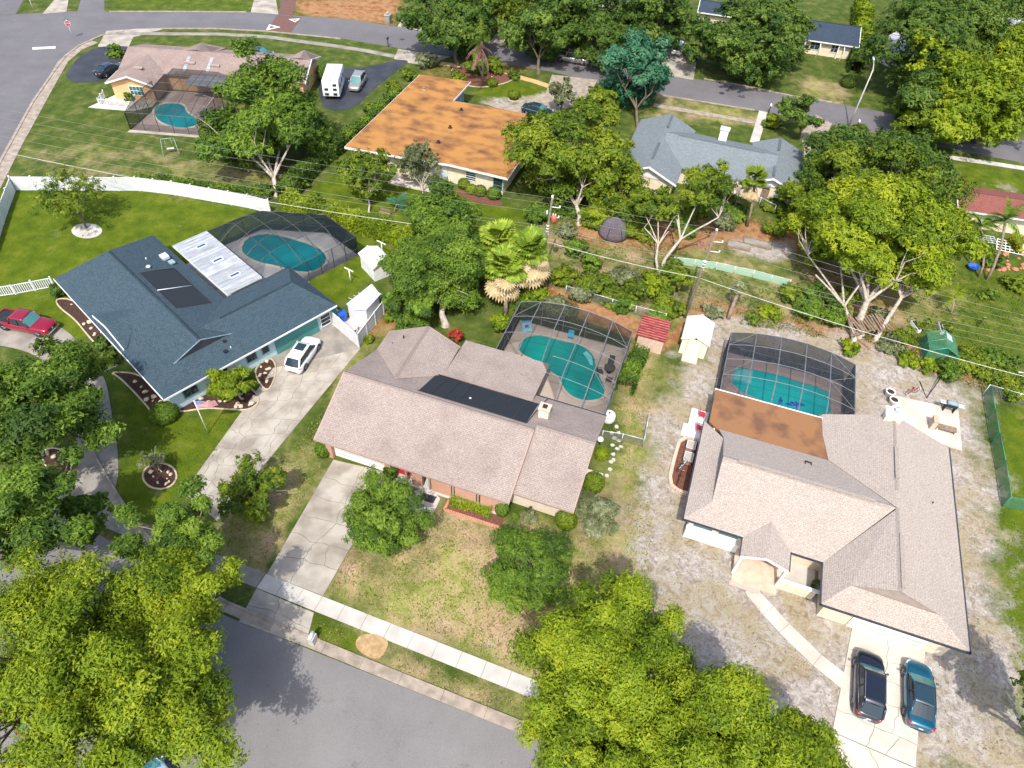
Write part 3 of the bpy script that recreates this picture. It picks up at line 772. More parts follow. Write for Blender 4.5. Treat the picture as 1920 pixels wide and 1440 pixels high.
sheet("side_street", px2([(1885, 258), (1960, 272), (1960, 310), (1890, 300)]), .013, M['asphtop'])
# ------------------------------------------------------------------ buildings
def V3(u, v, z): return (u, v, z)
def wallring(root, poly, z0, z1, mat, name="wall"):
    """walls round a footprint, each side a mesh of its own"""
    pts = [Vector((p[0], p[1])) for p in poly]
    area = sum(pts[i].x * pts[(i + 1) % len(pts)].y - pts[(i + 1) % len(pts)].x * pts[i].y for i in range(len(pts)))
    if area < 0: pts.reverse()
    for i in range(len(pts)):
        a, b_ = pts[i], pts[(i + 1) % len(pts)]; d = (b_ - a).normalized(); n_ = Vector((d.y, -d.x))
        mb = MB(); t = .14
        mb.prism([a, b_, b_ - n_ * t - d * t, a - n_ * t + d * t], z0, z1); mb.build(name, mat, root)
def edge_trim(root, pts, mat, w=.16, h=.2, name="fascia"):
    for a, b_ in zip(pts, pts[1:]):
        a, b_ = Vector(a), Vector(b_); d = b_ - a; L_ = d.length
        if L_ < .05: continue
        x = d.normalized(); y = Vector((0, 0, 1)).cross(x).normalized(); zz = x.cross(y)
        mt = Matrix((x, y, zz)).transposed()
        mb = MB(); mb.box((a + b_) / 2 + Vector((0, 0, -h * .35)), (L_ + w * .6, w, h), mat=mt); mb.build(name, mat, root)
def ridge_cap(root, pts, mat, w=.32, name="ridge_cap"):
    for a, b_ in zip(pts, pts[1:]):
        mb = MB(); a, b_ = Vector(a) + Vector((0, 0, .0)), Vector(b_) + Vector((0, 0, .0)); d = (b_ - a).normalized()
        s_ = Vector((0, 0, 1)).cross(d).normalized() * w * .5
        P_ = [a - s_ - Vector((0, 0, .05)), a + Vector((0, 0, .05)), a + s_ - Vector((0, 0, .05)), b_ + s_ - Vector((0, 0, .05)), b_ + Vector((0, 0, .05)), b_ - s_ - Vector((0, 0, .05))]
        mb.face([P_[0], P_[1], P_[4], P_[5]]); mb.face([P_[1], P_[2], P_[3], P_[4]]); mb.build(name, mat, root)
def window(root, c, w, h, ang, frame=None, pane=None, cols=2, rows=2, name="window"):
    """window set proud of a wall; ang = direction the wall runs, outward is to its right"""
    frame = frame or M['white']; pane = pane or M['glass']
    a = math.radians(ang); x = Vector((math.cos(a), math.sin(a), 0)); n_ = Vector((x.y, -x.x, 0)); c = Vector(c)
    mt = Matrix((x, n_, Vector((0, 0, 1)))).transposed()
    mb = MB(); t = .07
    for s_ in (-1, 1):
        mb.box(c + x * s_ * (w / 2) + n_ * .03, (t, .09, h + t), mat=mt); mb.box(c + Vector((0, 0, s_ * h / 2)) + n_ * .03, (w + t, .09, t), mat=mt)
    for k in range(1, cols): mb.box(c + x * (k / cols - .5) * w + n_ * .03, (t * .6, .07, h), mat=mt)
    for k in range(1, rows): mb.box(c + Vector((0, 0, (k / rows - .5) * h)) + n_ * .03, (w, .07, t * .6), mat=mt)
    fo = mb.build(name, frame, root)
    mb = MB(); mb.box(c + n_ * .012, (w, .02, h), mat=mt); mb.build("pane", pane, fo)
    return fo
def panel(root, c, w, h, ang, mat, name="door", t=.06, out=.02):
    a = math.radians(ang); x = Vector((math.cos(a), math.sin(a), 0)); n_ = Vector((x.y, -x.x, 0)); c = Vector(c)
    mt = Matrix((x, n_, Vector((0, 0, 1)))).transposed()
    mb = MB(); mb.box(c + n_ * out, (w, t, h), mat=mt); return mb.build(name, mat, root)
def vent(root, c, r=.07, h=.35, mat=None, name="vent_pipe"):
    mb = MB(); mb.lathe(c, [(r, -.1), (r, h), (r * .7, h + .02)], 8); return mb.build(name, mat or M['dark'], root)

# ---- the brown roofed ranch house in the middle
H = thing("ranch_house", "brown shingled ranch house with black solar strips above the cracked two-car driveway", "house", (g(589, 823, 2.5).x, g(589, 823, 2.5).y, 0), -16.5)
ER, ZE = 5.0, 2.5
def roof(root, planes, mat, t=.14, name="roof"):
    mb = MB()
    for p in planes: mb.slab(p, t)
    return mb.build(name, mat, root)
zs = lambda v: ER - abs(v - 5.8) * (ER - ZE) / 5.8
roof(H, [[V3(0, 0, ZE), V3(17.3, 0, ZE), V3(17.3, 5.8, ER), V3(0, 5.8, ER)],
         [V3(0, 5.8, ER), V3(17.3, 5.8, ER), V3(17.3, 11.6, ZE), V3(4.2, 11.6, ZE), V3(0, 11.6, ZE)],
         [V3(17.3, 1, ZE), V3(22.3, 1, ZE), V3(22.3, 6.5, 4.78), V3(17.3, 6.5, 4.78)],
         [V3(17.3, 6.5, 4.78), V3(22.3, 6.5, 4.78), V3(22.3, 11.6, ZE + .005), V3(17.3, 11.6, ZE + .005)],
         [V3(0, 11.55, ZE), V3(4.2, 7.0, 4.62), V3(4.2, 14.2, 4.62), V3(0, 14.2, ZE)],
         [V3(4.2, 7.0, 4.62), V3(7.3, 10.2, 3.1), V3(7.3, 14.2, 3.1), V3(4.2, 14.2, 4.62)],
         [V3(7.3, 10.25, 3.12), V3(15.8, 10.25, 3.12), V3(15.8, 15.7, 2.62), V3(7.3, 15.7, 2.62)]], S_MAIN)
ridge_cap(H, [V3(0, 5.8, ER), V3(17.3, 5.8, ER)], S_MAIN); ridge_cap(H, [V3(17.35, 6.5, 4.78), V3(22.3, 6.5, 4.78)], S_MAIN); ridge_cap(H, [V3(4.2, 7.2, 4.62), V3(4.2, 14.2, 4.62)], S_MAIN)
M['tanfascia'] = pm('taupe_fascia', (.36, .27, .23), (.3, .22, .19), rough=.7)
edge_trim(H, [V3(0, 5.8, ER - .03), V3(0, 0, ZE - .03), V3(17.3, 0, ZE - .03)], M['tanfascia'], .12, .18)
edge_trim(H, [V3(17.3, 0, ZE - .03), V3(17.3, 5.8, ER - .03)], M['tanfascia'], .1, .22)
edge_trim(H, [V3(17.36, 1, ZE - .03), V3(22.3, 1, ZE - .03), V3(22.3, 6.5, 4.74), V3(22.3, 11.6, ZE - .03)], M['tanfascia'], .12, .18)
edge_trim(H, [V3(15.9, 11.62, ZE + .02), V3(22.3, 11.62, ZE + .02)], M['trimdark'], .14, .14, "gutter")
edge_trim(H, [V3(0, 11.5, ZE - .03), V3(0, 14.2, ZE - .03), V3(4.2, 14.2, 4.58), V3(7.3, 14.2, 3.06)], M['tanfascia'], .12, .18)
wallring(H, [(.7, .7), (6.7, .7), (6.7, 2.0), (16.6, 2.0), (16.6, 1.7), (21.8, 1.7), (21.8, 11.1), (7, 11.1), (7, 13.6), (.7, 13.6)], 0, 2.45, M['brick'])
for tri in ([(.7, .7, 2.45), (.7, 5.8, 4.7), (.7, 11, 2.45)], [(21.8, 1.7, 2.45), (21.8, 6.5, 4.5), (21.8, 11.1, 2.45)], [(.7, 13.6, 2.4), (4.2, 13.6, 4.4), (6.9, 13.6, 3.0), (6.9, 13.6, 2.4)]):
    mb = MB(); mb.face(tri); mb.build("gable", M['cream'], H)
panel(H, (3.75, .7, 1.12), 4.9, 2.15, 0, M['white'], "garage_door")
for k in range(1, 4): panel(H, (3.75, .7, k * .54), 4.88, .03, 0, M['gutter'], "door_joint", out=.05)
for u in (1.0, 6.5): panel(H, (u, .55, 1.2), .5, 2.4, 0, M['brick'], "brick_pillar", t=.5, out=0)
for u in (8.2, 10.3, 12.4, 14.6, 16.8):
    mb = MB(); mb.box((u, .35, 1.22), (.16, .16, 2.44)); mb.build("porch_post", M['white'] if u > 17 else M['tanfascia'], H)
for (u, w_) in ((9.2, .9), (11.35, 1.75), (13.5, 1.85), (15.75, 1.9)):
    panel(H, (u, .42, 1.15), w_, 2.3, 0, M['brick'], "brick_pier", t=.3, out=0)
mb = MB(); mb.prism([(6.8, .1), (16.9, .1), (16.9, 2), (6.8, 2)], 0, .12); mb.build("porch_floor", M['concnew'], H)
panel(H, (9.0, 2.0, 1.1), 1.0, 2.1, 0, M['wood'], "front_door")
window(H, (12.2, 2.0, 1.4), 2.0, 1.2, 0, cols=3); window(H, (15.2, 2.0, 1.4), 1.6, 1.2, 0)
panel(H, (19.3, 1.66, 1.3), 4.95, 2.3, 0, M['brickcream'], "stone_facing", t=.08)
window(H, (19.6, 1.6, 2.02), 1.5, .7, 0, frame=M['dark'], pane=M['glasst'], cols=2, rows=1)
for k in range(8):     # solar matting strips on the rear slope
    u0 = 6.75 + k * 1.215
    mb = MB(); z0, z1 = zs(6.4) + .05, zs(9.95) + .05
    mb.slab([V3(u0, 6.4, z0), V3(u0 + 1.19, 6.4, z0), V3(u0 + 1.19, 9.95, z1), V3(u0, 9.95, z1)], .04)
    mb.build("solar_panel", M['solar'], H)
mb = MB(); mb.tube([V3(6.7, 10.02, zs(10) + .06), V3(16.6, 10.02, zs(10) + .06)], .05); mb.tube([V3(6.7, 6.36, zs(6.36) + .07), V3(16.5, 6.36, zs(6.36) + .07)], .04); mb.tube([V3(16.5, 6.4, zs(6.4) + .08), V3(16.7, 9.95, zs(9.95) + .08), V3(16.9, 11.4, zs(11.4) + .08)], .035)
mb.build("solar_pipe", M['dark'], H)
mb = MB(); mb.lathe((11.0, 7.6, zs(7.6) + .05), [(.1, 0), (.1, .06), (.03, .08)], 8); mb.build("vent_cap", M['white'], H)
ch = MB(); ch.box((17.45, 8.3, 4.35), (.85, .75, 1.5)); cho = ch.build("chimney", M['creamsiding'], H)
ch = MB(); ch.box((17.45, 8.3, 5.13), (1.0, .9, .1)); ch.build("chimney_cap", M['tanwood'], cho)
ch = MB(); ch.box((17.45, 8.3, 5.24), (.4, .35, .14)); ch.build("flue", M['dark'], cho)
vent(H, (2.2, 12.8, 3.6)); vent(H, (1.3, 12.2, 3.0), .05, .25)

# ---- the beige roofed house on the right
H3 = thing("sprawling_house", "sprawling house with pale beige shingles and an orange flat roof section by the screened pool", "house", (g(1282, 972, 2.7).x, g(1282, 972, 2.7).y, 0), -16.5)
e = 2.7
kE = (5.0 - 2.7) / 5.5
RM = 4.95; kM = (RM - e) / 5.3
zf = lambda v: e + v * kM
zE = lambda u: 5.0 - abs(u - 15.1) * kE
vly = 15.1 - (5.0 - RM) / kE
planes = [
    # front slope with a valley running down to the courtyard corner, split by the porch and the court
    [V3(0, 0, e), V3(4.6, 0, e), V3(6.4, 1.7, zf(1.7)), V3(8.2, 0, e), V3(10.6, 0, e), V3(14.98, 5.3, RM), V3(1.75, 5.3, RM), V3(1.75, 1.75, zf(1.75))],
    [V3(1.75, 5.3, RM), V3(14.98, 5.3, RM), V3(10.6, 9.95, zf(.65)), V3(1.3, 9.9, RM - 4.6 * kM), V3(1.75, 8.6, RM - 3.3 * kM)],
    [V3(0, 0, e), V3(1.75, 1.75, zf(1.75)), V3(1.75, 8.6, zf(1.75)), V3(0, 10.65, e)],
    [V3(10.6, 0.0, e), V3(15.1, 5.3, 5), V3(15.1, -1.95, 5.0), V3(12.2, -1.95, zE(12.2)), V3(10.6, -3.5, e)],
    [V3(10.6, -3.5, e), V3(20.6, -3.5, e), V3(18.35, -1.95, zE(18.35)), V3(12.2, -1.95, zE(12.2))],
    [V3(20.6, -3.5, e), V3(20.6, 15.5, e), V3(15.1, 15.3, 5.0), V3(15.1, -1.95, 5.0), V3(18.35, -1.95, zE(18.35))],
    [V3(15.1, 5.3, 5.0), V3(15.1, 15.3, 5.0), V3(9.55, 15.25, e), V3(10.5, 9.9, zE(10.5))],
]
roof(H3, planes, S_BEIGE)
mb = MB()
mb.slab([V3(4.6, -1.7, e), V3(6.4, -1.7, 3.42), V3(6.4, 1.7, zf(1.7)), V3(4.6, 0, e + .001)], .14); mb.slab([V3(6.4, -1.7, 3.42), V3(8.2, -1.7, e), V3(8.2, 0, e + .001), V3(6.4, 1.7, zf(1.7))], .14)
mb.build("porch_roof", S_BEIGE, H3)
M['greyshade'] = pm('grey_siding', (.34, .28, .25), (.28, .23, .2), rough=.85)
mb = MB(); mb.face([V3(1.76, 1.9, zf(1.75) + .02), V3(1.76, 8.5, zf(1.75) + .02), V3(1.76, 5.3, RM + .02)]); mb.build("gablet", M['greyshade'], H3)
mb = MB(); mb.face([V3(12.25, -1.94, zE(12.2)), V3(18.3, -1.94, zE(18.3)), V3(15.1, -1.94, 5.0)]); mb.build("gablet", M['greyshade'], H3)
ridge_cap(H3, [V3(1.8, 5.3, RM), V3(14.6, 5.3, RM)], S_BEIGE, .45); ridge_cap(H3, [V3(15.1, 7.0, 5.0), V3(15.1, 15.2, 5.0)], S_BEIGE, .3); ridge_cap(H3, [V3(15.1, -1.9, 5.0), V3(15.1, 5.3, 5.0)], S_BEIGE, .3)
mb = MB(); mb.box((15.1, 9.8, 5.09), (.28, 3.3, .1)); mb.build("ridge_vent", S_BEIGE, H3)
mb = MB(); mb.box((15.25, .6, 5.09), (.28, 4.6, .1)); mb.build("ridge_vent", S_BEIGE, H3)
mb = MB(); mb.box((8.2, 5.3, RM + .09), (10.5, .28, .1)); mb.build("ridge_vent", S_BEIGE, H3)
mb = MB(); mb.slab([V3(.4, 10.6, 2.86), V3(1.3, 9.85, 2.9), V3(10.75, 9.85, 2.95), V3(10.45, 14.75, 2.83), V3(.4, 14.75, 2.78)], .2); mb.build("flat_roof", M['flatrust'], H3)
edge_trim(H3, [V3(.35, 14.8, 2.78), V3(10.4, 14.8, 2.83)], M['white'], .1, .22)
D_ = M['trimdark']
edge_trim(H3, [V3(0, 10.65, e - .03), V3(-.03, 0, e - .03), V3(4.6, -.03, e - .03), V3(4.6, -1.7, e - .03)], D_, .15, .16, "gutter")
edge_trim(H3, [V3(8.2, -1.7, e - .02), V3(8.2, 0, e - .02), V3(10.58, 0, e - .02), V3(10.58, -3.53, e - .02), V3(20.63, -3.53, e - .02), V3(20.65, 15.5, e - .02)], D_, .15, .16, "gutter")
edge_trim(H3, [V3(4.6, -1.72, e - .04), V3(6.4, -1.72, 3.38), V3(8.2, -1.72, e - .04)], M['white'], .08, .2)
W3 = M['brickcream']
wallring(H3, [(.6, .6), (4.9, .6), (10.9, .9), (11.2, .9), (11.2, -2.9), (20, -2.9), (20, 14.7), (10, 14.7), (10, 10.4), (.9, 10.4)], 0, 2.66, W3)
panel(H3, (2.6, .6, .6), 4.2, 1.1, 0, M['white'], "lower_panel", t=.5, out=.2)
window(H3, (1.7, .55, 1.9), 1.6, 1.1, 0, frame=M['white'], pane=M['glasst'], cols=1, rows=1); window(H3, (3.7, .55, 1.9), 1.6, 1.1, 0, frame=M['white'], pane=M['glasst'], cols=1, rows=1)
mb = MB(); mb.prism([(4.7, -2.4), (8.1, -2.4), (8.1, .8), (4.7, .8)], 0, .14); mb.build("porch_floor", M['tanwood'], H3)
mb = MB(); mb.prism([(4.6, -2.8), (6.9, -2.8), (6.9, -2.4), (4.6, -2.4)], 0, .08); mb.build("porch_step", M['brickred'], H3)
for u in (4.75, 8.05):
    mb = MB(); mb.box((u, -1.6, 1.3), (.2, .2, 2.6)); mb.build("porch_post", M['white'], H3)
for k in range(3): panel(H3, (6.6 + k * .55, .62, 1.2), .5, 2.1, 0, M['wood'] if k else M['dark'], "front_door", out=.03)
mb = MB(); mb.prism([(8.1, -1.5), (10.9, -1.5), (10.9, .9), (8.1, .9)], 0, .1); mb.build("court_floor", M['concnew'], H3)
for k in range(8):
    mb = MB(); mb.box((8.2 + k * .34, -1.62, .55), (.33, .22, 1.1)); mb.build("stone_wall_block", W3, H3)
mb = MB(); mb.box((9.5, -1.62, 1.14), (2.9, .3, .07)); mb.build("wall_coping", M['white'], H3)
panel(H3, (15.9, -2.95, 1.15), 5.2, 2.2, 0, M['white'], "garage_door")
for k in range(1, 4): panel(H3, (15.9, -2.95, k * .55), 5.15, .03, 0, M['gutter'], "door_joint", out=.055)
mb = MB(); mb.box((14.95, 15.1, 4.6), (1.3, 1.0, 1.6)); co = mb.build("chimney", M['creamsiding'], H3)
mb = MB(); mb.box((14.95, 15.1, 5.43), (1.5, 1.2, .08)); mb.build("chimney_cap", M['white'], co)
mb = MB(); mb.lathe((15.1, 15.2, 5.47), [(.2, 0), (.2, .3), (.26, .32), (.26, .38), (.05, .42)], 12); mb.build("flue", M['galv'], co)
vent(H3, (18.4, 8.0, 3.6), .05, .2); vent(H3, (9.2, 8.3, 3.5), .08, .15)
mb = MB(); mb.box((8.7, 8.45, 3.72), (.5, .06, .12)); mb.box((8.46, 8.3, 3.72), (.06, .35, .12)); mb.box((8.94, 8.3, 3.72), (.06, .35, .12)); mb.build("roof_bracket", M['dark'], H3)

# ---- slate blue roofed house on the left
HB = thing("slate_roof_house", "low house with slate blue shingles, black solar mats and a white slatted patio roof", "house", (g(307, 749, 2.6).x, g(307, 749, 2.6).y, 0), 49)
e = 2.6; RA = 4.6; RB = 4.25; kA = (RA - e) / 5.35; kB = (RB - e) / 4.15
planes = [
    [V3(0, 0, e), V3(2.35, 2.35, e + 2.35 * kA), V3(5.35, 2.4, RA), V3(5.35, 20.2, RA), V3(0, 22.4, e)],       # west slope of the long wing
    [V3(0, 22.4, e), V3(5.35, 20.2, RA), V3(10.7, 22.8, e)],
    [V3(5.35, 20.2, RA), V3(5.35, 2.4, RA), V3(8.2, 2.4, RA - 2.85 * kA), V3(10.7, 6.9, e), V3(10.7, 22.8, e)],
    [V3(0, 0, e), V3(18.15, 0, e), V3(16.0, 4.15, RB), V3(6.3, 4.15, RB), V3(5.35, 2.45, e + 2.45 * kB), V3(2.35, 2.4, e + 2.4 * kB)],
    [V3(18.15, 0, e), V3(18.15, 8.3, e), V3(16.0, 4.15, RB)],
    [V3(6.3, 4.15, RB), V3(16.0, 4.15, RB), V3(18.15, 8.3, e), V3(10.2, 8.3, e)],
]
roof(HB, planes, S_BLUE)
mb = MB(); mb.slab([V3(.35, 7.9, 2.85), V3(.35, 11, 3.62), V3(3.6, 11, 3.9), V3(.6, 7.7, 2.9)], .1); mb.slab([V3(.35, 11, 3.62), V3(.35, 14.2, 2.85), V3(.6, 14.3, 2.9), V3(3.6, 11, 3.9)], .1); mb.build("entry_gable_roof", S_BLUE, HB)
edge_trim(HB, [V3(.3, 7.8, 2.8), V3(.3, 11, 3.58), V3(.3, 14.2, 2.8)], M['white'], .08, .2)
mb = MB(); mb.face([V3(2.4, 2.38, e + 2.3 * kB), V3(8.3, 2.38, e + 2.3 * kB), V3(5.35, 2.38, RA - .02)]); mb.build("gablet", M['trimdark'], HB)
edge_trim(HB, [V3(2.35, 2.35, RA - 3.0 * kA), V3(5.35, 2.35, RA), V3(8.3, 2.35, RA - 2.95 * kA)], M['skyblue'], .05, .09)
edge_trim(HB, [V3(0, 22.4, e - .03), V3(-.02, 0, e - .03), V3(18.15, -.02, e - .03)], M['white'], .1, .18)
edge_trim(HB, [V3(18.17, 0, e - .03), V3(18.17, 8.3, e - .03), V3(10.2, 8.33, e - .03)], M['trimdark'], .12, .14, "gutter")
ridge_cap(HB, [V3(5.35, 2.5, RA), V3(5.35, 20.1, RA)], S_BLUE); ridge_cap(HB, [V3(8.2, 4.15, RB), V3(16, 4.15, RB)], S_BLUE)
wallring(HB, [(.6, .6), (17.6, .6), (17.6, 7.7), (10.1, 7.7), (10.1, 21.8), (.6, 21.8)], 0, 2.55, M['paleblue'])
panel(HB, (13.6, .56, 1.15), 4.9, 2.2, 0, M['tealdoor'], "garage_door")
window(HB, (16.95, .56, 1.3), 1.15, 1.9, 0, frame=M['white'], cols=1, rows=4)
window(HB, (2.4, .56, 1.45), 1.3, 1.0, 0, frame=M['tealdoor'], cols=2, rows=1); window(HB, (8.6, .56, 1.5), 1.0, 1.0, 0, frame=M['tealdoor'], cols=2, rows=1); window(HB, (10.1, .56, 1.5), .7, .9, 0, frame=M['tealdoor'], cols=1, rows=1)
panel(HB, (5.6, .56, 1.1), 1.0, 2.0, 0, M['dark'], "door")
for (v0, v1) in ((7.9, 11.4), (11.45, 15.1)):
    mb = MB(); zz = lambda u: RA - (u - 5.35) * kA + .05
    mb.slab([V3(6.0, v0, zz(6.0)), V3(9.1, v0, zz(9.1)), V3(9.1, v1, zz(9.1)), V3(6.0, v1, zz(6.0))], .04); mb.build("solar_panel", M['solar'], HB)
mb = MB(); mb.tube([V3(5.95, 11.42, zz(5.95) + .03), V3(9.1, 11.42, zz(9.1) + .03)], .04); mb.build("solar_pipe", M['galv'], HB)
mb = MB(); mb.tube([V3(9.18, 7.8, zz(9.18) + .04), V3(9.18, 15.1, zz(9.18) + .04)], .04); mb.tube([V3(6, 15.15, zz(6)), V3(9.18, 15.15, zz(9.18))], .04); mb.build("solar_header", M['dark'], HB)
pr = MB()   # slatted patio roof: every board on its own
nb = 42
PT_ = [M['patio'], pm('patio_roof_pale', (.46, .48, .5), (.33, .35, .37), rough=.5, scale=1.4, detail=9), pm('patio_roof_grey', (.28, .3, .32), (.36, .38, .4), rough=.5, scale=1.1, detail=9)]
for k in range(nb):
    v0 = 8.35 + k * (10.75 / nb)
    mb = MB(); mb.box((13.05, v0 + .12, 3.0 + rnd.uniform(-.006, .006)), (3.95, 10.75 / nb - .03, .06)); mb.build("roof_board", rnd.choice(PT_), HB)
mb = MB()
for u in (11.12, 14.98): mb.box((u, 13.7, 2.88), (.12, 10.8, .2))
for v in (8.4, 19.05): mb.box((13.05, v, 2.88), (3.9, .12, .2))
mb.build("patio_frame", M['white'], HB)
for v in (9.0, 12.3, 15.6, 18.9):
    mb = MB(); mb.box((14.9, v, 1.42), (.12, .12, 2.8)); mb.build("patio_post", M['white'], HB)
for v in (10.3, 13.6, 16.9):
    mb = MB(); mb.box((13.2, v, 3.07), (1.15, .5, .1)); sk = mb.build("skylight", M['white'], HB)
    mb = MB(); mb.box((13.2, v, 3.125), (.95, .32, .02)); mb.build("pane", paint('skylight_glass', (.02, .08, .22), rough=.05) if 'skylight_glass' not in MATS else MATS['skylight_glass'], sk)
mb = MB(); mb.box((9.4, 17.4, 3.35), (.7, .9, .3)); mb.build("roof_hatch", M['galv'], HB)
mb = MB(); mb.box((9.55, 16.3, 3.2), (.55, .7, .12)); mb.build("roof_hatch", M['ltblue'] if False else M['skyblue'], HB)
mb = MB(); mb.lathe((7.2, 16.0, 3.9), [(.2, 0), (.2, .12), (.26, .14), (.1, .25)], 12); mb.build("vent_cap", M['white'], HB)
vent(HB, (7.7, 17.6, 3.75), .06, .2, M['white']); vent(HB, (7.3, 1.2, 3.0), .05, .25, M['white'])
mb = MB(); mb.box((6.7, 1.1, 3.12), (.35, .35, .12)); mb.box((7.2, 2.0, 3.45), (.3, .3, .12)); mb.build("roof_vent", M['dark'], HB)

# ---- taupe roofed house at the top left
HT = thing("taupe_roof_house", "long taupe roofed house with a peach gabled wing near the street corner", "house", (g(196.7, 155, 2.6).x, g(196.7, 155, 2.6).y, 0), 0)
e = 2.6
roof(HT, [[V3(0, 4.2, e), V3(27.6, 4.2, e), V3(27.6, 9, 4.1), V3(0, 9, 4.1)], [V3(0, 9, 4.1), V3(27.6, 9, 4.1), V3(27.6, 13.8, e), V3(0, 13.8, e)],
          [V3(0, 0, e), V3(3.45, 0, 3.75), V3(3.45, 7.7, 3.75), V3(0, 4.25, e)], [V3(3.45, 0, 3.75), V3(6.9, 0, e), V3(6.9, 4.25, e), V3(3.45, 7.7, 3.75)],
          [V3(7.8, 14.5, e), V3(10.2, 11.5, 4.35), V3(10.2, 9, 4.35), V3(7.6, 9, 4.0)], [V3(10.2, 11.5, 4.35), V3(12.6, 14.5, e), V3(12.8, 9, 4.0), V3(10.2, 9, 4.35)],
          [V3(24.2, 13.8, e), V3(25.9, 11.5, 4.35), V3(25.9, 8.7, 4.3), V3(24, 9, 4.05)], [V3(25.9, 11.5, 4.35), V3(27.6, 13.8, e), V3(27.7, 9, 4.1), V3(25.9, 8.7, 4.3)]], S_TAUPE)
edge_trim(HT, [V3(0, 4.2, e - .03), V3(0, 0, e - .03), V3(3.45, -.02, 3.72), V3(6.9, 0, e - .03)], M['white'], .1, .2)
edge_trim(HT, [V3(27.62, 4.2, e - .03), V3(27.62, 9, 4.07), V3(27.62, 13.8, e - .03)], M['white'], .1, .2)
wallring(HT, [(.5, .5), (6.4, .5), (6.4, 4.7), (27, 4.7), (27, 13.2), (.5, 13.2)], 0, 2.55, M['peach'])
mb = MB(); mb.face([V3(.5, .48, 2.5), V3(6.4, .48, 2.5), V3(3.45, .48, 3.5)]); mb.build("gable", M['peach'], HT)
mb = MB(); mb.face([V3(27.02, 4.7, 2.5), V3(27.02, 13.2, 2.5), V3(27.02, 9, 3.95)]); mb.build("gable", M['greyshade'], HT)
window(HT, (4.0, .48, 1.5), 2.0, 1.3, 0, cols=4, rows=2, pane=M['glasst']); window(HT, (27.03, 7.2, 1.5), 1.3, 1.3, 90, cols=2, rows=2)
for (u, v, l) in ((3.9, 3.0, 1.3), (10.0, 6.5, 1.6), (13.8, 6.3, 1.4)):
    mb = MB(); mb.box((u, v, e + (v - 4.2) * .31 + .12 if u > 7 else 3.72), (l, .5, .16)); mb.build("roof_vent", M['greyshade'], HT)
for u in (9.3, 12.7):
    mb = MB(); z0 = e + .7 * .31
    mb.slab([V3(u, 4.9, z0 + .05), V3(u + .5, 4.9, z0 + .05), V3(u + .5, 7.9, z0 + .98), V3(u, 7.9, z0 + .98)], .04); mb.build("roof_patch", M['patio'], HT)
mb = MB(); mb.slab([V3(10.8, 1.4, 2.5), V3(17, 1.4, 2.5), V3(17, 4.3, 2.62), V3(10.8, 4.3, 2.62)], .1); mb.build("patio_roof", M['patio'], HT)
mb = MB(); mb.prism([(-2.2, -2.6), (4.4, -2.8), (6.4, -1.0), (6.3, .45), (.6, .45), (-.2, 1.6)], 0, .08); mb.build("side_terrace", M['concnew'], HT)
fr_ = thing("terrace_railing", "low white picket railing round the terrace of the peach house", "railing", (HT.location.x, HT.location.y, 0), 0)
def picket_run(root, pts, h=1.0, step=.16, post=1.8, mat=None, base=0.0, pk=.05):
    mat = mat or M['vinyl']
    for a, b_ in zip(pts, pts[1:]):
        a, b_ = Vector((a[0], a[1])), Vector((b_[0], b_[1])); L_ = (b_ - a).length; an = math.degrees(math.atan2(b_.y - a.y, b_.x - a.x))
        mb = MB(); c_ = (a + b_) / 2
        for z in (.12, h - .08): mb.box((c_.x, c_.y, base + z), (L_, .06, .08), an)
        mb.build("rail", mat, root)
        n = max(1, int(L_ / step)); pkm = None
        for k in range(n):
            p = a.lerp(b_, (k + .5) / n)
            if pkm is None:
                mb = MB(); mb.box((0, 0, h / 2), (pk, .03, h - .1), an); o = mb.build("picket", mat, root); pkm = o.data
            else: o = link("picket", pkm, None, root)
            o.location = (p.x, p.y, base)
        n = max(1, int(round(L_ / post)))
        for k in range(n + 1):
            p = a.lerp(b_, k / n); mb = MB(); mb.box((p.x, p.y, base + (h + .1) / 2), (.11, .11, h + .1), an); mb.box((p.x, p.y, base + h + .12), (.15, .15, .04), an); mb.build("post", mat, root)
picket_run(fr_, [(-1.2, .6), (-.9, -1.8), (3.2, -2.1), (4.6, -1.6)], 1.0, .25, 1.6, base=.08)

# ---- orange flat roofed house
HO = thing("flat_roof_house", "house with a large orange lichen-covered flat roof and cream walls", "house", (g(646.7, 275, 3).x, g(646.7, 275, 3).y, 0), -16.5)
fp = [(0, 0), (7.5, .7), (14, 1.5), (21.8, 1.4), (21.8, 18.6), (14, 18.3), (7.6, 17.7), (7.55, 24.6), (-.2, 23.5)]
mb = MB(); mb.prism(fp, 2.82, 3.02); mb.build("roof", M['flatorange'], HO)
edge_trim(HO, [V3(*p, 2.95) for p in fp + [fp[0]]], M['white'], .14, .26)
wallring(HO, [(.8, .8), (7.5, 1.5), (14, 2.2), (21, 2.1), (21, 17.8), (14, 17.5), (6.8, 17.1), (6.8, 23.7), (.6, 22.8)], 0, 2.82, M['cream'])
panel(HO, (6.84, 20.6, 1.4), 6.0, 2.5, 90, M['skyblue'], "garage_side", t=.1)
for k in range(4): panel(HO, (6.9, 18.6 + k * 1.2, 1.4), .08, 2.4, 90, M['galv'], "wall_batten", t=.1)
window(HO, (12.0, 1.9, 1.45), 2.6, 1.9, 6, cols=3, rows=1, pane=M['galv']); window(HO, (16.6, 2.15, 1.6), 1.4, 1.2, 0, cols=1, rows=4); window(HO, (20.3, 2.1, 1.5), 1.2, 1.6, 0, frame=M['tealdoor'], cols=1, rows=3)
panel(HO, (4.6, 1.15, 1.4), 1.0, 2.2, 6, M['wood'], "door")
panel(HO, (7.9, 1.55, 1.5), 1.6, 1.4, 6, M['dark'], "screen_window")
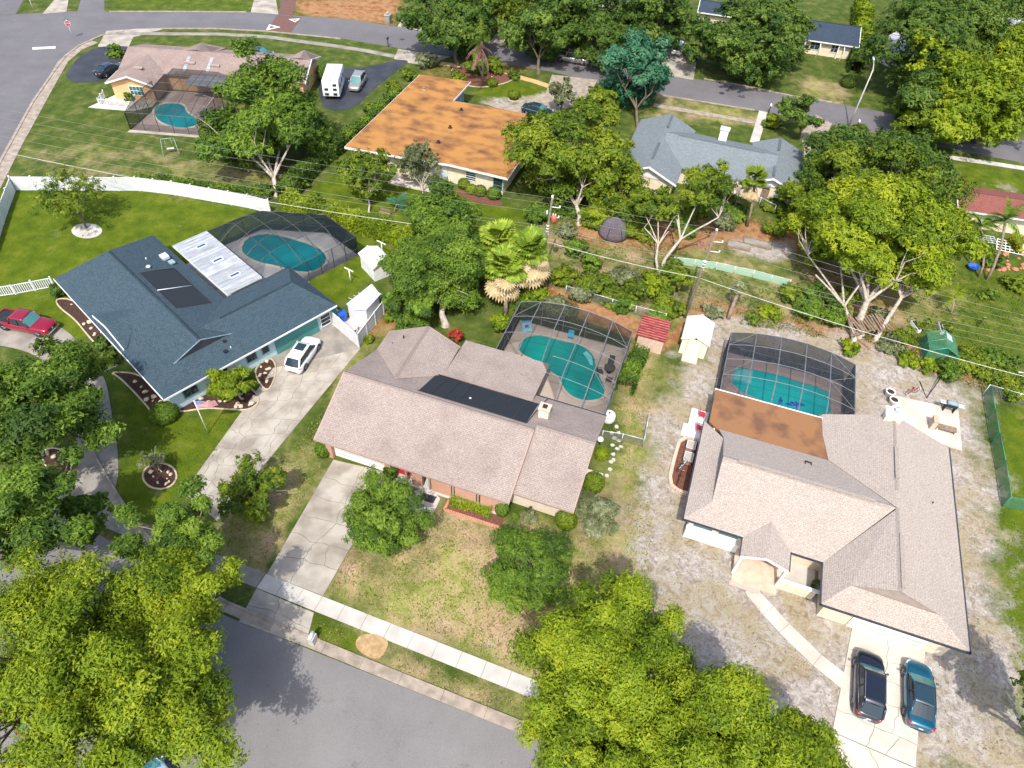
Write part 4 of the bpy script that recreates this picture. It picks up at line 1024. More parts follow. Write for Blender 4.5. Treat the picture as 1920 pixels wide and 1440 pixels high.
for (x, y) in ((795, 168), (865, 207), (844, 240), (822, 268)):
    p = g(x, y, 3.02); q = Vector((p.x - HO.location.x, p.y - HO.location.y)); a = math.radians(16.5); q = (q.x * math.cos(a) - q.y * math.sin(a), q.x * math.sin(a) + q.y * math.cos(a))
    mb = MB(); mb.lathe((q[0], q[1], 3.02), [(.3, 0), (.3, .05), (.12, .06), (.12, .3), (.2, .32), (.05, .4)], 10); mb.build("roof_vent", M['greyshade'] if x < 800 else M['dark'], HO)
mb = MB(); mb.prism([(6.5, -1.4), (13.2, -1.0), (13.2, 1.8), (6.5, 1.2)], 0, .12); mb.build("back_terrace", M['concbright'], HO)

# ---- grey roofed house
HG = thing("grey_roof_house", "grey shingled house with two gabled wings behind the bare-limbed tree", "house", (g(1492.5, 363.5, 2.5).x, g(1492.5, 363.5, 2.5).y, 0), -16.5)
e = 2.5
roof(HG, [[V3(-18, .2, e), V3(-3.2, .2, e), V3(-3.2, 5.1, 4.4), V3(-18, 5.1, 4.4)], [V3(-18, 5.1, 4.4), V3(-3.2, 5.1, 4.4), V3(-3.2, 10.4, e), V3(-18, 10.4, e)],
          [V3(-6.6, 0, e), V3(-3.2, 0, 3.9), V3(-3.2, 11.4, 3.9), V3(-6.6, 11.4, e)], [V3(-3.2, 0, 3.9), V3(.2, 0, e), V3(.2, 11.4, e), V3(-3.2, 11.4, 3.9)],
          [V3(-22.5, -4.3, e), V3(-18.4, -4.3, 4.2), V3(-18.4, 11.2, 4.2), V3(-22.5, 11.2, e)], [V3(-18.4, -4.3, 4.2), V3(-14.6, -4.3, e), V3(-14.6, 11.2, e), V3(-18.4, 11.2, 4.2)]], S_GREY)
for a, b_, c_ in ((V3(-22.5, -4.32, e - .03), V3(-18.4, -4.32, 4.17), V3(-14.6, -4.32, e - .03)), (V3(-6.6, -.02, e - .03), V3(-3.2, -.02, 3.87), V3(.2, -.02, e - .03))):
    edge_trim(HG, [a, b_, c_], M['white'], .1, .22)
for (a, b_, v, zt) in ((-22.1, -15, -3.8, 4.0), (-6.2, -.2, .5, 3.6)):
    mb = MB(); mb.face([V3(a, v, 2.3), V3(b_, v, 2.3), V3((a + b_) / 2, v, zt)]); mb.build("gable", M['white'], HG)
wallring(HG, [(-22, -3.8), (-15.1, -3.8), (-15.1, .8), (-6.2, .8), (-6.2, .5), (-.3, .5), (-.3, 10.9), (-6.2, 10.9), (-6.2, 9.8), (-15.1, 9.8), (-15.1, 10.7), (-22, 10.7)], 0, 2.45, M['cream'])
window(HG, (-1.8, .48, 1.5), 1.3, 1.1, 0, pane=M['galv'], rows=4, cols=1); panel(HG, (-3.6, .5, 1.1), .95, 2.0, 0, M['wood'], "door")
ridge_cap(HG, [V3(-16.4, 5.1, 4.42), V3(-5, 5.1, 4.42)], S_GREY)
for (u, v0, v1, z) in ((-18.4, -2.2, 2.2, 4.28), (-18.2, 7.0, 10.6, 4.28), (-3.2, 7.5, 11, 3.98), (-3.3, .5, 3, 3.98)):
    mb = MB(); mb.box((u, (v0 + v1) / 2, z), (.3, v1 - v0, .1)); mb.build("ridge_vent", S_GREY, HG)
mb = MB(); mb.box((-10.7, 8.9, 3.6), (1.1, .9, 2.2)); co = mb.build("chimney", M['white'], HG); mb = MB(); mb.box((-10.7, 8.9, 4.74), (1.3, 1.1, .1)); mb.build("chimney_cap", M['galv'], co)
mb = MB(); mb.slab([V3(-10.5, -2.6, 2.2), V3(-6.7, -2.6, 2.2), V3(-6.7, .7, 2.4), V3(-10.5, .7, 2.4)], .08); mb.build("lanai_roof", M['tanwood'], HG)
for u in (-10.4, -8.5, -6.8):
    mb = MB(); mb.box((u, -2.5, 1.05), (.1, .1, 2.1)); mb.build("lanai_post", M['alumlt'], HG)

# ---- houses beyond the upper street and at the right edge
def simple_house(name, label, base_px, ang, L_, W_, shing, wallm, ridge=1.6, z=2.5, wins=(), anchor='fl'):
    p = g(base_px[0], base_px[1], z); r = thing(name, label, "house", (p.x, p.y, 0), ang)
    roof(r, [[V3(0, 0, z), V3(L_, 0, z), V3(L_, W_ / 2, z + ridge), V3(0, W_ / 2, z + ridge)], [V3(0, W_ / 2, z + ridge), V3(L_, W_ / 2, z + ridge), V3(L_, W_, z), V3(0, W_, z)]], shing)
    edge_trim(r, [V3(0, W_ / 2, z + ridge - .03), V3(0, 0, z - .03), V3(L_, 0, z - .03), V3(L_, W_ / 2, z + ridge - .03)], M['white'], .1, .2)
    wallring(r, [(.5, .6), (L_ - .5, .6), (L_ - .5, W_ - .6), (.5, W_ - .6)], 0, z - .05, wallm)
    for s_ in (.48, L_ - .48):
        mb = MB(); mb.face([V3(s_, .6, z - .06), V3(s_, W_ - .6, z - .06), V3(s_, W_ / 2, z + ridge - .15)]); mb.build("gable", wallm, r)
    for (u, w_) in wins: window(r, (u, .58, 1.5), w_, 1.3, 0, cols=2, rows=2)
    ridge_cap(r, [V3(0, W_ / 2, z + ridge), V3(L_, W_ / 2, z + ridge)], shing)
    return r
hn = simple_house("navy_roof_house", "dark blue roofed house with white porch posts across the upper street", (1478, 69), -12, 12.2, 9.5, S_NAVY, M['cream'], 1.7, wins=((2, 1.4), (5, 1.6), (8.4, 1.2)))
for u in (3.2, 9.0):
    mb = MB(); mb.box((u, .2, 1.2), (.18, .18, 2.4)); mb.build("porch_post", M['white'], hn)
for u in (5.6, 9.7):
    mb = MB(); mb.tube([V3(u, -.4, 0), V3(u + .4, 0, 1.3), V3(u + .1, .2, 2.4)], .09); mb.build("porch_post", M['white'], hn)
simple_house("pale_roof_house", "pale grey roofed house half hidden under the large tree at the top right", (1640, 82), -62, 16, 9, S_WHITE, M['white'], 1.6)
simple_house("pale_roof_house", "white walled house with a pale roof cut off by the right edge of the view", (1868, 62), -30, 14, 10, S_WHITE, M['white'], 1.6)
simple_house("maroon_roof_house", "maroon shingled house behind the palms at the right edge", (1797, 393), -9, 20, 6.5, S_RED, M['cream'], .9)
simple_house("blue_roof_house", "house with a small blue roof corner showing between the trees at the top", (1308, 22), -12, 7, 6, S_NAVY, M['cream'], 1.2)
simple_house("white_house", "white walled house mostly hidden behind the oaks at the top centre", (1075, 2), -12, 12, 8, S_GREY, M['white'], 1.2)
# ------------------------------------------------------------------ pools, decks, screen enclosures
def local2(root, px, py, z=0.0):
    p = g(px, py, z); a = root.rotation_euler.z; d = Vector((p.x - root.location.x, p.y - root.location.y))
    return Vector((d.x * math.cos(-a) - d.y * math.sin(-a), d.x * math.sin(-a) + d.y * math.cos(-a)))
def pool(label, root_src, pts, water, coping, z=.08, it=2, cw=.32):
    r = thing("swimming_pool", label, "pool", tuple(root_src.location), math.degrees(root_src.rotation_euler.z))
    P_ = smooth_poly(pts, it)
    mb = MB(); mb.prism(P_, z - .02, z); mb.build("water", water, r)
    n = len(P_); mb = MB(); c_ = sum(P_, Vector((0, 0))) / n
    area = sum(P_[i].x * P_[(i + 1) % n].y - P_[(i + 1) % n].x * P_[i].y for i in range(n)); sg = 1 if area > 0 else -1
    out = []
    for i in range(n):
        d = (P_[(i + 1) % n] - P_[i - 1]).normalized(); out.append(P_[i] + Vector((d.y, -d.x)) * cw * sg)
    for i in range(n):
        j = (i + 1) % n; a, b_, c2, d2 = P_[i], P_[j], out[j], out[i]; zt = z + .07
        mb.face([(a.x, a.y, zt), (b_.x, b_.y, zt), (c2.x, c2.y, zt), (d2.x, d2.y, zt)]); mb.face([(a.x, a.y, z - .03), (b_.x, b_.y, z - .03), (b_.x, b_.y, zt), (a.x, a.y, zt)]); mb.face([(d2.x, d2.y, z - .06), (c2.x, c2.y, z - .06), (c2.x, c2.y, zt), (d2.x, d2.y, zt)])
    mb.build("coping", coping, r)
    return r
def deck(root, poly, mat, z=.06, name="pool_deck"):
    mb = MB(); mb.prism(poly, -.04, z); return mb.build(name, mat, root)
def clip_line(poly, axis, c):
    """span of the footprint along the other axis where coordinate[axis] == c"""
    xs_ = []
    n = len(poly)
    for i in range(n):
        a, b_ = poly[i], poly[(i + 1) % n]
        if (a[axis] - c) * (b_[axis] - c) <= 0 and abs(a[axis] - b_[axis]) > 1e-9:
            t = (c - a[axis]) / (b_[axis] - a[axis]); xs_.append(a[1 - axis] + t * (b_[1 - axis] - a[1 - axis]))
    return (min(xs_), max(xs_)) if len(xs_) >= 2 else None
def enclosure(label, src, poly, zf, ubays, vbars, alum, scr, walls, zwall=2.55, bw=.05, midrail=True, group=None, braces=()):
    """screen room: posts, arched roof beams across the bays, purlins, and one screen panel per bay"""
    r = thing("pool_enclosure", label, "pool cage", tuple(src.location), math.degrees(src.rotation_euler.z))
    us = ubays
    spans = []
    for u in us:
        uu = min(max(u, min(p[0] for p in poly) + 1e-4), max(p[0] for p in poly) - 1e-4)
        spans.append(clip_line(poly, 0, uu))
    K = 5
    for u, s_ in zip(us, spans):
        if s_ is None: continue
        pts = [V3(u, s_[0] + (s_[1] - s_[0]) * k / K, zf(u, s_[0] + (s_[1] - s_[0]) * k / K)) for k in range(K + 1)]
        mb = MB(); mb.tube(pts, bw, 4, smooth=False); mb.build("roof_beam", alum, r)
    for i in range(len(us) - 1):
        if spans[i] is None or spans[i + 1] is None: continue
        mb = MB()
        for k in range(K):
            q = []
            for (u, s_, kk) in ((us[i], spans[i], k), (us[i + 1], spans[i + 1], k), (us[i + 1], spans[i + 1], k + 1), (us[i], spans[i], k + 1)):
                v = s_[0] + (s_[1] - s_[0]) * kk / K; q.append(V3(u, v, zf(u, v)))
            mb.face(q[:3]); mb.face([q[0], q[2], q[3]])
        mb.build("roof_screen", scr, r)
    for v in vbars:
        s_ = clip_line(poly, 1, v)
        if not s_: continue
        n_ = 8; pts = [V3(s_[0] + (s_[1] - s_[0]) * k / n_, v, zf(s_[0] + (s_[1] - s_[0]) * k / n_, v)) for k in range(n_ + 1)]
        mb = MB(); mb.tube(pts, bw * .62, 4, smooth=False); mb.build("purlin", alum, r)
    for (a, b_, n_) in walls:
        a, b_ = Vector(a), Vector(b_)
        P_ = [a.lerp(b_, k / n_) for k in range(n_ + 1)]
        for k, p in enumerate(P_):
            mb = MB(); zt = zf(p.x, p.y); mb.box((p.x, p.y, zt / 2), (bw * 1.3, bw * 1.3, zt)); mb.build("post", alum, r)
        for k in range(n_):
            p, q = P_[k], P_[k + 1]
            mb = MB(); mb.face([V3(p.x, p.y, .06), V3(q.x, q.y, .06), V3(q.x, q.y, zf(q.x, q.y)), V3(p.x, p.y, zf(p.x, p.y))]); mb.build("wall_screen", scr, r)
            mb = MB(); mb.tube([V3(p.x, p.y, zf(p.x, p.y)), V3(q.x, q.y, zf(q.x, q.y))], bw * .8, 4, smooth=False)
            mb.tube([V3(p.x, p.y, .1), V3(q.x, q.y, .1)], bw * .8, 4, smooth=False)
            if midrail: mb.tube([V3(p.x, p.y, 1.0), V3(q.x, q.y, 1.0)], bw * .6, 4, smooth=False)
            mb.build("rail", alum, r)
    for a, b_ in braces:
        mb = MB(); mb.tube([V3(a[0], a[1], zf(*a)), V3(b_[0], b_[1], zf(*b_))], bw * .5, 4, smooth=False); mb.build("brace", alum, r)
    return r
# main house
dk = thing("pool_terrace", "", "", tuple(H.location), -16.5)
deck(dk, [(7.3, 11.0), (16.4, 11.0), (16.4, 15.79), (7.3, 15.79)], M['deck'], .055); deck(dk, [(10.4, 15.8), (10.4, 23.1), (22.1, 23.1), (22.1, 11.7), (15.9, 11.7), (15.9, 15.8)], M['deck'])
pool("teal kidney-shaped pool under the screen cage behind the brown roofed ranch house", H, [(11.5, 19.2), (11.7, 20.6), (12.4, 21.4), (13.5, 21.8), (15.5, 21.7), (16.8, 22.0), (18.0, 21.7), (19.1, 20.8), (19.6, 19.5), (20.5, 18.0), (21.2, 17.0), (21.3, 15.9), (20.7, 15.2), (19.6, 14.7), (18.4, 14.85), (17.4, 15.6), (16.8, 16.6), (16.0, 17.1), (14.9, 17.4), (13.6, 18.1), (12.2, 18.4)], M['water'], M['deck'], it=1, cw=.3)
mb = MB(); mb.prism([(18.2, 21.35), (18.9, 20.75), (19.3, 19.6), (19.0, 19.55), (18.5, 20.3), (17.9, 20.9)], .081, .086); mb.build("pool_step", M['waterlt'], bpy.data.objects["swimming_pool"])
zm = lambda u, v: 2.62 + min(1, max(0, v - (15.8 if u < 15.95 else 11.7)) / 2.2) * 1.15 * max(0, math.sin(math.pi * min(max((u - 10.4) / 11.7, 0), 1))) ** .8
enclosure("grey framed screen cage over the kidney-shaped pool, beside the maroon shed", H, [(10.4, 15.8), (10.4, 23.1), (22.1, 23.1), (22.1, 11.7), (15.95, 11.7), (15.95, 15.8)], zm, [10.4, 12.5, 15.0, 17.5, 20.0, 22.1], [13.6, 15.7, 18.2, 20.7, 23.08],
          M['alumlt'], M['screen'], [((10.4, 15.8), (10.4, 23.1), 3), ((10.4, 23.1), (22.1, 23.1), 5), ((22.1, 23.1), (22.1, 11.7), 5)], braces=[((10.4, 20.7), (12.5, 23.08)), ((10.4, 18.2), (12.5, 15.8)), ((22.1, 20.7), (20, 23.08)), ((22.1, 20.7), (20, 18.2)), ((22.1, 13.6), (20, 15.7)), ((22.1, 13.6), (20, 11.8))])
# beige house
dk = thing("pool_terrace", "", "", tuple(H3.location), -16.5)
deck(dk, [(.8, 14.6), (.8, 23.2), (12.7, 23.2), (12.7, 14.9), (10.5, 14.9)], M['deckpav'])
p3 = pool("bright turquoise angular pool under the screen cage of the beige roofed house", H3, [(2.1, 18.9), (2.1, 21.3), (3.8, 21.6), (6.9, 21.9), (7.8, 21.6), (10.2, 21.6), (11.4, 21.1), (11.5, 18.6), (10.6, 17.6), (8.3, 17.6), (5.8, 17.5), (3.0, 18.1)], M['water3'], M['deckpav'], it=0, cw=.28)
mb = MB(); mb.prism([(2.15, 19.5), (2.15, 21.25), (3.9, 21.55), (3.9, 19.6)], .081, .086); mb.build("tanning_ledge", M['waterlt'], p3)
mb = MB()
for k in range(9): mb.tube([V3(6.4 + rnd.uniform(-.2, 2.6), 17.8 + rnd.uniform(-.1, .9), .12), V3(6.4 + rnd.uniform(0, 2.8), 17.9 + rnd.uniform(0, .9), .15)], .09, 5)
tag(mb.build("pool_float", M['blueplastic'], None), "deep blue inflatable float lying in the angular turquoise pool", "pool float")
bpy.data.objects["pool_float"].location = H3.location; bpy.data.objects["pool_float"].rotation_euler = H3.rotation_euler
z3 = lambda u, v: 2.75 + min(1, max(0, v - 14.9) / 2.5) * 1.05 * max(0, math.sin(math.pi * min(max((u - .8) / 11.9, 0), 1))) ** .8 * (1 if v > 15 else 1)
enclosure("dark framed screen cage over the angular turquoise pool behind the rusty flat roof", H3, [(.8, 14.9), (.8, 23.2), (12.7, 23.2), (12.7, 14.9)], z3, [.8, 3.1, 5.4, 7.8, 10.2, 12.7], [17.0, 19.2, 21.3, 23.18],
          M['alumlt'], M['screendark'], [((.8, 14.9), (.8, 23.2), 4), ((.8, 23.2), (12.7, 23.2), 5), ((12.7, 23.2), (12.7, 15.6), 4)], braces=[((12.7, 21.3), (10.2, 23.18)), ((12.7, 21.3), (10.2, 19.2)), ((12.7, 17), (10.2, 15)), ((12.7, 17), (10.2, 19.2)), ((.8, 21.3), (3.1, 23.18)), ((.8, 17), (3.1, 19.2)), ((.8, 17), (3.1, 15))])
# slate roofed house
dk = thing("pool_terrace", "", "", tuple(HB.location), 49)
PB = [(15.2, 8.6), (15.2, 19.6), (21.4, 19.4), (26.6, 13.6), (26.6, 7.9), (18.4, 7.9)]
deck(dk, PB, M['deckgrey']); deck(dk, [(18.3, 0), (18.3, 7.9), (19.8, 7.8), (19.0, 5.6), (19.1, 3.4), (19.6, .6)], M['concnew'], .04, "side_path")
deck(dk, [(11, 8.4), (11, 19.3), (15.2, 19.3), (15.2, 8.4)], M['deckgrey'], .05)
pool("blue grecian pool under the large dark screen cage of the slate roofed house", HB, [(17.3, 16.2), (17.5, 17.5), (19.1, 19.0), (21.0, 18.6), (22.3, 16.8), (24.1, 12.3), (23.9, 10.2), (22.7, 8.9), (20.9, 8.9), (19.7, 10.2), (18.8, 12.4), (17.7, 14.2)], M['water2'], M['concbright'], it=1, cw=.35)
def dist_edge(u, v):
    n = len(PB); dm = 1e9
    for i in range(n):
        a, b_ = PB[i], PB[(i + 1) % n]; dx, dy = b_[0] - a[0], b_[1] - a[1]
        t = min(max(((u - a[0]) * dx + (v - a[1]) * dy) / (dx * dx + dy * dy), 0), 1); dm = min(dm, math.hypot(u - a[0] - t * dx, v - a[1] - t * dy))
    return dm
zb = lambda u, v: 2.6 + 1.5 * (1 - (1 - min(dist_edge(u, v) / 3.6, 1)) ** 2)
enclosure("large dark screen cage with a domed roof over the blue grecian pool", HB, PB, zb, [15.2, 17.4, 19.6, 21.8, 24.2, 26.6], [10.2, 12.4, 14.6, 16.8], M['alum'], M['screendark'],
          [((15.2, 19.6), (21.4, 19.4), 3), ((21.4, 19.4), (26.6, 13.6), 3), ((26.6, 13.6), (26.6, 7.9), 3), ((26.6, 7.9), (18.4, 7.9), 5)])
# taupe roofed house
dk = thing("pool_terrace", "", "", tuple(HT.location), 0)
PT = [(6.2, -8.0), (16.4, -8.2), (17.0, 4.2), (7.0, 4.2), (7.0, -.2)]
deck(dk, PT, M['deckpav']); deck(dk, [(6.0, -8.6), (16.6, -8.8), (16.6, -8.2), (6.1, -8.0)], M['conc'], .05, "deck_edge")
TL = [local2(HT, x / 3, y / 3) for x, y in [(862, 625), (900, 592), (960, 582), (1035, 590), (1050, 640), (1110, 672), (1122, 705), (1040, 728), (960, 713), (890, 683)]]
pool("blue kidney-shaped pool in the cage beside the peach gabled wing", HT, TL, M['water2'], M['concbright'], it=2, cw=.3)
zt_ = lambda u, v: 2.55 + .9 * min(1, max(0, (v + 8) / 3.5)) * min(1, max(0, (16.8 - u) / 3) + .3)
enclosure("dark screen cage on the corner lot beside the peach gabled wing", HT, PT, zt_, [6.2, 8.4, 10.6, 12.8, 15, 16.4], [-5.5, -3, -.5, 2], M['alum'], M['screen'],
          [((6.2, -8), (7.0, -.2), 3), ((6.2, -8), (16.4, -8.2), 5), ((16.4, -8.2), (17, 4.2), 5)])

# things on the decks
def on(root, u, v, z=0.0):
    a = root.rotation_euler.z; return Vector((root.location.x + u * math.cos(a) - v * math.sin(a), root.location.y + u * math.sin(a) + v * math.cos(a), z))
def chair(name, label, loc, ang, mat, group=None, lounge=False):
    r = thing(name, label, "chair", loc, ang, group)
    mb = MB(); mb.box((0, 0, .42), (.55, .52, .05)); mb.build("seat", mat, r)
    mb = MB(); mb.box((0, .27, .7), (.55, .05, .55), mat=Matrix.Rotation(math.radians(-12), 3, 'X')); mb.build("backrest", mat, r)
    for sx in (-1, 1):
        for sy in (-1, 1):
            mb = MB(); mb.box((sx * .25, sy * .22, .2), (.04, .04, .4)); mb.build("leg", mat, r)
        mb = MB(); mb.box((sx * .29, 0, .62), (.05, .5, .04)); mb.build("armrest", mat, r)
    return r
t = thing("patio_table", "round dark patio table inside the cage at the right end of the kidney pool", "table", on(H, 21.0, 19.3, .06))
mb = MB(); mb.lathe((0, 0, .7), [(.55, 0), (.55, .04)], 20, smooth=False); mb.build("table_top", M['alum'], t); mb = MB(); mb.lathe((0, 0, 0), [(.25, 0), (.05, .05), (.05, .7)], 10); mb.build("pedestal", M['dark'], t)
for i, (u, v, a, lab) in enumerate(((20.9, 20.4, 0, "dark patio chair behind the round patio table in the cage"), (21.3, 18.0, 180, "dark patio chair in front of the round patio table in the cage"), (20.2, 18.7, 120, "dark patio chair on the pool side of the round patio table"))):
    chair("patio_chair", lab, on(H, u, v, .06), a - 16, M['alum'], "patio chairs by the kidney pool")
t = thing("plastic_playhouse", "light blue plastic play slide in the far left corner of the kidney pool cage", "toy", on(H, 11.6, 21.9, .06), 10)
mb = MB(); mb.slab([V3(-.5, -.3, .15), V3(.5, -.3, .15), V3(.5, .5, .8), V3(-.5, .5, .8)], .08); mb.build("slide_bed", M['ltblue'], t); mb = MB(); mb.box((0, .5, .45), (1.0, .1, .9)); mb.build("slide_frame", M['ltblue'], t); mb = MB(); mb.box((0, .1, .55), (.5, .3, .1)); mb.build("slide_seat", M['redpaint'], t)
t = thing("plastic_chair", "small light blue plastic chair on the far deck of the kidney pool", "chair", on(H, 16.1, 22.6, .06), -10)
mb = MB(); mb.box((0, 0, .3), (.6, .5, .1)); mb.build("seat", M['ltblue'], t); mb = MB(); mb.box((0, .25, .55), (.6, .08, .5)); mb.build("backrest", M['ltblue'], t)
for s_ in (-1, 1):
    mb = MB(); mb.box((s_ * .25, 0, .15), (.08, .45, .3)); mb.build("leg", M['ltblue'], t)
# ------------------------------------------------------------------ vegetation
LEAF_TOTAL = 0
def leaf_mesh(name, C_, Nn, size, tint, rng, aspect=.55):
    """one bent-less quad per leaf spray at centres C_, facing Nn"""
    global LEAF_TOTAL
    n = len(C_); LEAF_TOTAL += n
    t = rng.normal(size=(n, 3)); a = np.cross(Nn, t); a /= np.linalg.norm(a, axis=1, keepdims=True) + 1e-9
    b_ = np.cross(Nn, a); s = size * rng.uniform(.45, 1.6, (n, 1))
    a = a * s; b_ = b_ * s * aspect
    v = np.stack([C_ - a - b_ * .8, C_ - a + b_ * .8, C_ + a * 1.1], 1).reshape(-1, 3)
    me = bpy.data.meshes.new(name)
    me.vertices.add(3 * n); me.vertices.foreach_set("co", v.astype(np.float32).ravel())
    me.loops.add(3 * n); me.loops.foreach_set("vertex_index", np.arange(3 * n, dtype=np.int32))
    me.polygons.add(n); me.polygons.foreach_set("loop_start", np.arange(0, 3 * n, 3, dtype=np.int32))
    me.update(calc_edges=True)
    at = me.attributes.new("tint", 'FLOAT', 'FACE'); at.data.foreach_set("value", np.clip(tint, 0, 1).astype(np.float32))
    return me

def crown_points(rng, R, n_clumps, n_leaves, flat=.75, up=.5, hollow=.55, clump=.30, ragged=.18):
    """sprays gathered in clumps through the outer part of an ellipsoid"""
    d = rng.normal(size=(n_clumps * 3, 3)); d /= np.linalg.norm(d, axis=1, keepdims=True)
    d = d[d[:, 2] > -up * 2.2 - rng.uniform(0, .25, len(d))][:n_clumps]
    rad = rng.uniform(hollow, 1.0, len(d)) * (1 + rng.normal(0, ragged, len(d)))
    cc = d * rad[:, None] * (1 - clump * .6)
    cr = clump * rng.uniform(.6, 1.25, len(cc))
    per = 18; ns = max(n_leaves // per, 20)
    w = cr ** 2; w /= w.sum(); k = rng.choice(len(cc), ns, p=w)
    e_ = rng.normal(size=(ns, 3)); e_ /= np.linalg.norm(e_, axis=1, keepdims=True)
    e_[:, 2] = np.where((e_[:, 2] < -.1) & (rng.random(ns) < .65), -e_[:, 2], e_[:, 2])
    rr = cr[k] * rng.uniform(.22, 1.38, ns) ** .85
    S_ = cc[k] + e_ * rr[:, None] * np.array([1, 1, .8])          # twig ends
    st = rng.normal(.5, .2, len(cc))[k] + rng.normal(0, .14, ns)
    j = rng.integers(0, ns, n_leaves); Rm = float(np.mean(R))
    d_ = rng.normal(size=(n_leaves, 3)); d_ /= np.linalg.norm(d_, axis=1, keepdims=True)
    tw = min(.085, .42 / Rm) * rng.uniform(.6, 1.5, ns)
    P_ = S_[j] + d_ * (tw[j] * rng.uniform(.3, 1, n_leaves) ** .5)[:, None] * (Rm / np.array(R))
    out = d_ * .55 + e_[j] * .45 + S_[j] * .25 + np.array([0, 0, .5]) + rng.normal(size=P_.shape) * .35
    out /= np.linalg.norm(out, axis=1, keepdims=True)
    tint = st[j] + rng.normal(0, .10, n_leaves) + d_[:, 2] * .08  # last term tints the upper side of each spray lighter, top light in the colour
    P_ = P_ * np.array(R)
    return P_, out, tint, cc * np.array(R)

def limbs(name, base, fork, targets, r0, mat, parent, rng, n=6, min_r=.03):
    mb = MB(); base = Vector(base); fork = Vector(fork)
    mid = base.lerp(fork, .5) + Vector((rng.normal(0, .08), rng.normal(0, .08), 0)) * (fork - base).length
    mb.tube([base - Vector((0, 0, .1)), base + Vector((0, 0, .25)), mid, fork], [r0 * 1.5, r0 * 1.1, r0 * .9, r0 * .75], 8, caps=False)
    hubs = []
    for i in range(5):
        a = 2 * math.pi * i / 5 + rng.uniform(-.4, .4); tt = [Vector(t) for t in targets]
        c = sum(tt, Vector()) / len(tt)
        h = fork.lerp(c, .5) + Vector((math.cos(a), math.sin(a), rng.uniform(-.1, .25))) * (c - fork).length * .36
        mb.tube([fork, fork.lerp(h, .5) + Vector((0, 0, .1)), h], [r0 * .55, r0 * .42, r0 * .34], 6, caps=False); hubs.append(h)
    for t in targets:
        t = Vector(t); h = min(hubs, key=lambda q: (q - t).length)
        m1 = h.lerp(t, .45) + Vector((rng.normal(), rng.normal(), rng.normal())) * .08 * (t - h).length
        mb.tube([h, m1, h.lerp(t, .8), h.lerp(t, 1.05)], [r0 * .28, r0 * .17, r0 * .10, min_r * .6], n - 1, caps=False)
    return mb.build(name, mat, parent)

def tree(label, base, centre, R, mat, n_clumps=26, n_leaves=9000, size=.2, trunk=.25, bark=None, kind="tree", name="broadleaf_tree", seed=None, fork=.35, group=None, kw=None, bare=0, cat="tree"):
    rng = np.random.default_rng(seed if seed is not None else int(abs(base[0] * 131 + base[1] * 17)) + 5)
    r = thing(name, label, cat, (base[0], base[1], 0), 0, group)
    P_, nn, tint, cc = crown_points(rng, R, n_clumps, n_leaves, **(kw or {}))
    off = np.array([centre[0] - base[0], centre[1] - base[1], centre[2]])
    me = leaf_mesh("crown", P_ + off, nn, size, tint, rng)
    link("crown", me, mat, r)
    c = Vector(off); f = Vector((0, 0, 0)).lerp(c, fork); f.z = max(f.z, c.z * fork)
    T = [Vector(q) + c for q in cc]
    if bare:
        for i in range(bare):
            a = rng.uniform(0, 6.28); T.append(c + Vector((math.cos(a) * R[0] * .82, math.sin(a) * R[1] * .82, rng.uniform(-.35, .35) * R[2])))
    limbs("trunk", (0, 0, 0), f, T, trunk, bark or M['bark'], r, rng)
    return r

def ptree(label, bpx, cpx, zc, rpx, mat, rz=None, n=9000, sq=1.0, base_h=0.0, **k):
    """tree surveyed from its foot and the middle of its crown"""
    c = g(cpx[0], cpx[1], zc)
    b_ = g(bpx[0], bpx[1]) if bpx else Vector((c.x, c.y, 0))
    dist = (Vector((0, 0, CAM_H)) - c).length; R_ = rpx * dist / 1300.0
    return tree(label, b_, (c.x, c.y, c.z), (R_ * sq, R_, rz or R_ * .75), mat, n_leaves=n, **k)

# the big near canopies
ptree("huge yellow-green street oak filling the bottom left corner", (150, 1330), (140, 1230), 8.5, 215, L_YG, rz=4.2, n=135000, size=0.1, n_clumps=150, trunk=.45, seed=1, kw=dict(clump=.135, hollow=.35, ragged=.16))
ptree("yellow-green oak whose right side overhangs the street next to its dark shadow", (250, 1390), (305, 1335), 8.2, 125, L_YG, rz=3.4, n=60000, size=0.1, n_clumps=60, trunk=.35, seed=2, kw=dict(clump=.19, hollow=.3, ragged=.24))
ptree("greener oak reaching over the end of the narrow cracked driveway", (290, 1080), (335, 1005), 7.5, 82, L_GR, rz=2.6, n=44000, size=0.1, n_clumps=42, trunk=.25, seed=3, kw=dict(clump=.2, hollow=.3, ragged=.25), bare=4, bark=M['barkpale'])
ptree("yellow-green oak beside the driveway apron by the kerb", (330, 1160), (330, 1130), 7.8, 98, L_YG, rz=3.0, n=44000, size=0.1, n_clumps=52, trunk=.3, seed=4, kw=dict(clump=.19, hollow=.3, ragged=.25))
ptree("broad green oak at the left edge over the circular drive", (40, 870), (50, 770), 8, 125, L_GR, rz=4, n=72000, size=0.137, n_clumps=66, trunk=.4, seed=5, kw=dict(clump=.18, hollow=.3, ragged=.22))
ptree("broad green oak at the left edge below the circular drive island", (20, 1060), (30, 960), 8, 105, L_GR, rz=3.4, n=52000, size=0.130, n_clumps=50, trunk=.35, seed=6, kw=dict(clump=.19, hollow=.3, ragged=.22))
ptree("small dark green tree beside the end of the circular drive", (150, 1060), (165, 965), 5, 42, L_GR, rz=1.6, n=10150, size=0.141, n_clumps=16, trunk=.14, seed=7)
ptree("mid green oak on the circular drive island next to the red pickup's shade", (110, 800), (120, 700), 6, 62, L_MD, rz=2.4, n=17400, size=0.158, n_clumps=26, trunk=.2, seed=8)
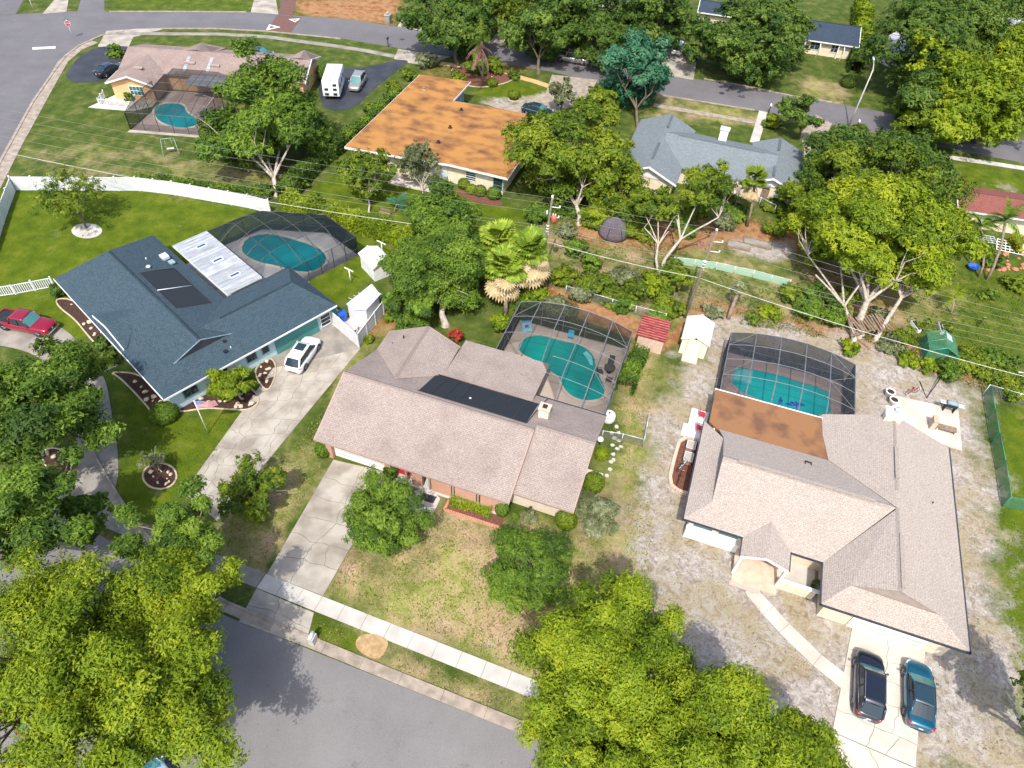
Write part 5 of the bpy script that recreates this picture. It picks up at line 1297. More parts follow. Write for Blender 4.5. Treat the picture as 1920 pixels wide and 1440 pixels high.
ptree("large round yellow-green oak at the bottom centre, left of the pair", (1140, 1400), (1150, 1230), 8, 135, L_YG, rz=4.2, n=135000, size=0.1, n_clumps=90, trunk=.4, seed=9, kw=dict(clump=.175, hollow=.5, ragged=.12))
ptree("large yellow-green oak at the bottom centre in front of the two driveway cars", (1400, 1500), (1330, 1370), 8, 150, L_YG, rz=4.0, n=135000, size=0.1, n_clumps=90, trunk=.4, seed=10, kw=dict(clump=.17, hollow=.5, ragged=.12))
ptree("yellow-green oak cut off by the bottom edge left of centre", (1120, 1560), (1120, 1400), 7, 120, L_YG, rz=3.4, n=76000, size=0.1, n_clumps=70, trunk=.35, seed=11, kw=dict(clump=.19, hollow=.5))
ptree("yellow-green oak cut off by the bottom edge beside the pale driveway", (1480, 1520), (1480, 1430), 6.5, 95, L_YG, rz=3.0, n=52000, size=0.1, n_clumps=56, trunk=.3, seed=12, kw=dict(clump=.2, hollow=.5))
ptree("oak outside the right edge shading the sandy strip by the bright lawn", (1985, 1450), (1985, 1330), 7, 60, L_MD, rz=3, n=12000, size=.17, n_clumps=30, trunk=.3, seed=13)
# garden trees round the middle house
ptree("rounded deep green tree between the cracked driveway and the doormat path", (722, 1010), (728, 968), 2.4, 74, L_GR, rz=2.3, n=52000, size=0.094, n_clumps=52, trunk=.13, seed=20, kw=dict(clump=.26, hollow=.6, up=.45))
ptree("spreading dark green tree in the middle of the dry front lawn", (985, 1090), (990, 1058), 1.9, 82, L_GR, rz=1.9, n=52000, size=0.094, n_clumps=55, trunk=.13, seed=21, kw=dict(clump=.24, hollow=.6, up=.45))
ptree("small glossy tree with pale bare twigs beside the narrow driveway", (487, 950), (482, 915), 2.4, 56, L_MD, rz=1.8, n=13050, size=0.123, n_clumps=24, trunk=.12, seed=22, bark=M['barkpale'], bare=10)
ptree("small olive tree beside the trimmed shrubs at the right end of the front lawn", (1118, 985), (1118, 962), 1.4, 44, L_OL, rz=1.3, n=13050, size=0.097, n_clumps=26, trunk=.08, seed=23, bark=M['barkpale'], bare=5)
ptree("small yellow-green tree in the mulch bed in front of the slate roofed house", (452, 748), (432, 712), 2.2, 40, L_YG, rz=1.5, n=9425, size=0.114, n_clumps=20, trunk=.08, seed=24, bark=M['barkpale'])
ptree("tiny twiggy tree standing in the round mulch ring", (303, 885), (285, 858), 1.5, 24, L_OL, rz=.8, n=1305, size=0.088, n_clumps=10, trunk=.05, seed=25, bark=M['barkpale'], bare=12)
# back gardens
ptree("big broad oak with pale leaning trunks in the lawn of the taupe roofed house", (520, 366), (490, 222), 5.4, 116, L_GR, rz=6.2, n=91350, size=0.211, n_clumps=60, trunk=.34, seed=30, bark=M['barkpale'], fork=.22, bare=6, kw=dict(clump=.2, up=1.2, hollow=.5))
ptree("thin spreading tree in the round pale gravel ring on the lush lawn", (162, 428), (130, 362), 4.2, 62, L_MD, rz=1.8, n=4640, size=0.141, n_clumps=30, trunk=.12, seed=31, kw=dict(clump=.3), fork=.4)
ptree("dense green oak with grey moss between the slate roofed house and the fan palms", (835, 610), (820, 500), 4.6, 100, L_GR, rz=4.6, n=101200, size=0.137, n_clumps=60, trunk=.35, seed=32, bare=3, bark=M['barkpale'], kw=dict(clump=.2, up=1, hollow=.4))
ptree("green oak standing behind the mossy oak next to the fan palms", (835, 520), (828, 425), 4.6, 82, L_GR, rz=4.4, n=37700, size=0.176, n_clumps=40, trunk=.3, seed=33, bark=M['barkpale'], bare=4, kw=dict(clump=.22, up=1))
ptree("low spreading green tree overhanging the white garden shed", (770, 600), (768, 560), 2.8, 56, L_GR, rz=2.6, n=20300, size=0.158, n_clumps=28, trunk=.2, seed=34, kw=dict(clump=.26, up=1))
ptree("small open tree beside the yellow hedge in the bright green yard", (692, 398), (688, 325), 3.4, 52, L_MD, rz=2.6, n=9425, size=0.167, n_clumps=24, trunk=.12, seed=35, bark=M['barkpale'], bare=8)
ptree("small yellowish open tree against the back wall of the orange roofed house", (792, 372), (789, 308), 3.2, 46, L_OL, rz=2.6, n=6525, size=0.158, n_clumps=22, trunk=.1, seed=36, bark=M['barkpale'], bare=8)
ptree("big round bright green tree beside the orange flat roof", (1085, 420), (1068, 285), 6.2, 112, L_MD, rz=6, n=76560, size=0.211, n_clumps=62, trunk=.32, seed=37, bark=M['barkpale'], bare=6, fork=.25, kw=dict(clump=.2, up=.8, hollow=.5))
ptree("bushy green tree crowding the left of the grey roofed house", (1140, 420), (1150, 350), 3.2, 66, L_MD, rz=3.4, n=20300, size=0.194, n_clumps=30, trunk=.2, seed=38, kw=dict(clump=.26, up=1))
ptree("tall pale-limbed tree in front of the grey roofed house", (1232, 532), (1328, 350), 6.6, 56, L_MD, rz=2.4, n=13775, size=0.176, n_clumps=26, trunk=.22, seed=39, bark=M['barkpale'], fork=.45, bare=6)
ptree("left crown of pale bare branches behind the leaning power pole", (1236, 528), (1232, 375), 5.6, 48, L_MD, rz=2.2, n=7250, size=0.176, n_clumps=18, trunk=.16, seed=40, bark=M['barkpale'], fork=.45, bare=8)
ptree("low leafy tree beside the foot of the leaning power pole", (1262, 560), (1268, 512), 2.4, 34, L_MD, rz=1.6, n=7250, size=0.158, n_clumps=16, trunk=.1, seed=41)
ptree("large golden-green oak with thick pale trunks at the right", (1612, 630), (1655, 420), 7.4, 128, L_YG, rz=5.0, n=86710, size=0.194, n_clumps=58, trunk=.4, seed=42, bark=M['barkpale'], bare=10, fork=.3, kw=dict(clump=.2, up=.5, ragged=.15))
ptree("golden oak limb spreading left over the rear fence", (1600, 640), (1545, 430), 5, 62, L_YG, rz=4.0, n=18850, size=0.185, n_clumps=26, trunk=.25, seed=43, bark=M['barkpale'], bare=8, fork=.3, kw=dict(clump=.24, up=.9))
ptree("golden oak limb reaching right towards the maroon roof", (1640, 640), (1762, 440), 6.8, 62, L_YG, rz=3.0, n=18850, size=0.185, n_clumps=26, trunk=.25, seed=44, bark=M['barkpale'], fork=.4)
ptree("dense green oak just behind the golden oak", (1650, 470), (1640, 330), 5.2, 105, L_MD, rz=5.2, n=48720, size=0.211, n_clumps=44, trunk=.35, seed=45, kw=dict(clump=.24, up=.9))
ptree("rounded green tree left of the golden oak above the rear lawn", (1530, 480), (1520, 375), 3.6, 52, L_MD, rz=3.6, n=15950, size=0.194, n_clumps=26, trunk=.2, seed=46, kw=dict(clump=.26, up=1))
ptree("dark green tree beside the patchy concrete drive at the upper right", (1580, 410), (1580, 298), 4.2, 66, L_DK, rz=4, n=18850, size=0.220, n_clumps=28, trunk=.25, seed=47, kw=dict(clump=.26, up=1))
ptree("blue-green broad tree left of the grey roof", (1195, 240), (1190, 138), 5.2, 62, L_BG, rz=5.2, n=23200, size=0.229, n_clumps=36, trunk=.25, seed=48, kw=dict(clump=.26, up=1))
ptree("small bright tree between the round tree and the blue-green tree", (1130, 230), (1125, 195), 3, 38, L_MD, rz=2, n=7250, size=0.220, n_clumps=18, trunk=.14, seed=49)
ptree("small grey-leaved tree at the driveway mouth behind the orange roof", (1052, 212), (1053, 172), 3.2, 26, L_OL, rz=2.2, n=5075, size=0.194, n_clumps=16, trunk=.12, seed=50)
ptree("open dark tree over the far end of the white front path", (1500, 262), (1503, 210), 4, 42, L_DK, rz=2.2, n=6525, size=0.211, n_clumps=20, trunk=.15, seed=51, kw=dict(clump=.25))
# along the upper street
FT = [("round street oak standing on the verge above the orange roof", (858, 122), (848, 42), 6.5, 78, L_DK, 15000, 52),
      ("broad street oak left of the parked pale pickup", (1010, 138), (1010, 62), 6, 58, L_DK, 10000, 53),
      ("tall oak behind the parked pale pickup at the top", (1090, 60), (1085, 15), 8, 92, L_DK, 17000, 54),
      ("dark street oak right of the parked pale pickup", (1130, 130), (1125, 72), 5.5, 50, L_DK, 8000, 55),
      ("oak over the house with two cars on its driveway", (1230, 70), (1225, 25), 7, 70, L_DK, 12000, 56),
      ("wide oak on the lawn left of the dark blue roof", (1400, 150), (1395, 78), 6.5, 88, L_DK, 20000, 57),
      ("darker oak touching the left end of the dark blue roof", (1462, 130), (1458, 60), 6, 55, L_DK, 9000, 58),
      ("very large dark oak at the top right", (1745, 190), (1752, 82), 9, 98, L_DK, 26000, 59),
      ("dark green oak beyond the street lamp", (1730, 262), (1736, 190), 6, 56, L_DK, 13000, 60),
      ("golden-green oak at the right edge of the upper street", (1830, 270), (1830, 185), 7.5, 92, L_YG, 24000, 61),
      ("golden-green tree behind the street at the far right edge", (1900, 200), (1890, 120), 7, 62, L_YG, 11000, 62),
      ("green oak at the very top right corner", (1830, 60), (1820, 18), 7, 80, L_DK, 13000, 63),
      ("pale olive tree behind the golden oak of the upper street", (1790, 130), (1790, 110), 8, 58, L_MD, 9000, 64),
      ("oak at the top edge between the first two street oaks", (930, 20), (930, 2), 7, 60, L_MD, 8000, 65),
      ("shade tree over the right end of the upper street", (1760, 260), (1752, 225), 4.5, 55, L_MD, 8500, 66),
      ("dark bushy tree right of the patchy concrete drive", (1700, 330), (1720, 290), 3.5, 62, L_DK, 10000, 67)]
for lab, b_, c_, zc, r_, mt, n_, sd_ in FT:
    ptree(lab, b_, c_, zc * .85, int(r_ * 1.1), mt, rz=zc * .82, n=int(n_ * 2.0), size=.25, n_clumps=36 + r_ // 4, trunk=.3, seed=sd_, kw=dict(up=.9, clump=.23, hollow=.5))

# shrubs: trimmed balls, loose bushes
def shrub(label, px, r, h, mat, n=2320, size=0.079, name="shrub", group=None, loose=False, seed=None, zfrac=.45, cat="shrub"):
    p = g(px[0], px[1]); rng = np.random.default_rng(seed or int(px[0] * 7 + px[1]))
    t = thing(name, label, cat, (p.x, p.y, 0), 0, group)
    if loose: P_, nn, tint, _ = crown_points(rng, (r, r, h * .6), 12, n, up=.45, clump=.4)
    else:
        d = rng.normal(size=(n, 3)); d /= np.linalg.norm(d, axis=1, keepdims=True); rr = rng.uniform(.84, 1.0, n)
        P_ = d * rr[:, None] * np.array([r, r, h * .55]); nn = d + rng.normal(size=d.shape) * .35; nn /= np.linalg.norm(nn, axis=1, keepdims=True)
        tint = rng.normal(.55, .2, n)
    P_[:, 2] += h * zfrac; P_[:, 2] = np.maximum(P_[:, 2], .02)
    link("foliage", leaf_mesh("foliage", P_, nn, size, tint, rng, .7), mat, t)
    mb = MB(); mb.tube([V3(0, 0, 0), V3(0, 0, h * .5)], [.06, .03], 5)
    for k in range(4):
        a = k * 1.6; mb.tube([V3(0, 0, h * .2), V3(math.cos(a) * r * .5, math.sin(a) * r * .5, h * .6)], [.03, .015], 4)
    mb.build("stem", M['bark'], t)
    return t
SH = [("round trimmed shrub at the garage corner beside the cracked driveway", (608, 851), .75, 1.5, L_GR, 0),
      ("dark round shrub at the right side of the garage door", (733, 893), .62, 1.5, L_GR, 0),
      ("tall egg-shaped shrub at the right end of the brick planter", (941, 963), .6, 1.7, L_GR, 0),
      ("very small round bush between the egg-shaped shrub and the variegated bush", (966, 972), .3, .6, L_GR, 0),
      ("pale variegated bush in front of the stone-faced wall", (993, 975), .75, 1.2, L_OL, 1),
      ("large bright round shrub below the front corner of the brown roof", (1060, 983), .95, 1.7, L_MD, 0),
      ("bright round shrub beside the stepping stones, nearer one", (1111, 915), .95, 1.8, L_MD, 0),
      ("yellow-green round shrub beside the side door steps", (1127, 858), .62, 1.2, L_YG, 0),
      ("broad-leaved yellow-green bush left of the kidney pool cage", (936, 618), 1.15, 2.3, L_YG, 1),
      ("dark box-shaped shrub at the front corner of the slate roofed house", (312, 783), 1.25, 1.5, L_GR, 0),
      ("dark shrub at the picket fence corner of the slate roofed house", (118, 552), 1.2, 1.5, L_DK, 1),
      ("dark shrub left of the entry path of the slate roofed house", (190, 652), .95, 1.1, L_DK, 1),
      ("dark shrub right of the entry path of the slate roofed house", (215, 675), 1.0, 1.1, L_DK, 1),
      ("round clipped shrub, first of the row behind the orange roofed house", (870, 352), .8, 1.3, L_MD, 0),
      ("bright low shrub, second of the row behind the orange roofed house", (884, 361), .8, 1.1, L_YG, 0),
      ("round clipped shrub, third of the row behind the orange roofed house", (900, 365), .85, 1.3, L_MD, 0),
      ("round clipped shrub, rightmost of the row behind the orange roofed house", (926, 371), .95, 1.5, L_GR, 0),
      ("round dark shrub on the lawn in front of the dark blue roofed house", (1588, 162), 1.3, 1.9, L_DK, 0),
      ("purplish bare bush beside the orange roof's far corner", (797, 127), 2.0, 2.4, L_OL, 1),
      ("green spiky bush in the strip left of the orange roof, farther one", (765, 150), 1.4, 1.9, L_MD, 1),
      ("green spiky bush in the strip left of the orange roof, middle one", (735, 175), 1.4, 1.9, L_MD, 1),
      ("green spiky bush in the strip left of the orange roof, nearest one", (703, 210), 1.4, 1.7, L_MD, 1),
      ("shrub in the island bed at the foot of the dying palm, left side", (893, 140), 1.8, 2.2, L_GR, 1),
      ("shrub in the island bed at the foot of the dying palm, right side", (925, 135), 1.8, 2.2, L_MD, 1),
      ("low clipped shrub at the near edge of the dying palm's bed", (922, 160), 1.0, 1.0, L_MD, 0),
      ("low shrub at the left of the dying palm's bed", (860, 150), 1.6, 1.2, L_MD, 1),
      ("shrub at the tan footpath in front of the green lawn strip", (962, 148), 1.1, 1.4, L_GR, 1),
      ("small topiary in a ring in the gravel behind the orange roof", (964, 183), 1.0, 1.1, L_MD, 0),
      ("round shrub by the porch of the dark blue roofed house, left one", (1562, 104), .9, 1.2, L_MD, 0),
      ("round shrub by the porch of the dark blue roofed house, right one", (1583, 103), .9, 1.3, L_MD, 0),
      ("spiky cycad in front of the dark blue roofed house", (1540, 98), 1.2, 1.9, L_OL, 1),
      ("dense green bush behind the kidney pool cage, left of the row", (1110, 548), 1.9, 2.4, L_MD, 1),
      ("dense green bush behind the kidney pool cage, second of the row", (1145, 562), 1.7, 1.8, L_MD, 1),
      ("dense green bush behind the maroon shed", (1190, 560), 1.9, 2.2, L_MD, 1),
      ("low green bush between the maroon shed and the leaning pole", (1235, 580), 1.7, 2.0, L_MD, 1),
      ("leafy bush touching the left side of the white roofed shed", (1262, 590), 1.3, 1.8, L_MD, 1),
      ("small round bush in the back lawn left of the screen cage with the angular pool", (1405, 605), .8, 1.2, L_GR, 1),
      ("green bush under the right power line left of the big pale trunks", (1510, 585), 2.0, 1.8, L_GR, 1),
      ("green bush at the foot of the big pale trunks", (1555, 600), 1.7, 1.8, L_GR, 1),
      ("bush left of the green framed greenhouse", (1690, 640), 1.5, 1.8, L_MD, 1),
      ("grey-green bush at the rear fence, left of the greenhouse", (1668, 655), 1.4, 1.3, L_OL, 1),
      ("bush right of the green framed greenhouse", (1800, 690), 1.7, 1.6, L_MD, 1),
      ("bush under the power line at the right edge", (1850, 705), 1.9, 1.7, L_MD, 1),
      ("bush at the right edge beside the white tarpaulin", (1900, 725), 1.8, 1.7, L_MD, 1),
      ("yellow-green climbing bush at the rear fence in front of the greenhouse", (1730, 685), 1.4, .9, L_YG, 1),
      ("yellow-green low bush left of the yellow climbing bush", (1700, 680), 1.2, .8, L_YG, 1),
      ("yellow-flowering bush beside the window-frame stack", (1900, 465), 1.3, 1.8, L_YL, 1),
      ("leafy plant by the left of the greenhouse", (1728, 618), .7, 1.3, L_MD, 1),
      ("leafy plant by the right of the greenhouse", (1775, 622), .7, 1.3, L_MD, 1),
      ("dark bush under the queen palms by the rubble pile", (1855, 498), 1.3, 1.6, L_GR, 1),
      ("bush left of the far end of the upper pavement", (1470, 300), 1.6, 1.5, L_MD, 1),
      ("shrub by the white path of the grey roofed house", (1445, 238), 1.6, 1.6, L_MD, 1),
      ("bush under the street lamp", (1600, 258), 2.0, 1.8, L_MD, 1),
      ("red-leaved shrub hiding between the brown gable and the lanai roof", (853, 641), .75, 1.9, L_RED, 1),
      ("dark bush right of the peach house railing", (247, 188), .9, 1.3, L_GR, 1),
      ("round shrub at the corner of the black driveway near the taupe roof", (225, 105), 1.5, 1.8, L_GR, 1),
      ("clipped bush at the right gable of the taupe roofed house", (606, 150), 1.0, 2.4, L_GR, 0),
      ("dark bush at the white fence end near the leaning pale trunks", (500, 368), 1.3, 1.3, L_GR, 1),
      ("bush covered mound behind the rear lawn, left of the leaning pole", (1040, 580), 2.4, .9, L_OL, 1),
      ("dark green bush beside the fan palm trunks", (985, 570), 1.5, 1.4, L_GR, 1),
      ("bushy plant under the round bright green tree", (1010, 410), 2.2, 2.0, L_GR, 1),
      ("bushes along the bright yard under the round tree", (1060, 400), 2.2, 1.6, L_GR, 1),
      ("shrub in the shade right of the trampoline", (1190, 440), 2.4, 2.0, L_MD, 1),
      ("shrub below the palm of the grey roofed house", (1380, 400), 2.0, 1.3, L_GR, 1),
      ("shrub by the right back corner of the grey roofed house", (1450, 395), 2.0, 1.2, L_MD, 1),
      ("shrub at the court wall of the beige roofed house", (1532, 1105), .55, .8, L_OL, 1)]
BK = [((1080, 470), 1.5, 'low weedy bush left of centre in the back gardens'), ((1110, 500), 1.6, 'bush above the row behind the kidney pool cage'), ((1060, 530), 1.7, 'bush between the fan palms and the row behind the kidney pool cage'),
      ((1175, 530), 2.0, 'tall bush between the row of bushes and the pale-limbed tree'), ((1210, 545), 2.0, 'dense bush wrapped round the foot of the pale-limbed tree'), ((1240, 545), 1.8, 'dense bush right of the foot of the pale-limbed tree'),
      ((1225, 600), 1.5, 'bush pressed between the maroon shed and the cream shed'), ((1165, 582), 1.5, 'bush left of the maroon shed roof'), ((1085, 565), 1.4, 'low bush at the far corner of the kidney pool cage'),
      ((1440, 590), 1.2, 'weedy clump on the rear lawn beyond the cream shed'), ((1480, 560), 1.6, 'low bush left of the big pale trunks under the wires'), ((1530, 570), 1.9, 'dark leafy bush beside the big pale trunks'),
      ((1580, 560), 1.8, 'leafy bush behind the timber platform'), ((1650, 600), 1.4, 'bush right of the timber platform'), ((1770, 700), 1.5, 'bush in front of the greenhouse corner'), ((1830, 680), 1.8, 'bush between the greenhouse and the right power line'),
      ((1870, 690), 1.9, 'thick bush under the thick cable at the right'), ((1885, 740), 1.3, 'bush just beyond the green mesh fence'), ((1060, 440), 1.6, 'bush behind the blue barrel'), ((1110, 420), 2.0, 'bush in the shade left of the domed netting'),
      ((1200, 410), 2.2, 'bush in the shade right of the domed netting'), ((1280, 430), 1.8, 'bush behind the fire pit stones'), ((1300, 400), 2.0, 'bush against the grey roofed house'), ((1350, 425), 1.6, 'bush below the fan palm of the grey roofed house'),
      ((1480, 420), 2.0, 'bush at the left foot of the dense green oak'), ((1450, 440), 1.5, 'bush at the end of the raised garden beds'), ((1850, 560), 1.1, 'low bush on the right rear lawn'), ((1900, 540), 1.6, 'bush below the rubble heap'),
      ((965, 575), 1.3, 'bush behind the fan palm trunks'), ((1000, 560), 1.5, 'bush right of the fan palm trunks'), ((740, 590), 1.2, 'bush in the shade beside the white gabled shed'), ((560, 352), 1.4, 'bush in the dark hedge corner'), ((690, 640), .6, 'weedy clump left of the brown gable'), ((1335, 590), 1.3, 'weedy bush behind the cream shed'), ((1590, 660), 1.1, 'low weeds at the right corner of the angular pool cage')]
for k, (px, r_, lab) in enumerate(BK): SH.append((lab, px, r_, r_ * (1.15 if k % 3 else .9), (L_MD, L_GR, L_MD, L_OL, L_YG)[k % 5 if k % 7 else 1], 1))
for lab, px, r_, h_, mt, lo_ in SH:
    shrub(lab, px, r_, h_, mt, n=int(2200 * r_ * r_ + 900) if not lo_ else int(2200 * r_ * r_ + 800), size=.075 if not lo_ else .11, loose=bool(lo_))

def hedge(label, pts, w, h, mat, dens=420, size=.1):
    P0 = resample(px2(pts), .5); c = P0[0]; rng = np.random.default_rng(int(pts[0][0]))
    t = thing("hedge", label, "hedge", (c.x, c.y, 0)); L_ = .5 * (len(P0) - 1); n = int(dens * L_ * (w + 2 * h) / 2)
    a = np.array([(p.x - c.x, p.y - c.y) for p in P0]); k = rng.integers(0, len(a) - 1, n); f = rng.random(n)[:, None]
    base = a[k] * (1 - f) + a[k + 1] * f; d = a[k + 1] - a[k]; d /= np.linalg.norm(d, axis=1, keepdims=True); nr = np.stack([-d[:, 1], d[:, 0]], 1)
    s_ = rng.random(n) * (w + 2 * h); off = np.where(s_ < h, -w / 2, np.where(s_ < h + w, s_ - h - w / 2, w / 2)); z = np.where(s_ < h, s_, np.where(s_ < h + w, h, 2 * h + w - s_))
    nrm = np.zeros((n, 3)); nrm[:, :2] = nr * np.where(s_ < h, -1, np.where(s_ < h + w, 0, 1))[:, None]; nrm[:, 2] = np.where((s_ >= h) & (s_ < h + w), 1, .2)
    P_ = np.zeros((n, 3)); wob = 1 + .16 * np.sin(base[:, 0] * 2.1) + .1 * np.sin(base[:, 1] * 3.7); P_[:, :2] = base + nr * (off * wob)[:, None]; P_[:, 2] = z * wob
    P_ += rng.normal(0, .1, P_.shape); P_[:, 2] = np.maximum(P_[:, 2], .03)
    nrm += rng.normal(0, .45, nrm.shape); nrm /= np.linalg.norm(nrm, axis=1, keepdims=True)
    tint = .5 + .22 * np.sin(base[:, 0] * 1.3 + base[:, 1]) + rng.normal(0, .2, n)
    link("foliage", leaf_mesh("foliage", P_, nrm, size, tint, rng, .7), mat, t)
    mb = MB()
    for i in range(0, len(P0), 3):
        p = P0[i] - c; mb.tube([V3(p.x, p.y, 0), V3(p.x, p.y, h * .8)], [.06, .03], 5)
    mb.build("stems", M['bark'], t)
    return t
hedge("long yellow-green hedge behind the domed blue pool cage", [(538, 388), (600, 405), (680, 432), (745, 452), (770, 470)], 1.7, 1.9, L_YG, 420, .14)
hedge("dark hedge climbing the boundary left of the orange flat roof", [(534, 378), (580, 330), (640, 278)], 1.5, 1.8, L_DK, 300, .15)
hedge("thin dark hedge beside the left wall of the orange flat roof", [(645, 272), (700, 225), (745, 185)], 1.2, 1.2, L_GR, 240, .16)
hedge("clipped dark green hedge between the kidney pool cage and the sandy path", [(1200, 668), (1183, 700), (1168, 738)], 1.5, 1.5, L_GR, 500, .09)
hedge("tall yellow-green hedge beside the dark blue roofed house", [(1608, 20), (1612, 60), (1612, 110)], 2.2, 2.8, L_YG, 160, .25)
hedge("low hedge at the corner of the dark blue roofed house lawn", [(1600, 115), (1600, 138)], 2.0, 2.4, L_DK, 160, .25)
hedge("yellow-green planting in the brick planter", [(846, 938), (922, 962)], .9, .55, L_YG, 500, .08)
hedge("low leafy border outside the white fence", [(250, 338), (330, 343), (440, 360), (505, 372)], .8, .6, L_GR, 200, .14)

# palms: every frond its own piece
def frond_mesh(L_, droop, w, fan=False, nleaf=16):
    mb = MB()
    if fan:   # palmate leaf: a stalk and a disc of folded blades
        mb.tube([V3(0, 0, 0), V3(L_ * .3, 0, .12), V3(L_ * .5, 0, .1)], [.03, .02, .015], 4)
        c = Vector((L_ * .5, 0, .1))
        for k in range(nleaf):
            a = math.radians(-105 + 210 * k / (nleaf - 1)); l = L_ * .55 * (1 - .25 * abs(a) / 1.9)
            e_ = c + Vector((math.cos(a) * l, math.sin(a) * l, -droop * l * .5)); m_ = c + Vector((math.cos(a) * l * .6, math.sin(a) * l * .6, -droop * l * .12)); s_ = Vector((-math.sin(a), math.cos(a), 0)) * w * .5
            mb.face([c, m_ - s_, m_ + s_]); mb.face([m_ - s_, e_, m_ + s_])
    else:
        pts = [Vector((L_ * t, 0, .35 * L_ * math.sin(t * 1.6) * .6 - droop * L_ * t * t)) for t in [i / 8 for i in range(9)]]
        mb.tube(pts, [.04, .035, .03, .026, .022, .018, .014, .01, .006], 4)
        for i in range(nleaf):
            t = .12 + .86 * i / nleaf; j = min(int(t * 8), 7); p = pts[j].lerp(pts[j + 1], t * 8 - j); l = w * (1 - abs(t - .45) * 1.1) * 1.2
            for s_ in (-1, 1):
                e_ = p + Vector((l * .45, s_ * l, -l * .45)); q = Vector((.05, 0, 0))
                mb.face([p - q, e_, p + q])
    return mb
def palm(label, base, top, n, L_, mat, fan=True, dead=0, deadmat=None, trunk=.2, droop=.5, w=.2, name="palm_tree", group=None, seed=1, nleaf=16):
    r_ = random.Random(seed)
    t = thing(name, label, "palm", (base.x, base.y, 0), 0, group); h = top.z; ox, oy = top.x - base.x, top.y - base.y
    mb = MB(); mb.tube([V3(0, 0, -.1), V3(ox * .1, oy * .1, h * .3), V3(ox * .45, oy * .45, h * .7), V3(ox, oy, h)], [trunk * 1.25, trunk, trunk * .9, trunk * .95], 9); mb.build("trunk", M['palmbark'], t)
    def add(cnt, mt, lo_, hi_, dr, LL):
        me = None
        for i in range(cnt):
            a = r_.uniform(0, 2 * math.pi); el = math.radians(r_.uniform(lo_, hi_))
            if me is None: o = frond_mesh(LL, dr, w, fan, nleaf).build("frond", mt, t); me = o.data
            else: o = link("frond", me, None, t)
            o.location = (ox, oy, h + r_.uniform(-.15, .1) - (r_.uniform(.1, 1.3) if lo_ < -60 else 0)); o.rotation_euler = (r_.uniform(-.2, .2), -el, a); s_ = r_.uniform(.8, 1.15); o.scale = (s_,) * 3
    add(n, mat, -12 if (dead and fan) else -25, 75, droop, L_)
    if dead: add(dead, deadmat or L_TAN, -80, -8 if dead > 20 else -35, droop * .6, L_ * (1.2 if dead > 20 else .95))
    return t
for lab, b_, tp, z, sd_ in (("tall fan palm with a skirt of dead fronds, nearest of the three", (948, 590), (945, 500), 4.6, 1), ("fan palm with dead skirt, right one of the three by the blue barrel", (990, 560), (992, 470), 5.4, 2), ("fan palm with dead skirt, farthest one of the three", (955, 545), (935, 452), 4.8, 3)):
    palm(lab, g(*b_), g(*tp, z), 40, 2.4, L_PALM, True, 46, L_TAN, .22, .6, .42, "fan_palm", "fan palms behind the middle house", sd_)
palm("slender fan palm in front of the grey roofed house", g(1400, 424), g(1415, 336, 6.0), 26, 1.6, L_MD, True, 8, L_TAN, .16, .5, .26, "fan_palm", None, 5)
palm("dying palm with drooping brown fronds above the orange roof", g(905, 162), g(903, 78, 8.0), 8, 3.6, L_MD, False, 12, pm('brown_frond', (.38, .2, .16), (.3, .16, .12), rough=1), .16, .5, .5, "feather_palm", None, 6, 18)
palm("short leaning dead palm trunk in the back lawn", g(1365, 597), g(1385, 545, 2.3), 10, 1.1, L_OL, True, 0, None, .2, .4, .2, "fan_palm", None, 7)
palm("queen palm leaning over the rubble pile at the right edge", g(1850, 525), g(1885, 415, 5.4), 16, 2.8, L_GR, False, 0, None, .15, .7, .7, "feather_palm", None, 8, 22)
palm("queen palm left of the white window frames", g(1835, 520), g(1838, 425, 4.6), 14, 2.4, L_GR, False, 0, None, .13, .7, .6, "feather_palm", None, 9, 22)
palm("small palm in the island bed at the upper street", g(905, 150), g(890, 118, 3), 14, 1.9, L_MD, False, 0, None, .14, .5, .5, "feather_palm", None, 10, 16)
palm("banana-like plant at the left of the greenhouse lawn", g(1782, 588), g(1788, 560, 1.6), 9, 1.7, L_YG, False, 0, None, .1, .3, .8, "banana_plant", None, 11, 10)
palm("feathery shrub palm in the bright yard by the planter", g(740, 398), g(745, 382, 1.2), 10, 1.8, L_BG, False, 0, None, .1, .5, .5, "feather_palm", None, 12, 14)
# ------------------------------------------------------------------ vehicles
def loft(mb, secs, m=0, smooth=True, caps=True):
    """secs: list of rings (equal count of points)"""
    base = len(mb.v); n = len(secs[0])
    for s_ in secs: mb.v += [tuple(p) for p in s_]
    for i in range(len(secs) - 1):
        for k in range(n):
            k2 = (k + 1) % n
            mb.f.append((base + i * n + k, base + i * n + k2, base + (i + 1) * n + k2, base + (i + 1) * n + k)); mb.uv.append(None); mb.m.append(m); mb.sm.append(smooth)
    if caps:
        mb.f.append(tuple(base + k for k in range(n))[::-1]); mb.uv.append(None); mb.m.append(m); mb.sm.append(False)
        mb.f.append(tuple(base + (len(secs) - 1) * n + k for k in range(n))); mb.uv.append(None); mb.m.append(m); mb.sm.append(False)
def body_ring(x, w, zb, zt, crown=.04):
    h = zt - zb
    half = [(0, zb), (w * .86, zb), (w * .97, zb + .12 * h + .02), (w, zb + .45 * h), (w * .985, zb + .72 * h), (w * .93, zt - .05), (w * .82, zt - .005), (w * .45, zt + crown * .7), (0, zt + crown)]
    return [(x, y, z) for y, z in half] + [(x, -y, z) for y, z in half[-2:0:-1]]
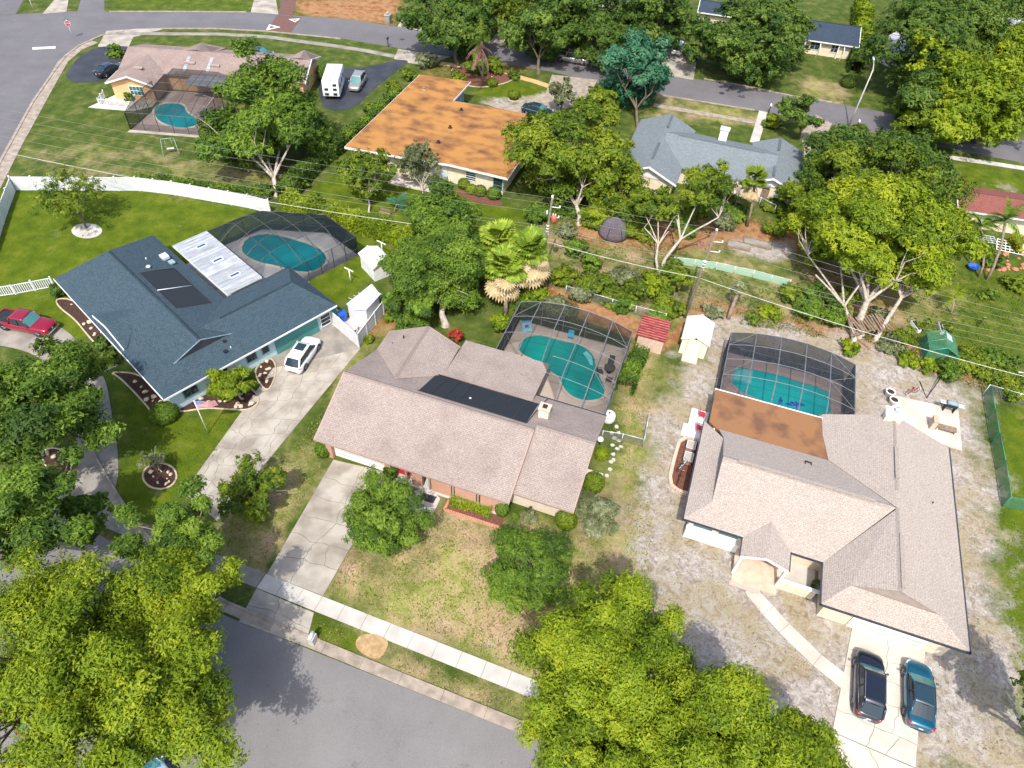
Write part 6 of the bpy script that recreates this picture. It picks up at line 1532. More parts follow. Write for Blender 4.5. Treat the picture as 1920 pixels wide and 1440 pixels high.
CARS = {
    # stations (x, half width, ztop); greenhouse: windscreen base x, roof front x, roof rear x, rear glass base x, belt z, roof z
    'suv': dict(L=4.9, st=[(-2.45, .66, .78), (-2.38, .80, .92), (-2.15, .92, 1.02), (-1.5, .96, 1.03), (0, .965, 1.02), (1.0, .95, 1.0), (1.6, .93, .98), (2.05, .88, .9), (2.32, .76, .78), (2.45, .58, .62)], gh=(1.18, .45, -1.75, -2.28, 1.0, 1.68), wb=(-1.42, 1.42), wr=.37),
    'sedan': dict(L=4.85, st=[(-2.42, .62, .78), (-2.34, .78, .92), (-2.1, .88, .98), (-1.6, .93, .97), (0, .94, .94), (1.0, .93, .92), (1.6, .91, .88), (2.05, .86, .8), (2.3, .74, .7), (2.42, .56, .58)], gh=(1.2, .38, -.95, -1.85, .92, 1.42), wb=(-1.42, 1.42), wr=.34),
    'pickup': dict(L=5.9, st=[(-2.95, .88, 1.0), (-2.9, .95, 1.02), (-.75, .98, 1.04), (.4, .98, 1.05), (1.3, .98, 1.08), (2.0, .97, 1.06), (2.6, .93, 1.02), (2.85, .85, .95), (2.95, .7, .8)], gh=(1.25, .65, -.85, -1.1, 1.05, 1.82), wb=(-1.9, 1.85), wr=.41)}
def car(name, label, cat, loc, ang, kind, paintm, roofm=None, group=None, rails=False, sunroof=False, scale=1.0, tail=True, chrome=False, dark_glass=None):
    S = CARS[kind]; r = thing(name, label, cat, loc, ang, group); r.scale = (scale,) * 3
    mb = MB(); rings = []
    st = S['st']
    # refine the stations so that the plan outline is round
    xs_ = []
    for (a, b_) in zip(st, st[1:]):
        for k in range(2):
            t = k / 2; xs_.append(tuple(a[i] + (b_[i] - a[i]) * t for i in range(3)))
    xs_.append(st[-1])
    for (x, w, zt) in xs_:
        e_ = min(abs(x - st[0][0]), abs(st[-1][0] - x)); zb = .22 + max(0, .18 - e_) * .7
        rings.append(body_ring(x, w, zb, zt))
    loft(mb, rings); body = mb.build("body", paintm, r)
    ws, rf, rr, rg, bz, rz = S['gh']
    wb_ = .87 if kind != 'pickup' else .9; wt = .70 if kind != 'pickup' else .78
    gm = dark_glass or M['glass']
    F0, F1 = (wb_ - .03, wt)
    def P(x, y, z): return (x, y, z)
    Afl, Afr = P(ws, F0, bz), P(ws, -F0, bz); Bfl, Bfr = P(rf, wt, rz), P(rf, -wt, rz)
    Crl, Crr = P(rr, wt * .97, rz - .03), P(rr, -wt * .97, rz - .03); Drl, Drr = P(rg, F0 * .92, bz + .02), P(rg, -F0 * .92, bz + .02)
    def bow(a, b_, c_, d_, k=5, out=.07):
        """slightly bowed pane between two edges a-b (low) and d-c (high)"""
        q = MB(); a, b_, c_, d_ = map(Vector, (a, b_, c_, d_)); mid = (a + b_) / 2 - (c_ + d_) / 2
        sx = 1 if mid.x > 0 else -1
        for i in range(k):
            t0, t1 = i / k, (i + 1) / k; o0, o1 = math.sin(math.pi * t0) * out * sx, math.sin(math.pi * t1) * out * sx
            q.face([a.lerp(b_, t0) + Vector((o0, 0, 0)), a.lerp(b_, t1) + Vector((o1, 0, 0)), d_.lerp(c_, t1) + Vector((o1, 0, 0)), d_.lerp(c_, t0) + Vector((o0, 0, 0))], smooth=True)
        return q
    bow(Afl, Afr, Bfr, Bfl).build("windscreen", M['glassw'], r)
    bow(Drl, Drr, Crr, Crl).build("rear_window", gm, r)
    for s_, (A_, B_, C_, D_) in ((1, (Afl, Bfl, Crl, Drl)), (-1, (Afr, Bfr, Crr, Drr))):
        q = MB(); q.face([A_, B_, C_, D_]); q.build("side_window", gm, r)
    q = MB(); n_ = 6; ring = []
    for i in range(n_ + 1):
        x = rf + .04 + (rr - .04 - rf - .04) * i / n_; ring.append([(x, y * (wt + .03), rz + .045 * (1 - y * y) - (.03 * (i / n_)) + .012) for y in (-1, -.75, -.4, 0, .4, .75, 1)] + [(x, y * (wt + .0), rz - .05) for y in (1, 0, -1)])
    loft(q, ring); q.build("roof_panel", roofm or paintm, r)
    for s_, (A_, B_, C_, D_) in ((1, (Afl, Bfl, Crl, Drl)), (-1, (Afr, Bfr, Crr, Drr))):
        q = MB(); q.tube([A_, B_], .045, 5); q.build("front_pillar", paintm, r)
        q = MB(); q.tube([C_, D_], .06 if kind == 'sedan' else .09, 5); q.build("rear_pillar", paintm, r)
        m_ = (rf + rr) / 2 + .05; q = MB(); q.tube([(m_, s_ * (wt + .005), rz), (m_ + .05, s_ * (F0 + .005), bz)], .035, 4); q.build("centre_pillar", M['dark'], r)
        q = MB(); q.tube([A_, (ws * .3, s_ * (wb_ + .02), bz + .01), D_], .018, 4); q.build("window_trim", M['chrome'] if chrome else M['dark'], r)
        q = MB(); q.lathe((ws - .22, s_ * (wb_ + .17), bz + .1), [(.02, -.09), (.09, -.05), (.1, .03), (.03, .07)], 8, axis='x'); q.build("wing_mirror", paintm, r)
    for wx in S['wb']:
        for s_ in (-1, 1):
            wr = S['wr']; y = s_ * (.965 * .93 - .08)
            q = MB(); q.lathe((wx, y, wr), [(wr * .7, -.12), (wr * .96, -.11), (wr, -.06), (wr, .06), (wr * .96, .11), (wr * .7, .12)], 20, axis='y'); wh = q.build("wheel", M['tyre'], r)
            q = MB(); yo = y + s_ * .115; q.lathe((wx, yo, wr), [(wr * .66, -.01), (wr * .66, .01), (wr * .6, .012)], 14, axis='y')
            for k in range(5):
                a = k * 2 * math.pi / 5; q.tube([(wx, yo + s_ * .02, wr), (wx + math.cos(a) * wr * .6, yo + s_ * .02, wr + math.sin(a) * wr * .6)], .035, 4)
            q.build("rim", M['rim'], wh)
            q = MB(); q.lathe((wx, s_ * (.965 - .09), wr + .03), [(wr * 1.16, -.085), (wr * 1.16, .07)], 20, axis='y'); q.build("wheel_arch", M['dark'], r)
    fx = S['st'][-1][0]; bx = S['st'][0][0]
    for s_ in (-1, 1):
        q = MB(); q.tube([(fx - .12, s_ * .52, .66 if kind != 'pickup' else .84), (fx - .24, s_ * .72, .70 if kind != 'pickup' else .86), (fx - .46, s_ * .84, .74 if kind != 'pickup' else .88)], [.05, .075, .04], 6); q.build("headlight", M['lens'], r)
        if kind != 'pickup':
            q = MB(); q.tube([(bx + .07, s_ * .50, .84), (bx + .10, s_ * .74, .86), (bx + .34, s_ * .89, .86)], [.05, .07, .04], 6); q.build("tail_light", M['red'], r)
        else:
            q = MB(); q.box((bx + .02, s_ * .88, .8), (.08, .14, .4)); q.build("tail_light", M['red'], r)
    q = MB(); q.box((fx - .09, 0, .5), (.12, .95, .2)); q.build("grille", M['dark'], r)
    q = MB(); q.tube([(bx + .03, -.55, .42), (bx - .02, 0, .42), (bx + .03, .55, .42)], .05, 5); q.build("bumper_trim", M['chrome'] if chrome or kind == 'pickup' else M['dark'], r)
    q = MB(); q.box((bx - .01, 0, .66), (.02, .3, .14)); q.build("number_plate", M['lens'], r)
    if rails:
        for s_ in (-1, 1):
            q = MB(); q.tube([(rf - .1, s_ * (wt - .03), rz + .06), (rf - .3, s_ * (wt - .03), rz + .12), (rr + .3, s_ * (wt - .03), rz + .10), (rr + .1, s_ * (wt - .03), rz + .03)], .02, 5); q.build("roof_rail", M['chrome'], r)
    if sunroof:
        q = MB(); q.box((rf - .62, 0, rz + .062), (.95, wt * 1.35, .02)); q.build("sunroof", M['glass'], r)
    if kind == 'pickup':
        q = MB(); q.box((-2.0, 0, 1.085), (1.7, 1.66, .012)); q.build("bed_liner", M['dark'], r)
        for s_ in (-1, 1):
            q = MB(); q.box((-2.0, s_ * .9, 1.11), (1.85, .12, .14)); q.build("bed_side", paintm, r)
        q = MB(); q.box((-2.9, 0, 1.08), (.08, 1.8, .18)); q.build("tailgate", paintm, r)
        q = MB(); q.box((fx - .02, 0, .5), (.14, 1.7, .16)); q.build("front_bumper", M['chrome'], r)
        q = MB(); q.box((fx + .0, 0, .78), (.06, 1.0, .28)); gr = q.build("front_grille", M['dark'], r)
        q = MB(); q.lathe((fx + .035, 0, .78), [(.10, 0), (.10, .02), (.02, .03)], 12, axis='x'); q.build("badge", M['chrome'], gr)
    return r
P_black = paint('midnight_car_paint', (.012, .016, .03), rough=.22, metal=.4)
P_plum = paint('plum_car_paint', (.03, .014, .025), rough=.22, metal=.4)
P_blue = paint('teal_blue_car_paint', (.01, .115, .19), rough=.25, metal=.5)
P_white = paint('white_car_paint', (.78, .79, .80), rough=.25)
P_redc = paint('crimson_car_paint', (.26, .0, .02), rough=.22, metal=.2)
P_silver = paint('silver_car_paint', (.42, .40, .37), rough=.3, metal=.6)
P_navy = paint('navy_car_paint', (.02, .05, .07), rough=.25, metal=.3)
def heading(a, b_, z=.3):
    p, q = g(*a, z), g(*b_, z); return math.degrees(math.atan2(q.y - p.y, q.x - p.x))
def mid(a, b_, z=.3):
    p, q = g(*a, z), g(*b_, z); m_ = (p + q) / 2; return m_
def carpose(rear_w, front_w, side, wide=.93):
    """position from the two wheels seen on one side (side = +1: they are the car's left wheels)"""
    p, q = g(*rear_w, .33), g(*front_w, .33); d = (q - p).normalized(); n_ = Vector((-d.y, d.x, 0)); c = (p + q) / 2 - n_ * side * wide
    return (c.x, c.y, .05), math.degrees(math.atan2(d.y, d.x))
l_, a_ = carpose((1598.0, 1314), (1600.5, 1242), 1)
car("parked_suv", "dark crossover with silver roof rails on the pale driveway, left of the blue sedan", "car", l_, a_, 'suv', P_black, rails=True, chrome=True)
l_, a_ = carpose((1693.6, 1334), (1692.2, 1258.5), 1)
car("parked_sedan", "teal blue sedan with mirror-bright windows, right one on the pale driveway", "car", l_, a_, 'sedan', P_blue, roofm=P_navy)
l_, a_ = carpose((572.5, 692), (599.5, 651.5), -1)
car("parked_suv", "white crossover with a black sunroof in front of the teal garage door", "car", l_, a_, 'suv', P_white, sunroof=True, scale=.97)
pa, pb = g(12, 588, .9), g(88, 605, .9); an = math.degrees(math.atan2(pb.y - pa.y, pb.x - pa.x))
pc = g(48, 604, .8)
car("pickup_truck", "crimson pickup truck with a black bed on the circular drive at the left edge", "pickup truck", (pc.x, pc.y, .05), heading((20, 612), (70, 622)) , 'pickup', P_redc, scale=.98)
p = g(670, 152, .8); car("parked_suv", "silver off-road wagon beside the white travel trailer", "car", (p.x, p.y, .04), heading((662, 165), (680, 135)) + 180, 'suv', P_silver)
p = g(206, 128, .8); car("parked_car", "dark car half hidden behind the taupe roof on the black driveway", "car", (p.x, p.y, .04), 60, 'sedan', P_black)
p = g(485, 98, .8); car("parked_car", "dark green car peeking over the ridge of the taupe roofed house", "car", (p.x, p.y, .04), -5, 'sedan', P_navy)
p = g(1272, 88, .8); car("parked_suv", "pale silver car on the shaded driveway across the upper street, left of the black one", "car", (p.x, p.y, .04), 74, 'suv', P_white)
p = g(1301, 98, .8); car("parked_car", "black car on the shaded driveway across the upper street", "car", (p.x, p.y, .04), 74, 'sedan', P_black)
p = g(1074, 106, .9); car("parked_pickup", "pale gold pickup parked under the oaks on the upper street", "pickup truck", (p.x, p.y, .02), -13, 'pickup', P_silver)
p = g(1008, 206, .7); car("parked_car", "purple-grey car behind the orange flat roofed house", "car", (p.x, p.y, .04), -20, 'sedan', P_navy)
p = g(262, 1428, .8); car("parked_car", "pale blue car glimpsed through the bottom left oak", "car", (p.x, p.y, .02), -35, 'suv', paint('pale_blue_car_paint', (.3, .42, .55), rough=.25))
p = g(48, 1335, .8); car("parked_car", "red car glimpsed through the bottom left oak at the left edge", "car", (p.x, p.y, .02), -30, 'suv', P_redc)
# travel trailer
pa = g(604, 196); pb = g(630, 199)
t = thing("travel_trailer", "white travel trailer with black windows parked on the sealed driveway", "trailer", (g(628, 172).x, g(628, 172).y, 0), heading((650, 160), (640, 196), 0) + 90)
mb = MB(); loft(mb, [[(x, y, z) for (y, z) in ((-3.0, .7), (-3.05, 1.4), (-2.8, 2.9), (3.0, 2.9), (3.0, .55), (-2.6, .55))] for x in (-1.2, 1.2)], smooth=False); mb.build("body", M['white'], t)
mb = MB(); mb.box((0, .1, 2.93), (2.35, 5.7, .06)); mb.build("roof_panel", M['vinyl'], t)
for y in (-.9, 1.5):
    mb = MB(); mb.box((0, y, 3.06), (.6, .8, .22)); mb.build("roof_unit", M['galv'], t)
for x in (-.62, .62):
    for z in (1.0, 1.7, 2.3):
        if x < 0 and z == 2.3: continue
        mb = MB(); mb.box((x, -3.03 + (.02 if z < 2 else .12), z), (.55, .08, .35)); mb.build("window", M['glass'], t)
for y in (-1.6, .2, 1.9):
    for s_ in (-1, 1):
        mb = MB(); mb.box((s_ * 1.215, y, 1.8), (.03, .9, .6)); mb.build("window", M['glass'], t)
mb = MB(); mb.box((-1.22, -2.2, .95), (.02, .8, .12)); mb.build("stripe", M['dark'], t)
for y in (-.4, .5):
    for s_ in (-1, 1):
        mb = MB(); mb.lathe((s_ * 1.1, y, .36), [(.36, -.1), (.36, .1)], 16, axis='x'); mb.build("wheel", M['tyre'], t)
mb = MB(); mb.tube([(-.8, 3.0, .5), (0, 4.1, .5), (.8, 3.0, .5)], .05, 5); mb.build("hitch", M['dark'], t)

# ------------------------------------------------------------------ fences
def panel_fence(name, label, pts, h, mat, step=2.4, rail=True, cat="fence", boards=True, bottom=0.0):
    P_ = resample(px2(pts), step); c = P_[0]; r = thing(name, label, cat, (c.x, c.y, 0))
    for p, q in zip(P_, P_[1:]):
        p, q = p - c, q - c; d = q - p; an = math.degrees(math.atan2(d.y, d.x)); m_ = (p + q) / 2
        nb = 8; bw = d.length / nb
        for k in range(nb):
            z_ = p.lerp(q, (k + .5) / nb); mb = MB(); mb.box((z_.x, z_.y, bottom + h / 2), (bw - .012, .04, h - .12), an); mb.build("board", mat, r)
        for z in (.1, h - .05):
            mb = MB(); mb.box((m_.x, m_.y, z), (d.length, .07, .12), an); mb.build("rail", mat, r)
    for p in P_:
        p = p - c; mb = MB(); mb.box((p.x, p.y, (h + .1) / 2), (.13, .13, h + .1)); mb.box((p.x, p.y, h + .13), (.17, .17, .06)); mb.build("post", mat, r)
    return r
panel_fence("vinyl_fence", "long white vinyl privacy fence bending across the lush lawn", [(30, 357), (262, 358), (330, 366), (470, 391), (508, 400)], 1.85, M['vinyl'])
panel_fence("vinyl_fence", "short white vinyl fence run leading off the left edge", [(30, 357), (14, 400), (-6, 462), (-20, 500)], 1.7, M['vinyl'])
fr2 = thing("picket_fence", "low white picket fence between the left edge and the slate roofed house", "fence", (0, 0, 0))
pp = px2([(-30, 560), (30, 552), (103, 538)]); c0 = pp[0]; fr2.location = (c0.x, c0.y, 0)
picket_run(fr2, [p - c0 for p in pp], 1.25, .2, 2.4, pk=.09)
wf = thing("vinyl_fence", "white vinyl gate fence closing off the utility yard beside the teal garage", "fence", tuple(HB.location), 49)
def fence_local(r, pts, h, mat, step=1.8):
    for a, b_ in zip(pts, pts[1:]):
        a, b_ = Vector(a), Vector(b_); n = max(1, round((b_ - a).length / step)); an = math.degrees(math.atan2(b_.y - a.y, b_.x - a.x))
        for k in range(n):
            p, q = a.lerp(b_, k / n), a.lerp(b_, (k + 1) / n); nb = 7
            for j in range(nb):
                z_ = p.lerp(q, (j + .5) / nb); mb = MB(); mb.box((z_.x, z_.y, h / 2), ((q - p).length / nb - .012, .04, h - .1), an); mb.build("board", mat, r)
            m_ = (p + q) / 2; mb = MB(); mb.box((m_.x, m_.y, h - .03), ((q - p).length, .08, .1), an); mb.build("rail", mat, r)
        for k in range(n + 1):
            p = a.lerp(b_, k / n); mb = MB(); mb.box((p.x, p.y, (h + .08) / 2), (.13, .13, h + .08), an); mb.build("post", mat, r)
fence_local(wf, [(17.7, .7), (17.5, -4.0), (22.4, -1.85)], 1.75, M['vinyl'])
deck(dk, [], M['conc']) if False else None
yd = thing("utility_yard", "", "", tuple(HB.location), 49)
deck(yd, [(17.6, .9), (17.5, -3.9), (22.3, -1.8), (19.2, .4)], M['concnew'], .05, "yard_slab")

# sheds
def shed(name, label, cat, loc, ang, L_, W_, hw, hr, wallm, roofm, ribs=0, ribm=None, overhang=.15, door=None, mono=False):
    r = thing(name, label, cat, loc, ang)
    wallring(r, [(0, 0), (W_, 0), (W_, L_), (0, L_)], 0, hw, wallm)
    o = overhang
    if mono: roof(r, [[V3(-o, -o, hw), V3(W_ + o, -o, hw), V3(W_ + o, L_ + o, hr), V3(-o, L_ + o, hr)]], roofm, .05)
    else:
        k = (hr - hw) / (W_ / 2 + o)
        roof(r, [[V3(-o, -o, hw), V3(W_ / 2, -o, hr), V3(W_ / 2, L_ + o, hr), V3(-o, L_ + o, hw)], [V3(W_ / 2, -o, hr), V3(W_ + o, -o, hw), V3(W_ + o, L_ + o, hw), V3(W_ / 2, L_ + o, hr)]], roofm, .05)
        for v in (.0, L_):
            mb = MB(); mb.face([V3(0, v, hw), V3(W_, v, hw), V3(W_ / 2, v, hr - .06)]); mb.build("gable", wallm, r)
        edge_trim(r, [V3(-o, -o - .01, hw), V3(W_ / 2, -o - .01, hr), V3(W_ + o, -o - .01, hw)], M['creamsiding'], .06, .16)
        ridge_cap(r, [V3(W_ / 2, -o, hr + .02), V3(W_ / 2, L_ + o, hr + .02)], roofm, .3)
    for i in range(ribs):
        if mono:
            z = lambda v: hw + (hr - hw) * (v + o) / (L_ + 2 * o)
            v = -o + (L_ + 2 * o) * (i + .5) / ribs
            mb = MB(); mb.box((W_ / 2, v, z(v) + .03), (W_ + 2 * o, .07, .06)); mb.build("roof_rib", ribm or roofm, r)
    return r
a = g(1191, 652); t = shed("garden_shed", "small tan shed with a streaked maroon metal roof beside the clipped hedge", "shed", (a.x, a.y, 0), -16.5, 2.4, 2.6, 1.9, 2.45, M['tanwood'], M['maroon'], 9, M['maroonrib'], mono=True)
for k in range(12): panel(t, (.11 + k * .216, -.01, .95), .2, 1.85, 0, M['tanwood'], "board", t=.03)
a = g(1272, 661); t = shed("garden_shed", "cream sided shed with a pale blue-white gable roof and double doors", "shed", (a.x, a.y, 0), -16.5, 3.3, 2.55, 2.1, 2.75, M['creamsiding'], M['galv'])
for u in (.92, 1.62): panel(t, (u, -.02, 1.0), .66, 1.8, 0, M['creamsiding'], "door", t=.06)
for u in (.58, 1.96): panel(t, (u, -.03, 1.05), .04, 1.95, 0, M['greyshade'], "door_edge", t=.07)
panel(t, (1.27, -.02, 2.38), .22, .12, 0, M['dark'], "gable_vent", t=.06)
mb = MB(); mb.prism([(.45, -1.1), (2.0, -1.1), (2.0, 0), (.45, 0)], 0, .07); mb.build("ramp", M['concnew'], t)
sh = thing("white_shed", "white resin shed with a ribbed pale roof inside the fenced utility yard", "shed", tuple(HB.location), 49)
SQ = [(19.35, -.1), (23.1, 1.25), (22.5, -1.15), (20.2, -2.0), (19.4, -1.3)]
mb = MB(); mb.prism([(19.35, -.1), (22.9, .6), (22.5, -1.15), (20.2, -2.0), (19.4, -1.3)], 0, 2.05); mb.build("wall", M['vinyl'], sh)
mb = MB(); mb.prism([(19.25, -.05), (23.1, .75), (22.7, -1.2), (20.2, -2.1), (19.3, -1.35)], 2.06, 2.14); mb.build("roof", M['galv'], sh)
for k in range(5):
    mb = MB(); mb.box((20.2 + k * .6, -.4, 2.16), (.04, 1.9, .03), 12); mb.build("roof_rib", M['vinyl'], sh)
mb = MB(); mb.box((21.3, -.2, 2.17), (.5, .35, .03), 12); mb.build("skylight", M['white'], sh)
a = g(703, 528); t = shed("white_shed", "white gabled shed partly under the overhanging green tree", "shed", (a.x, a.y, 0), 40, 3.0, 2.2, 1.9, 2.4, M['white'], M['white'])

# greenhouse
gc = g(1752, 668); t = thing("greenhouse", "small green framed greenhouse in the right back garden", "greenhouse", (gc.x, gc.y, 0), -14)
mb = MB(); mb.box((0, 0, .2), (2.9, 2.9, .4)); mb.build("base", M['greenplastic'], t)
for (x0, y0, x1, y1) in ((-1.4, -1.4, 1.4, -1.4), (1.4, -1.4, 1.4, 1.4), (1.4, 1.4, -1.4, 1.4), (-1.4, 1.4, -1.4, -1.4)):
    mb = MB(); mb.face([V3(x0, y0, .4), V3(x1, y1, .4), V3(x1, y1, 1.7), V3(x0, y0, 1.7)]); mb.build("wall_mesh", M['greenmesh'], t)
for s_ in (-1, 1):
    mb = MB(); mb.face([V3(s_ * 1.4, -1.4, 1.7), V3(s_ * 1.4, 1.4, 1.7), V3(0, 1.4, 2.5), V3(0, -1.4, 2.5)]); mb.build("roof_mesh", M['greenmesh'], t)
for y in (-1.4, 0, 1.4):
    mb = MB(); mb.tube([V3(-1.4, y, 0), V3(-1.4, y, 1.7), V3(0, y, 2.5), V3(1.4, y, 1.7), V3(1.4, y, 0)], .05, 5); mb.build("frame", M['greenplastic'], t)
mb = MB(); mb.slab([V3(.1, .2, 2.5), V3(.8, .2, 2.12), V3(.8, 1.1, 2.12), V3(.1, 1.1, 2.5)], .04); mb.build("roof_flap", M['galv'], t)
# tree deck
tc_ = g(1618, 622); t = thing("tree_platform", "collapsing timber platform round the big pale trunks", "platform", (tc_.x, tc_.y, 0), 12)
for k in range(13):
    mb = MB(); mb.box((-1.9 + k * .33, rnd.uniform(-.2, .2), 1.25 + rnd.uniform(-.05, .05)), (.2, 2.7 + rnd.uniform(-.6, .3), .06), rnd.uniform(-9, 9)); mb.build("plank", M['wood'], t)
for x in (-1.9, 2.1):
    for y in (-1.2, 1.2):
        mb = MB(); mb.box((x, y, .62), (.12, .12, 1.25)); mb.build("post", M['wood'], t)
mb = MB(); mb.tube([V3(-2.6, -1.5, 1.0), V3(-.2, -1.2, 1.4)], .09, 5); mb.tube([V3(-1.8, .3, .1), V3(-.6, -2.6, .1)], .12, 5); mb.build("fallen_beam", M['wood'], t)

# green mesh fence and chain link
def mesh_fence(label, pts, h, mat, step=2.6, postm=None, top=True):
    P_ = resample(px2(pts), step); c = P_[0]; r = thing("mesh_fence", label, "fence", (c.x, c.y, 0))
    for p, q in zip(P_, P_[1:]):
        p, q = p - c, q - c; mb = MB(); mb.face([V3(p.x, p.y, .03), V3(q.x, q.y, .03), V3(q.x, q.y, h), V3(p.x, p.y, h)]); mb.build("mesh_panel", mat, r)
        mb = MB(); mb.tube([V3(p.x, p.y, h), V3(q.x, q.y, h)], .03, 5); mb.build("top_rail", postm or M['galv'], r)
    for p in P_:
        p = p - c; mb = MB(); mb.tube([V3(p.x, p.y, 0), V3(p.x, p.y, h + .05)], .04, 6); mb.build("post", postm or M['galv'], r)
    return r
mesh_fence("green mesh covered chain link fence right of the beige roofed house", [(1843, 742), (1858, 830), (1868, 880), (1878, 950), (1960, 966)], 1.5, M['greenmesh'], postm=M['greenplastic'])
mesh_fence("grey chain link fence with a gate beside the brown roofed house", [(1128, 822), (1165, 828), (1204, 838)], 1.1, M['greymesh'], 1.4)
mesh_fence("chain link fence returning along the sandy strip", [(1204, 838), (1213, 790)], 1.1, M['greymesh'], 1.4)
mesh_fence("faded green tarp-covered fence crossing the back gardens", [(1262, 495), (1340, 505), (1410, 520), (1478, 538)], 1.0, meshscreen('pale_green_tarp', (.38, .58, .44), .72, .95), 2.4)
mesh_fence("chain link fence behind the grey roofed house", [(1395, 372), (1450, 400)], 1.2, M['greymesh'], 2.4)
mesh_fence("chain link fence by the bushes behind the kidney pool cage", [(1060, 552), (1190, 590), (1245, 604)], 1.2, M['greymesh'], 2.4)
mesh_fence("chain link fence at the right edge below the power line", [(1843, 738), (1960, 772)], 1.3, M['greymesh'], 2.6)

# ------------------------------------------------------------------ poles, wires, lamp
def timber_pole(label, base, top, arm=True, transformer=False):
    t = thing("power_pole", label, "utility pole", (base.x, base.y, 0)); ox, oy, h = top.x - base.x, top.y - base.y, top.z
    mb = MB(); mb.tube([V3(0, 0, -.2), V3(ox * .5, oy * .5, h * .5), V3(ox, oy, h)], [.17, .14, .10], 9); mb.build("pole", M['pole'], t)
    mb = MB(); mb.tube([V3(ox, oy, h - .9), V3(ox, oy, h + .1)], .11, 8); mb.build("pole_cap", M['white'], t)
    for k, z in enumerate((h - 1.2, h - 2.4)):
        mb = MB(); mb.tube([V3(ox * .9, oy * .9, z), V3(ox * .9 + .9, oy * .9 - .25, z + .1)], .05, 5); br = mb.build("bracket", M['white'], t)
        mb = MB(); mb.lathe((ox * .9 + .9, oy * .9 - .25, z + .1), [(.06, 0), (.1, .06), (.06, .12), (.1, .18), (.04, .26)], 8); mb.build("insulator", M['white'], br)
    for k in range(4):
        mb = MB(); mb.lathe((ox * .6, oy * .6, h * .55 + k * .35), [(.16, 0), (.16, .12)], 8); mb.build("pole_band", M['white'], t)
    if transformer:
        mb = MB(); mb.lathe((ox * .75 + .5, oy * .75 - .1, h - 3.0), [(.1, 0), (.3, .03), (.3, .8), (.22, .9), (.1, .95)], 14); tr_ = mb.build("transformer", M['galv'] if False else paint('rusty_red_tank', (.5, .1, .06), rough=.5), t)
        for dx in (-.12, .12):
            mb = MB(); mb.lathe((ox * .75 + .5 + dx, oy * .75 - .1, h - 2.1), [(.05, 0), (.07, .1), (.04, .25)], 8); mb.build("bushing", M['white'], tr_)
        mb = MB(); mb.lathe((ox * .8 - .3, oy * .8, h - 2.1), [(.05, 0), (.1, .05), (.1, .4), (.04, .5)], 8); mb.build("cutout", M['white'], t)
    return t
B1, T1 = g(1013, 520), g(1036, 368, 9.6)
T1 = Vector((B1.x + .1, B1.y, 9.9)); T1 = Vector((g(1036, 368, 9.9).x, g(1036, 368, 9.9).y, 9.9))
timber_pole("timber power pole with a rusty red transformer behind the fan palms", B1, T1, transformer=True)
B2 = g(1283, 596); T2 = g(1344, 431, 9.4)
timber_pole("leaning timber power pole with white bands behind the cream shed", B2, T2)
def wire(name, label, pts, r, mat, sag=.4, group="overhead wires strung between the power poles"):
    a, b_ = Vector(pts[0]), Vector(pts[1]); q = [a.lerp(b_, k / 16) - Vector((0, 0, sag * 4 * (k / 16) * (1 - k / 16))) for k in range(17)]
    mb = MB(); mb.tube([p - a for p in q], r, 4); o = mb.build(name, mat); o.location = a
    return tag(o, label, "cable", group)
hs = [(9.7, .012, 'wire', 0), (9.0, .011, 'wire', .5), (8.0, .011, 'wire', -.3), (6.4, .015, 'wire', 0), (6.1, .014, 'wire', .25), (5.4, .012, 'wire', 0), (4.6, .03, 'wirelt', 0)]
# ends well outside the view: fitted through the points where the cables cross the photo
Lpx = [(60, 210), (60, 238), (60, 262), (200, 288), (250, 292), (300, 300), (0, 287)]
names = ["topmost", "second", "third", "fourth", "fifth", "sixth", "lowest and thickest"]
for i, (h, r_, m_, dx) in enumerate(hs):
    A_ = Vector((T1.x * (h / 9.9) + B1.x * (1 - h / 9.9) + dx, T1.y * (h / 9.9) + B1.y * (1 - h / 9.9), h))
    L_ = g(*((-20, 200 + i * 17) if i < 6 else (20, 288)), h + .2)
    B_ = Vector((T2.x * (h / 9.4) + B2.x * (1 - h / 9.4) + dx, T2.y * (h / 9.4) + B2.y * (1 - h / 9.4), h - .2))
    R_ = g(1960, 600 + i * 13 if i < 6 else 716, h)
    wire("overhead_wire", f"{names[i]} cable from the left edge to the pole with the red transformer", (L_, A_), r_, M[m_], .5 if i < 6 else .8, None)
    wire("overhead_wire", f"{names[i]} cable between the two timber power poles", (A_, B_), r_, M[m_], .25, None)
    wire("overhead_wire", f"{names[i]} cable from the leaning pole to the right edge", (B_, R_), r_, M[m_], .5, None)
# street lamp
lb = g(1591, 238); t = thing("street_lamp", "tall slender street lamp with a short bent arm at the upper street", "street lamp", (lb.x, lb.y, 0))
lt = g(1637, 131, 8.4); d = lt - lb; lh = g(1638.5, 112, 9.2) - lb
mb = MB(); mb.tube([V3(0, 0, 0), V3(d.x * .5, d.y * .5, 4.2), V3(d.x, d.y, 8.4)], [.13, .11, .08], 8); mb.build("pole", M['concnew'], t)
mb = MB(); mb.tube([V3(d.x, d.y, 8.4), V3(lh.x * .5 + d.x * .5, lh.y * .5 + d.y * .5, 8.9), V3(lh.x, lh.y, 9.2)], [.08, .06, .05], 6); mb.build("arm", M['concnew'], t)
mb = MB(); mb.tube([V3(lh.x, lh.y - .1, 9.2), V3(lh.x + .1, lh.y + .7, 9.25)], [.12, .16], 8); mb.build("lamp_head", M['galv'], t)
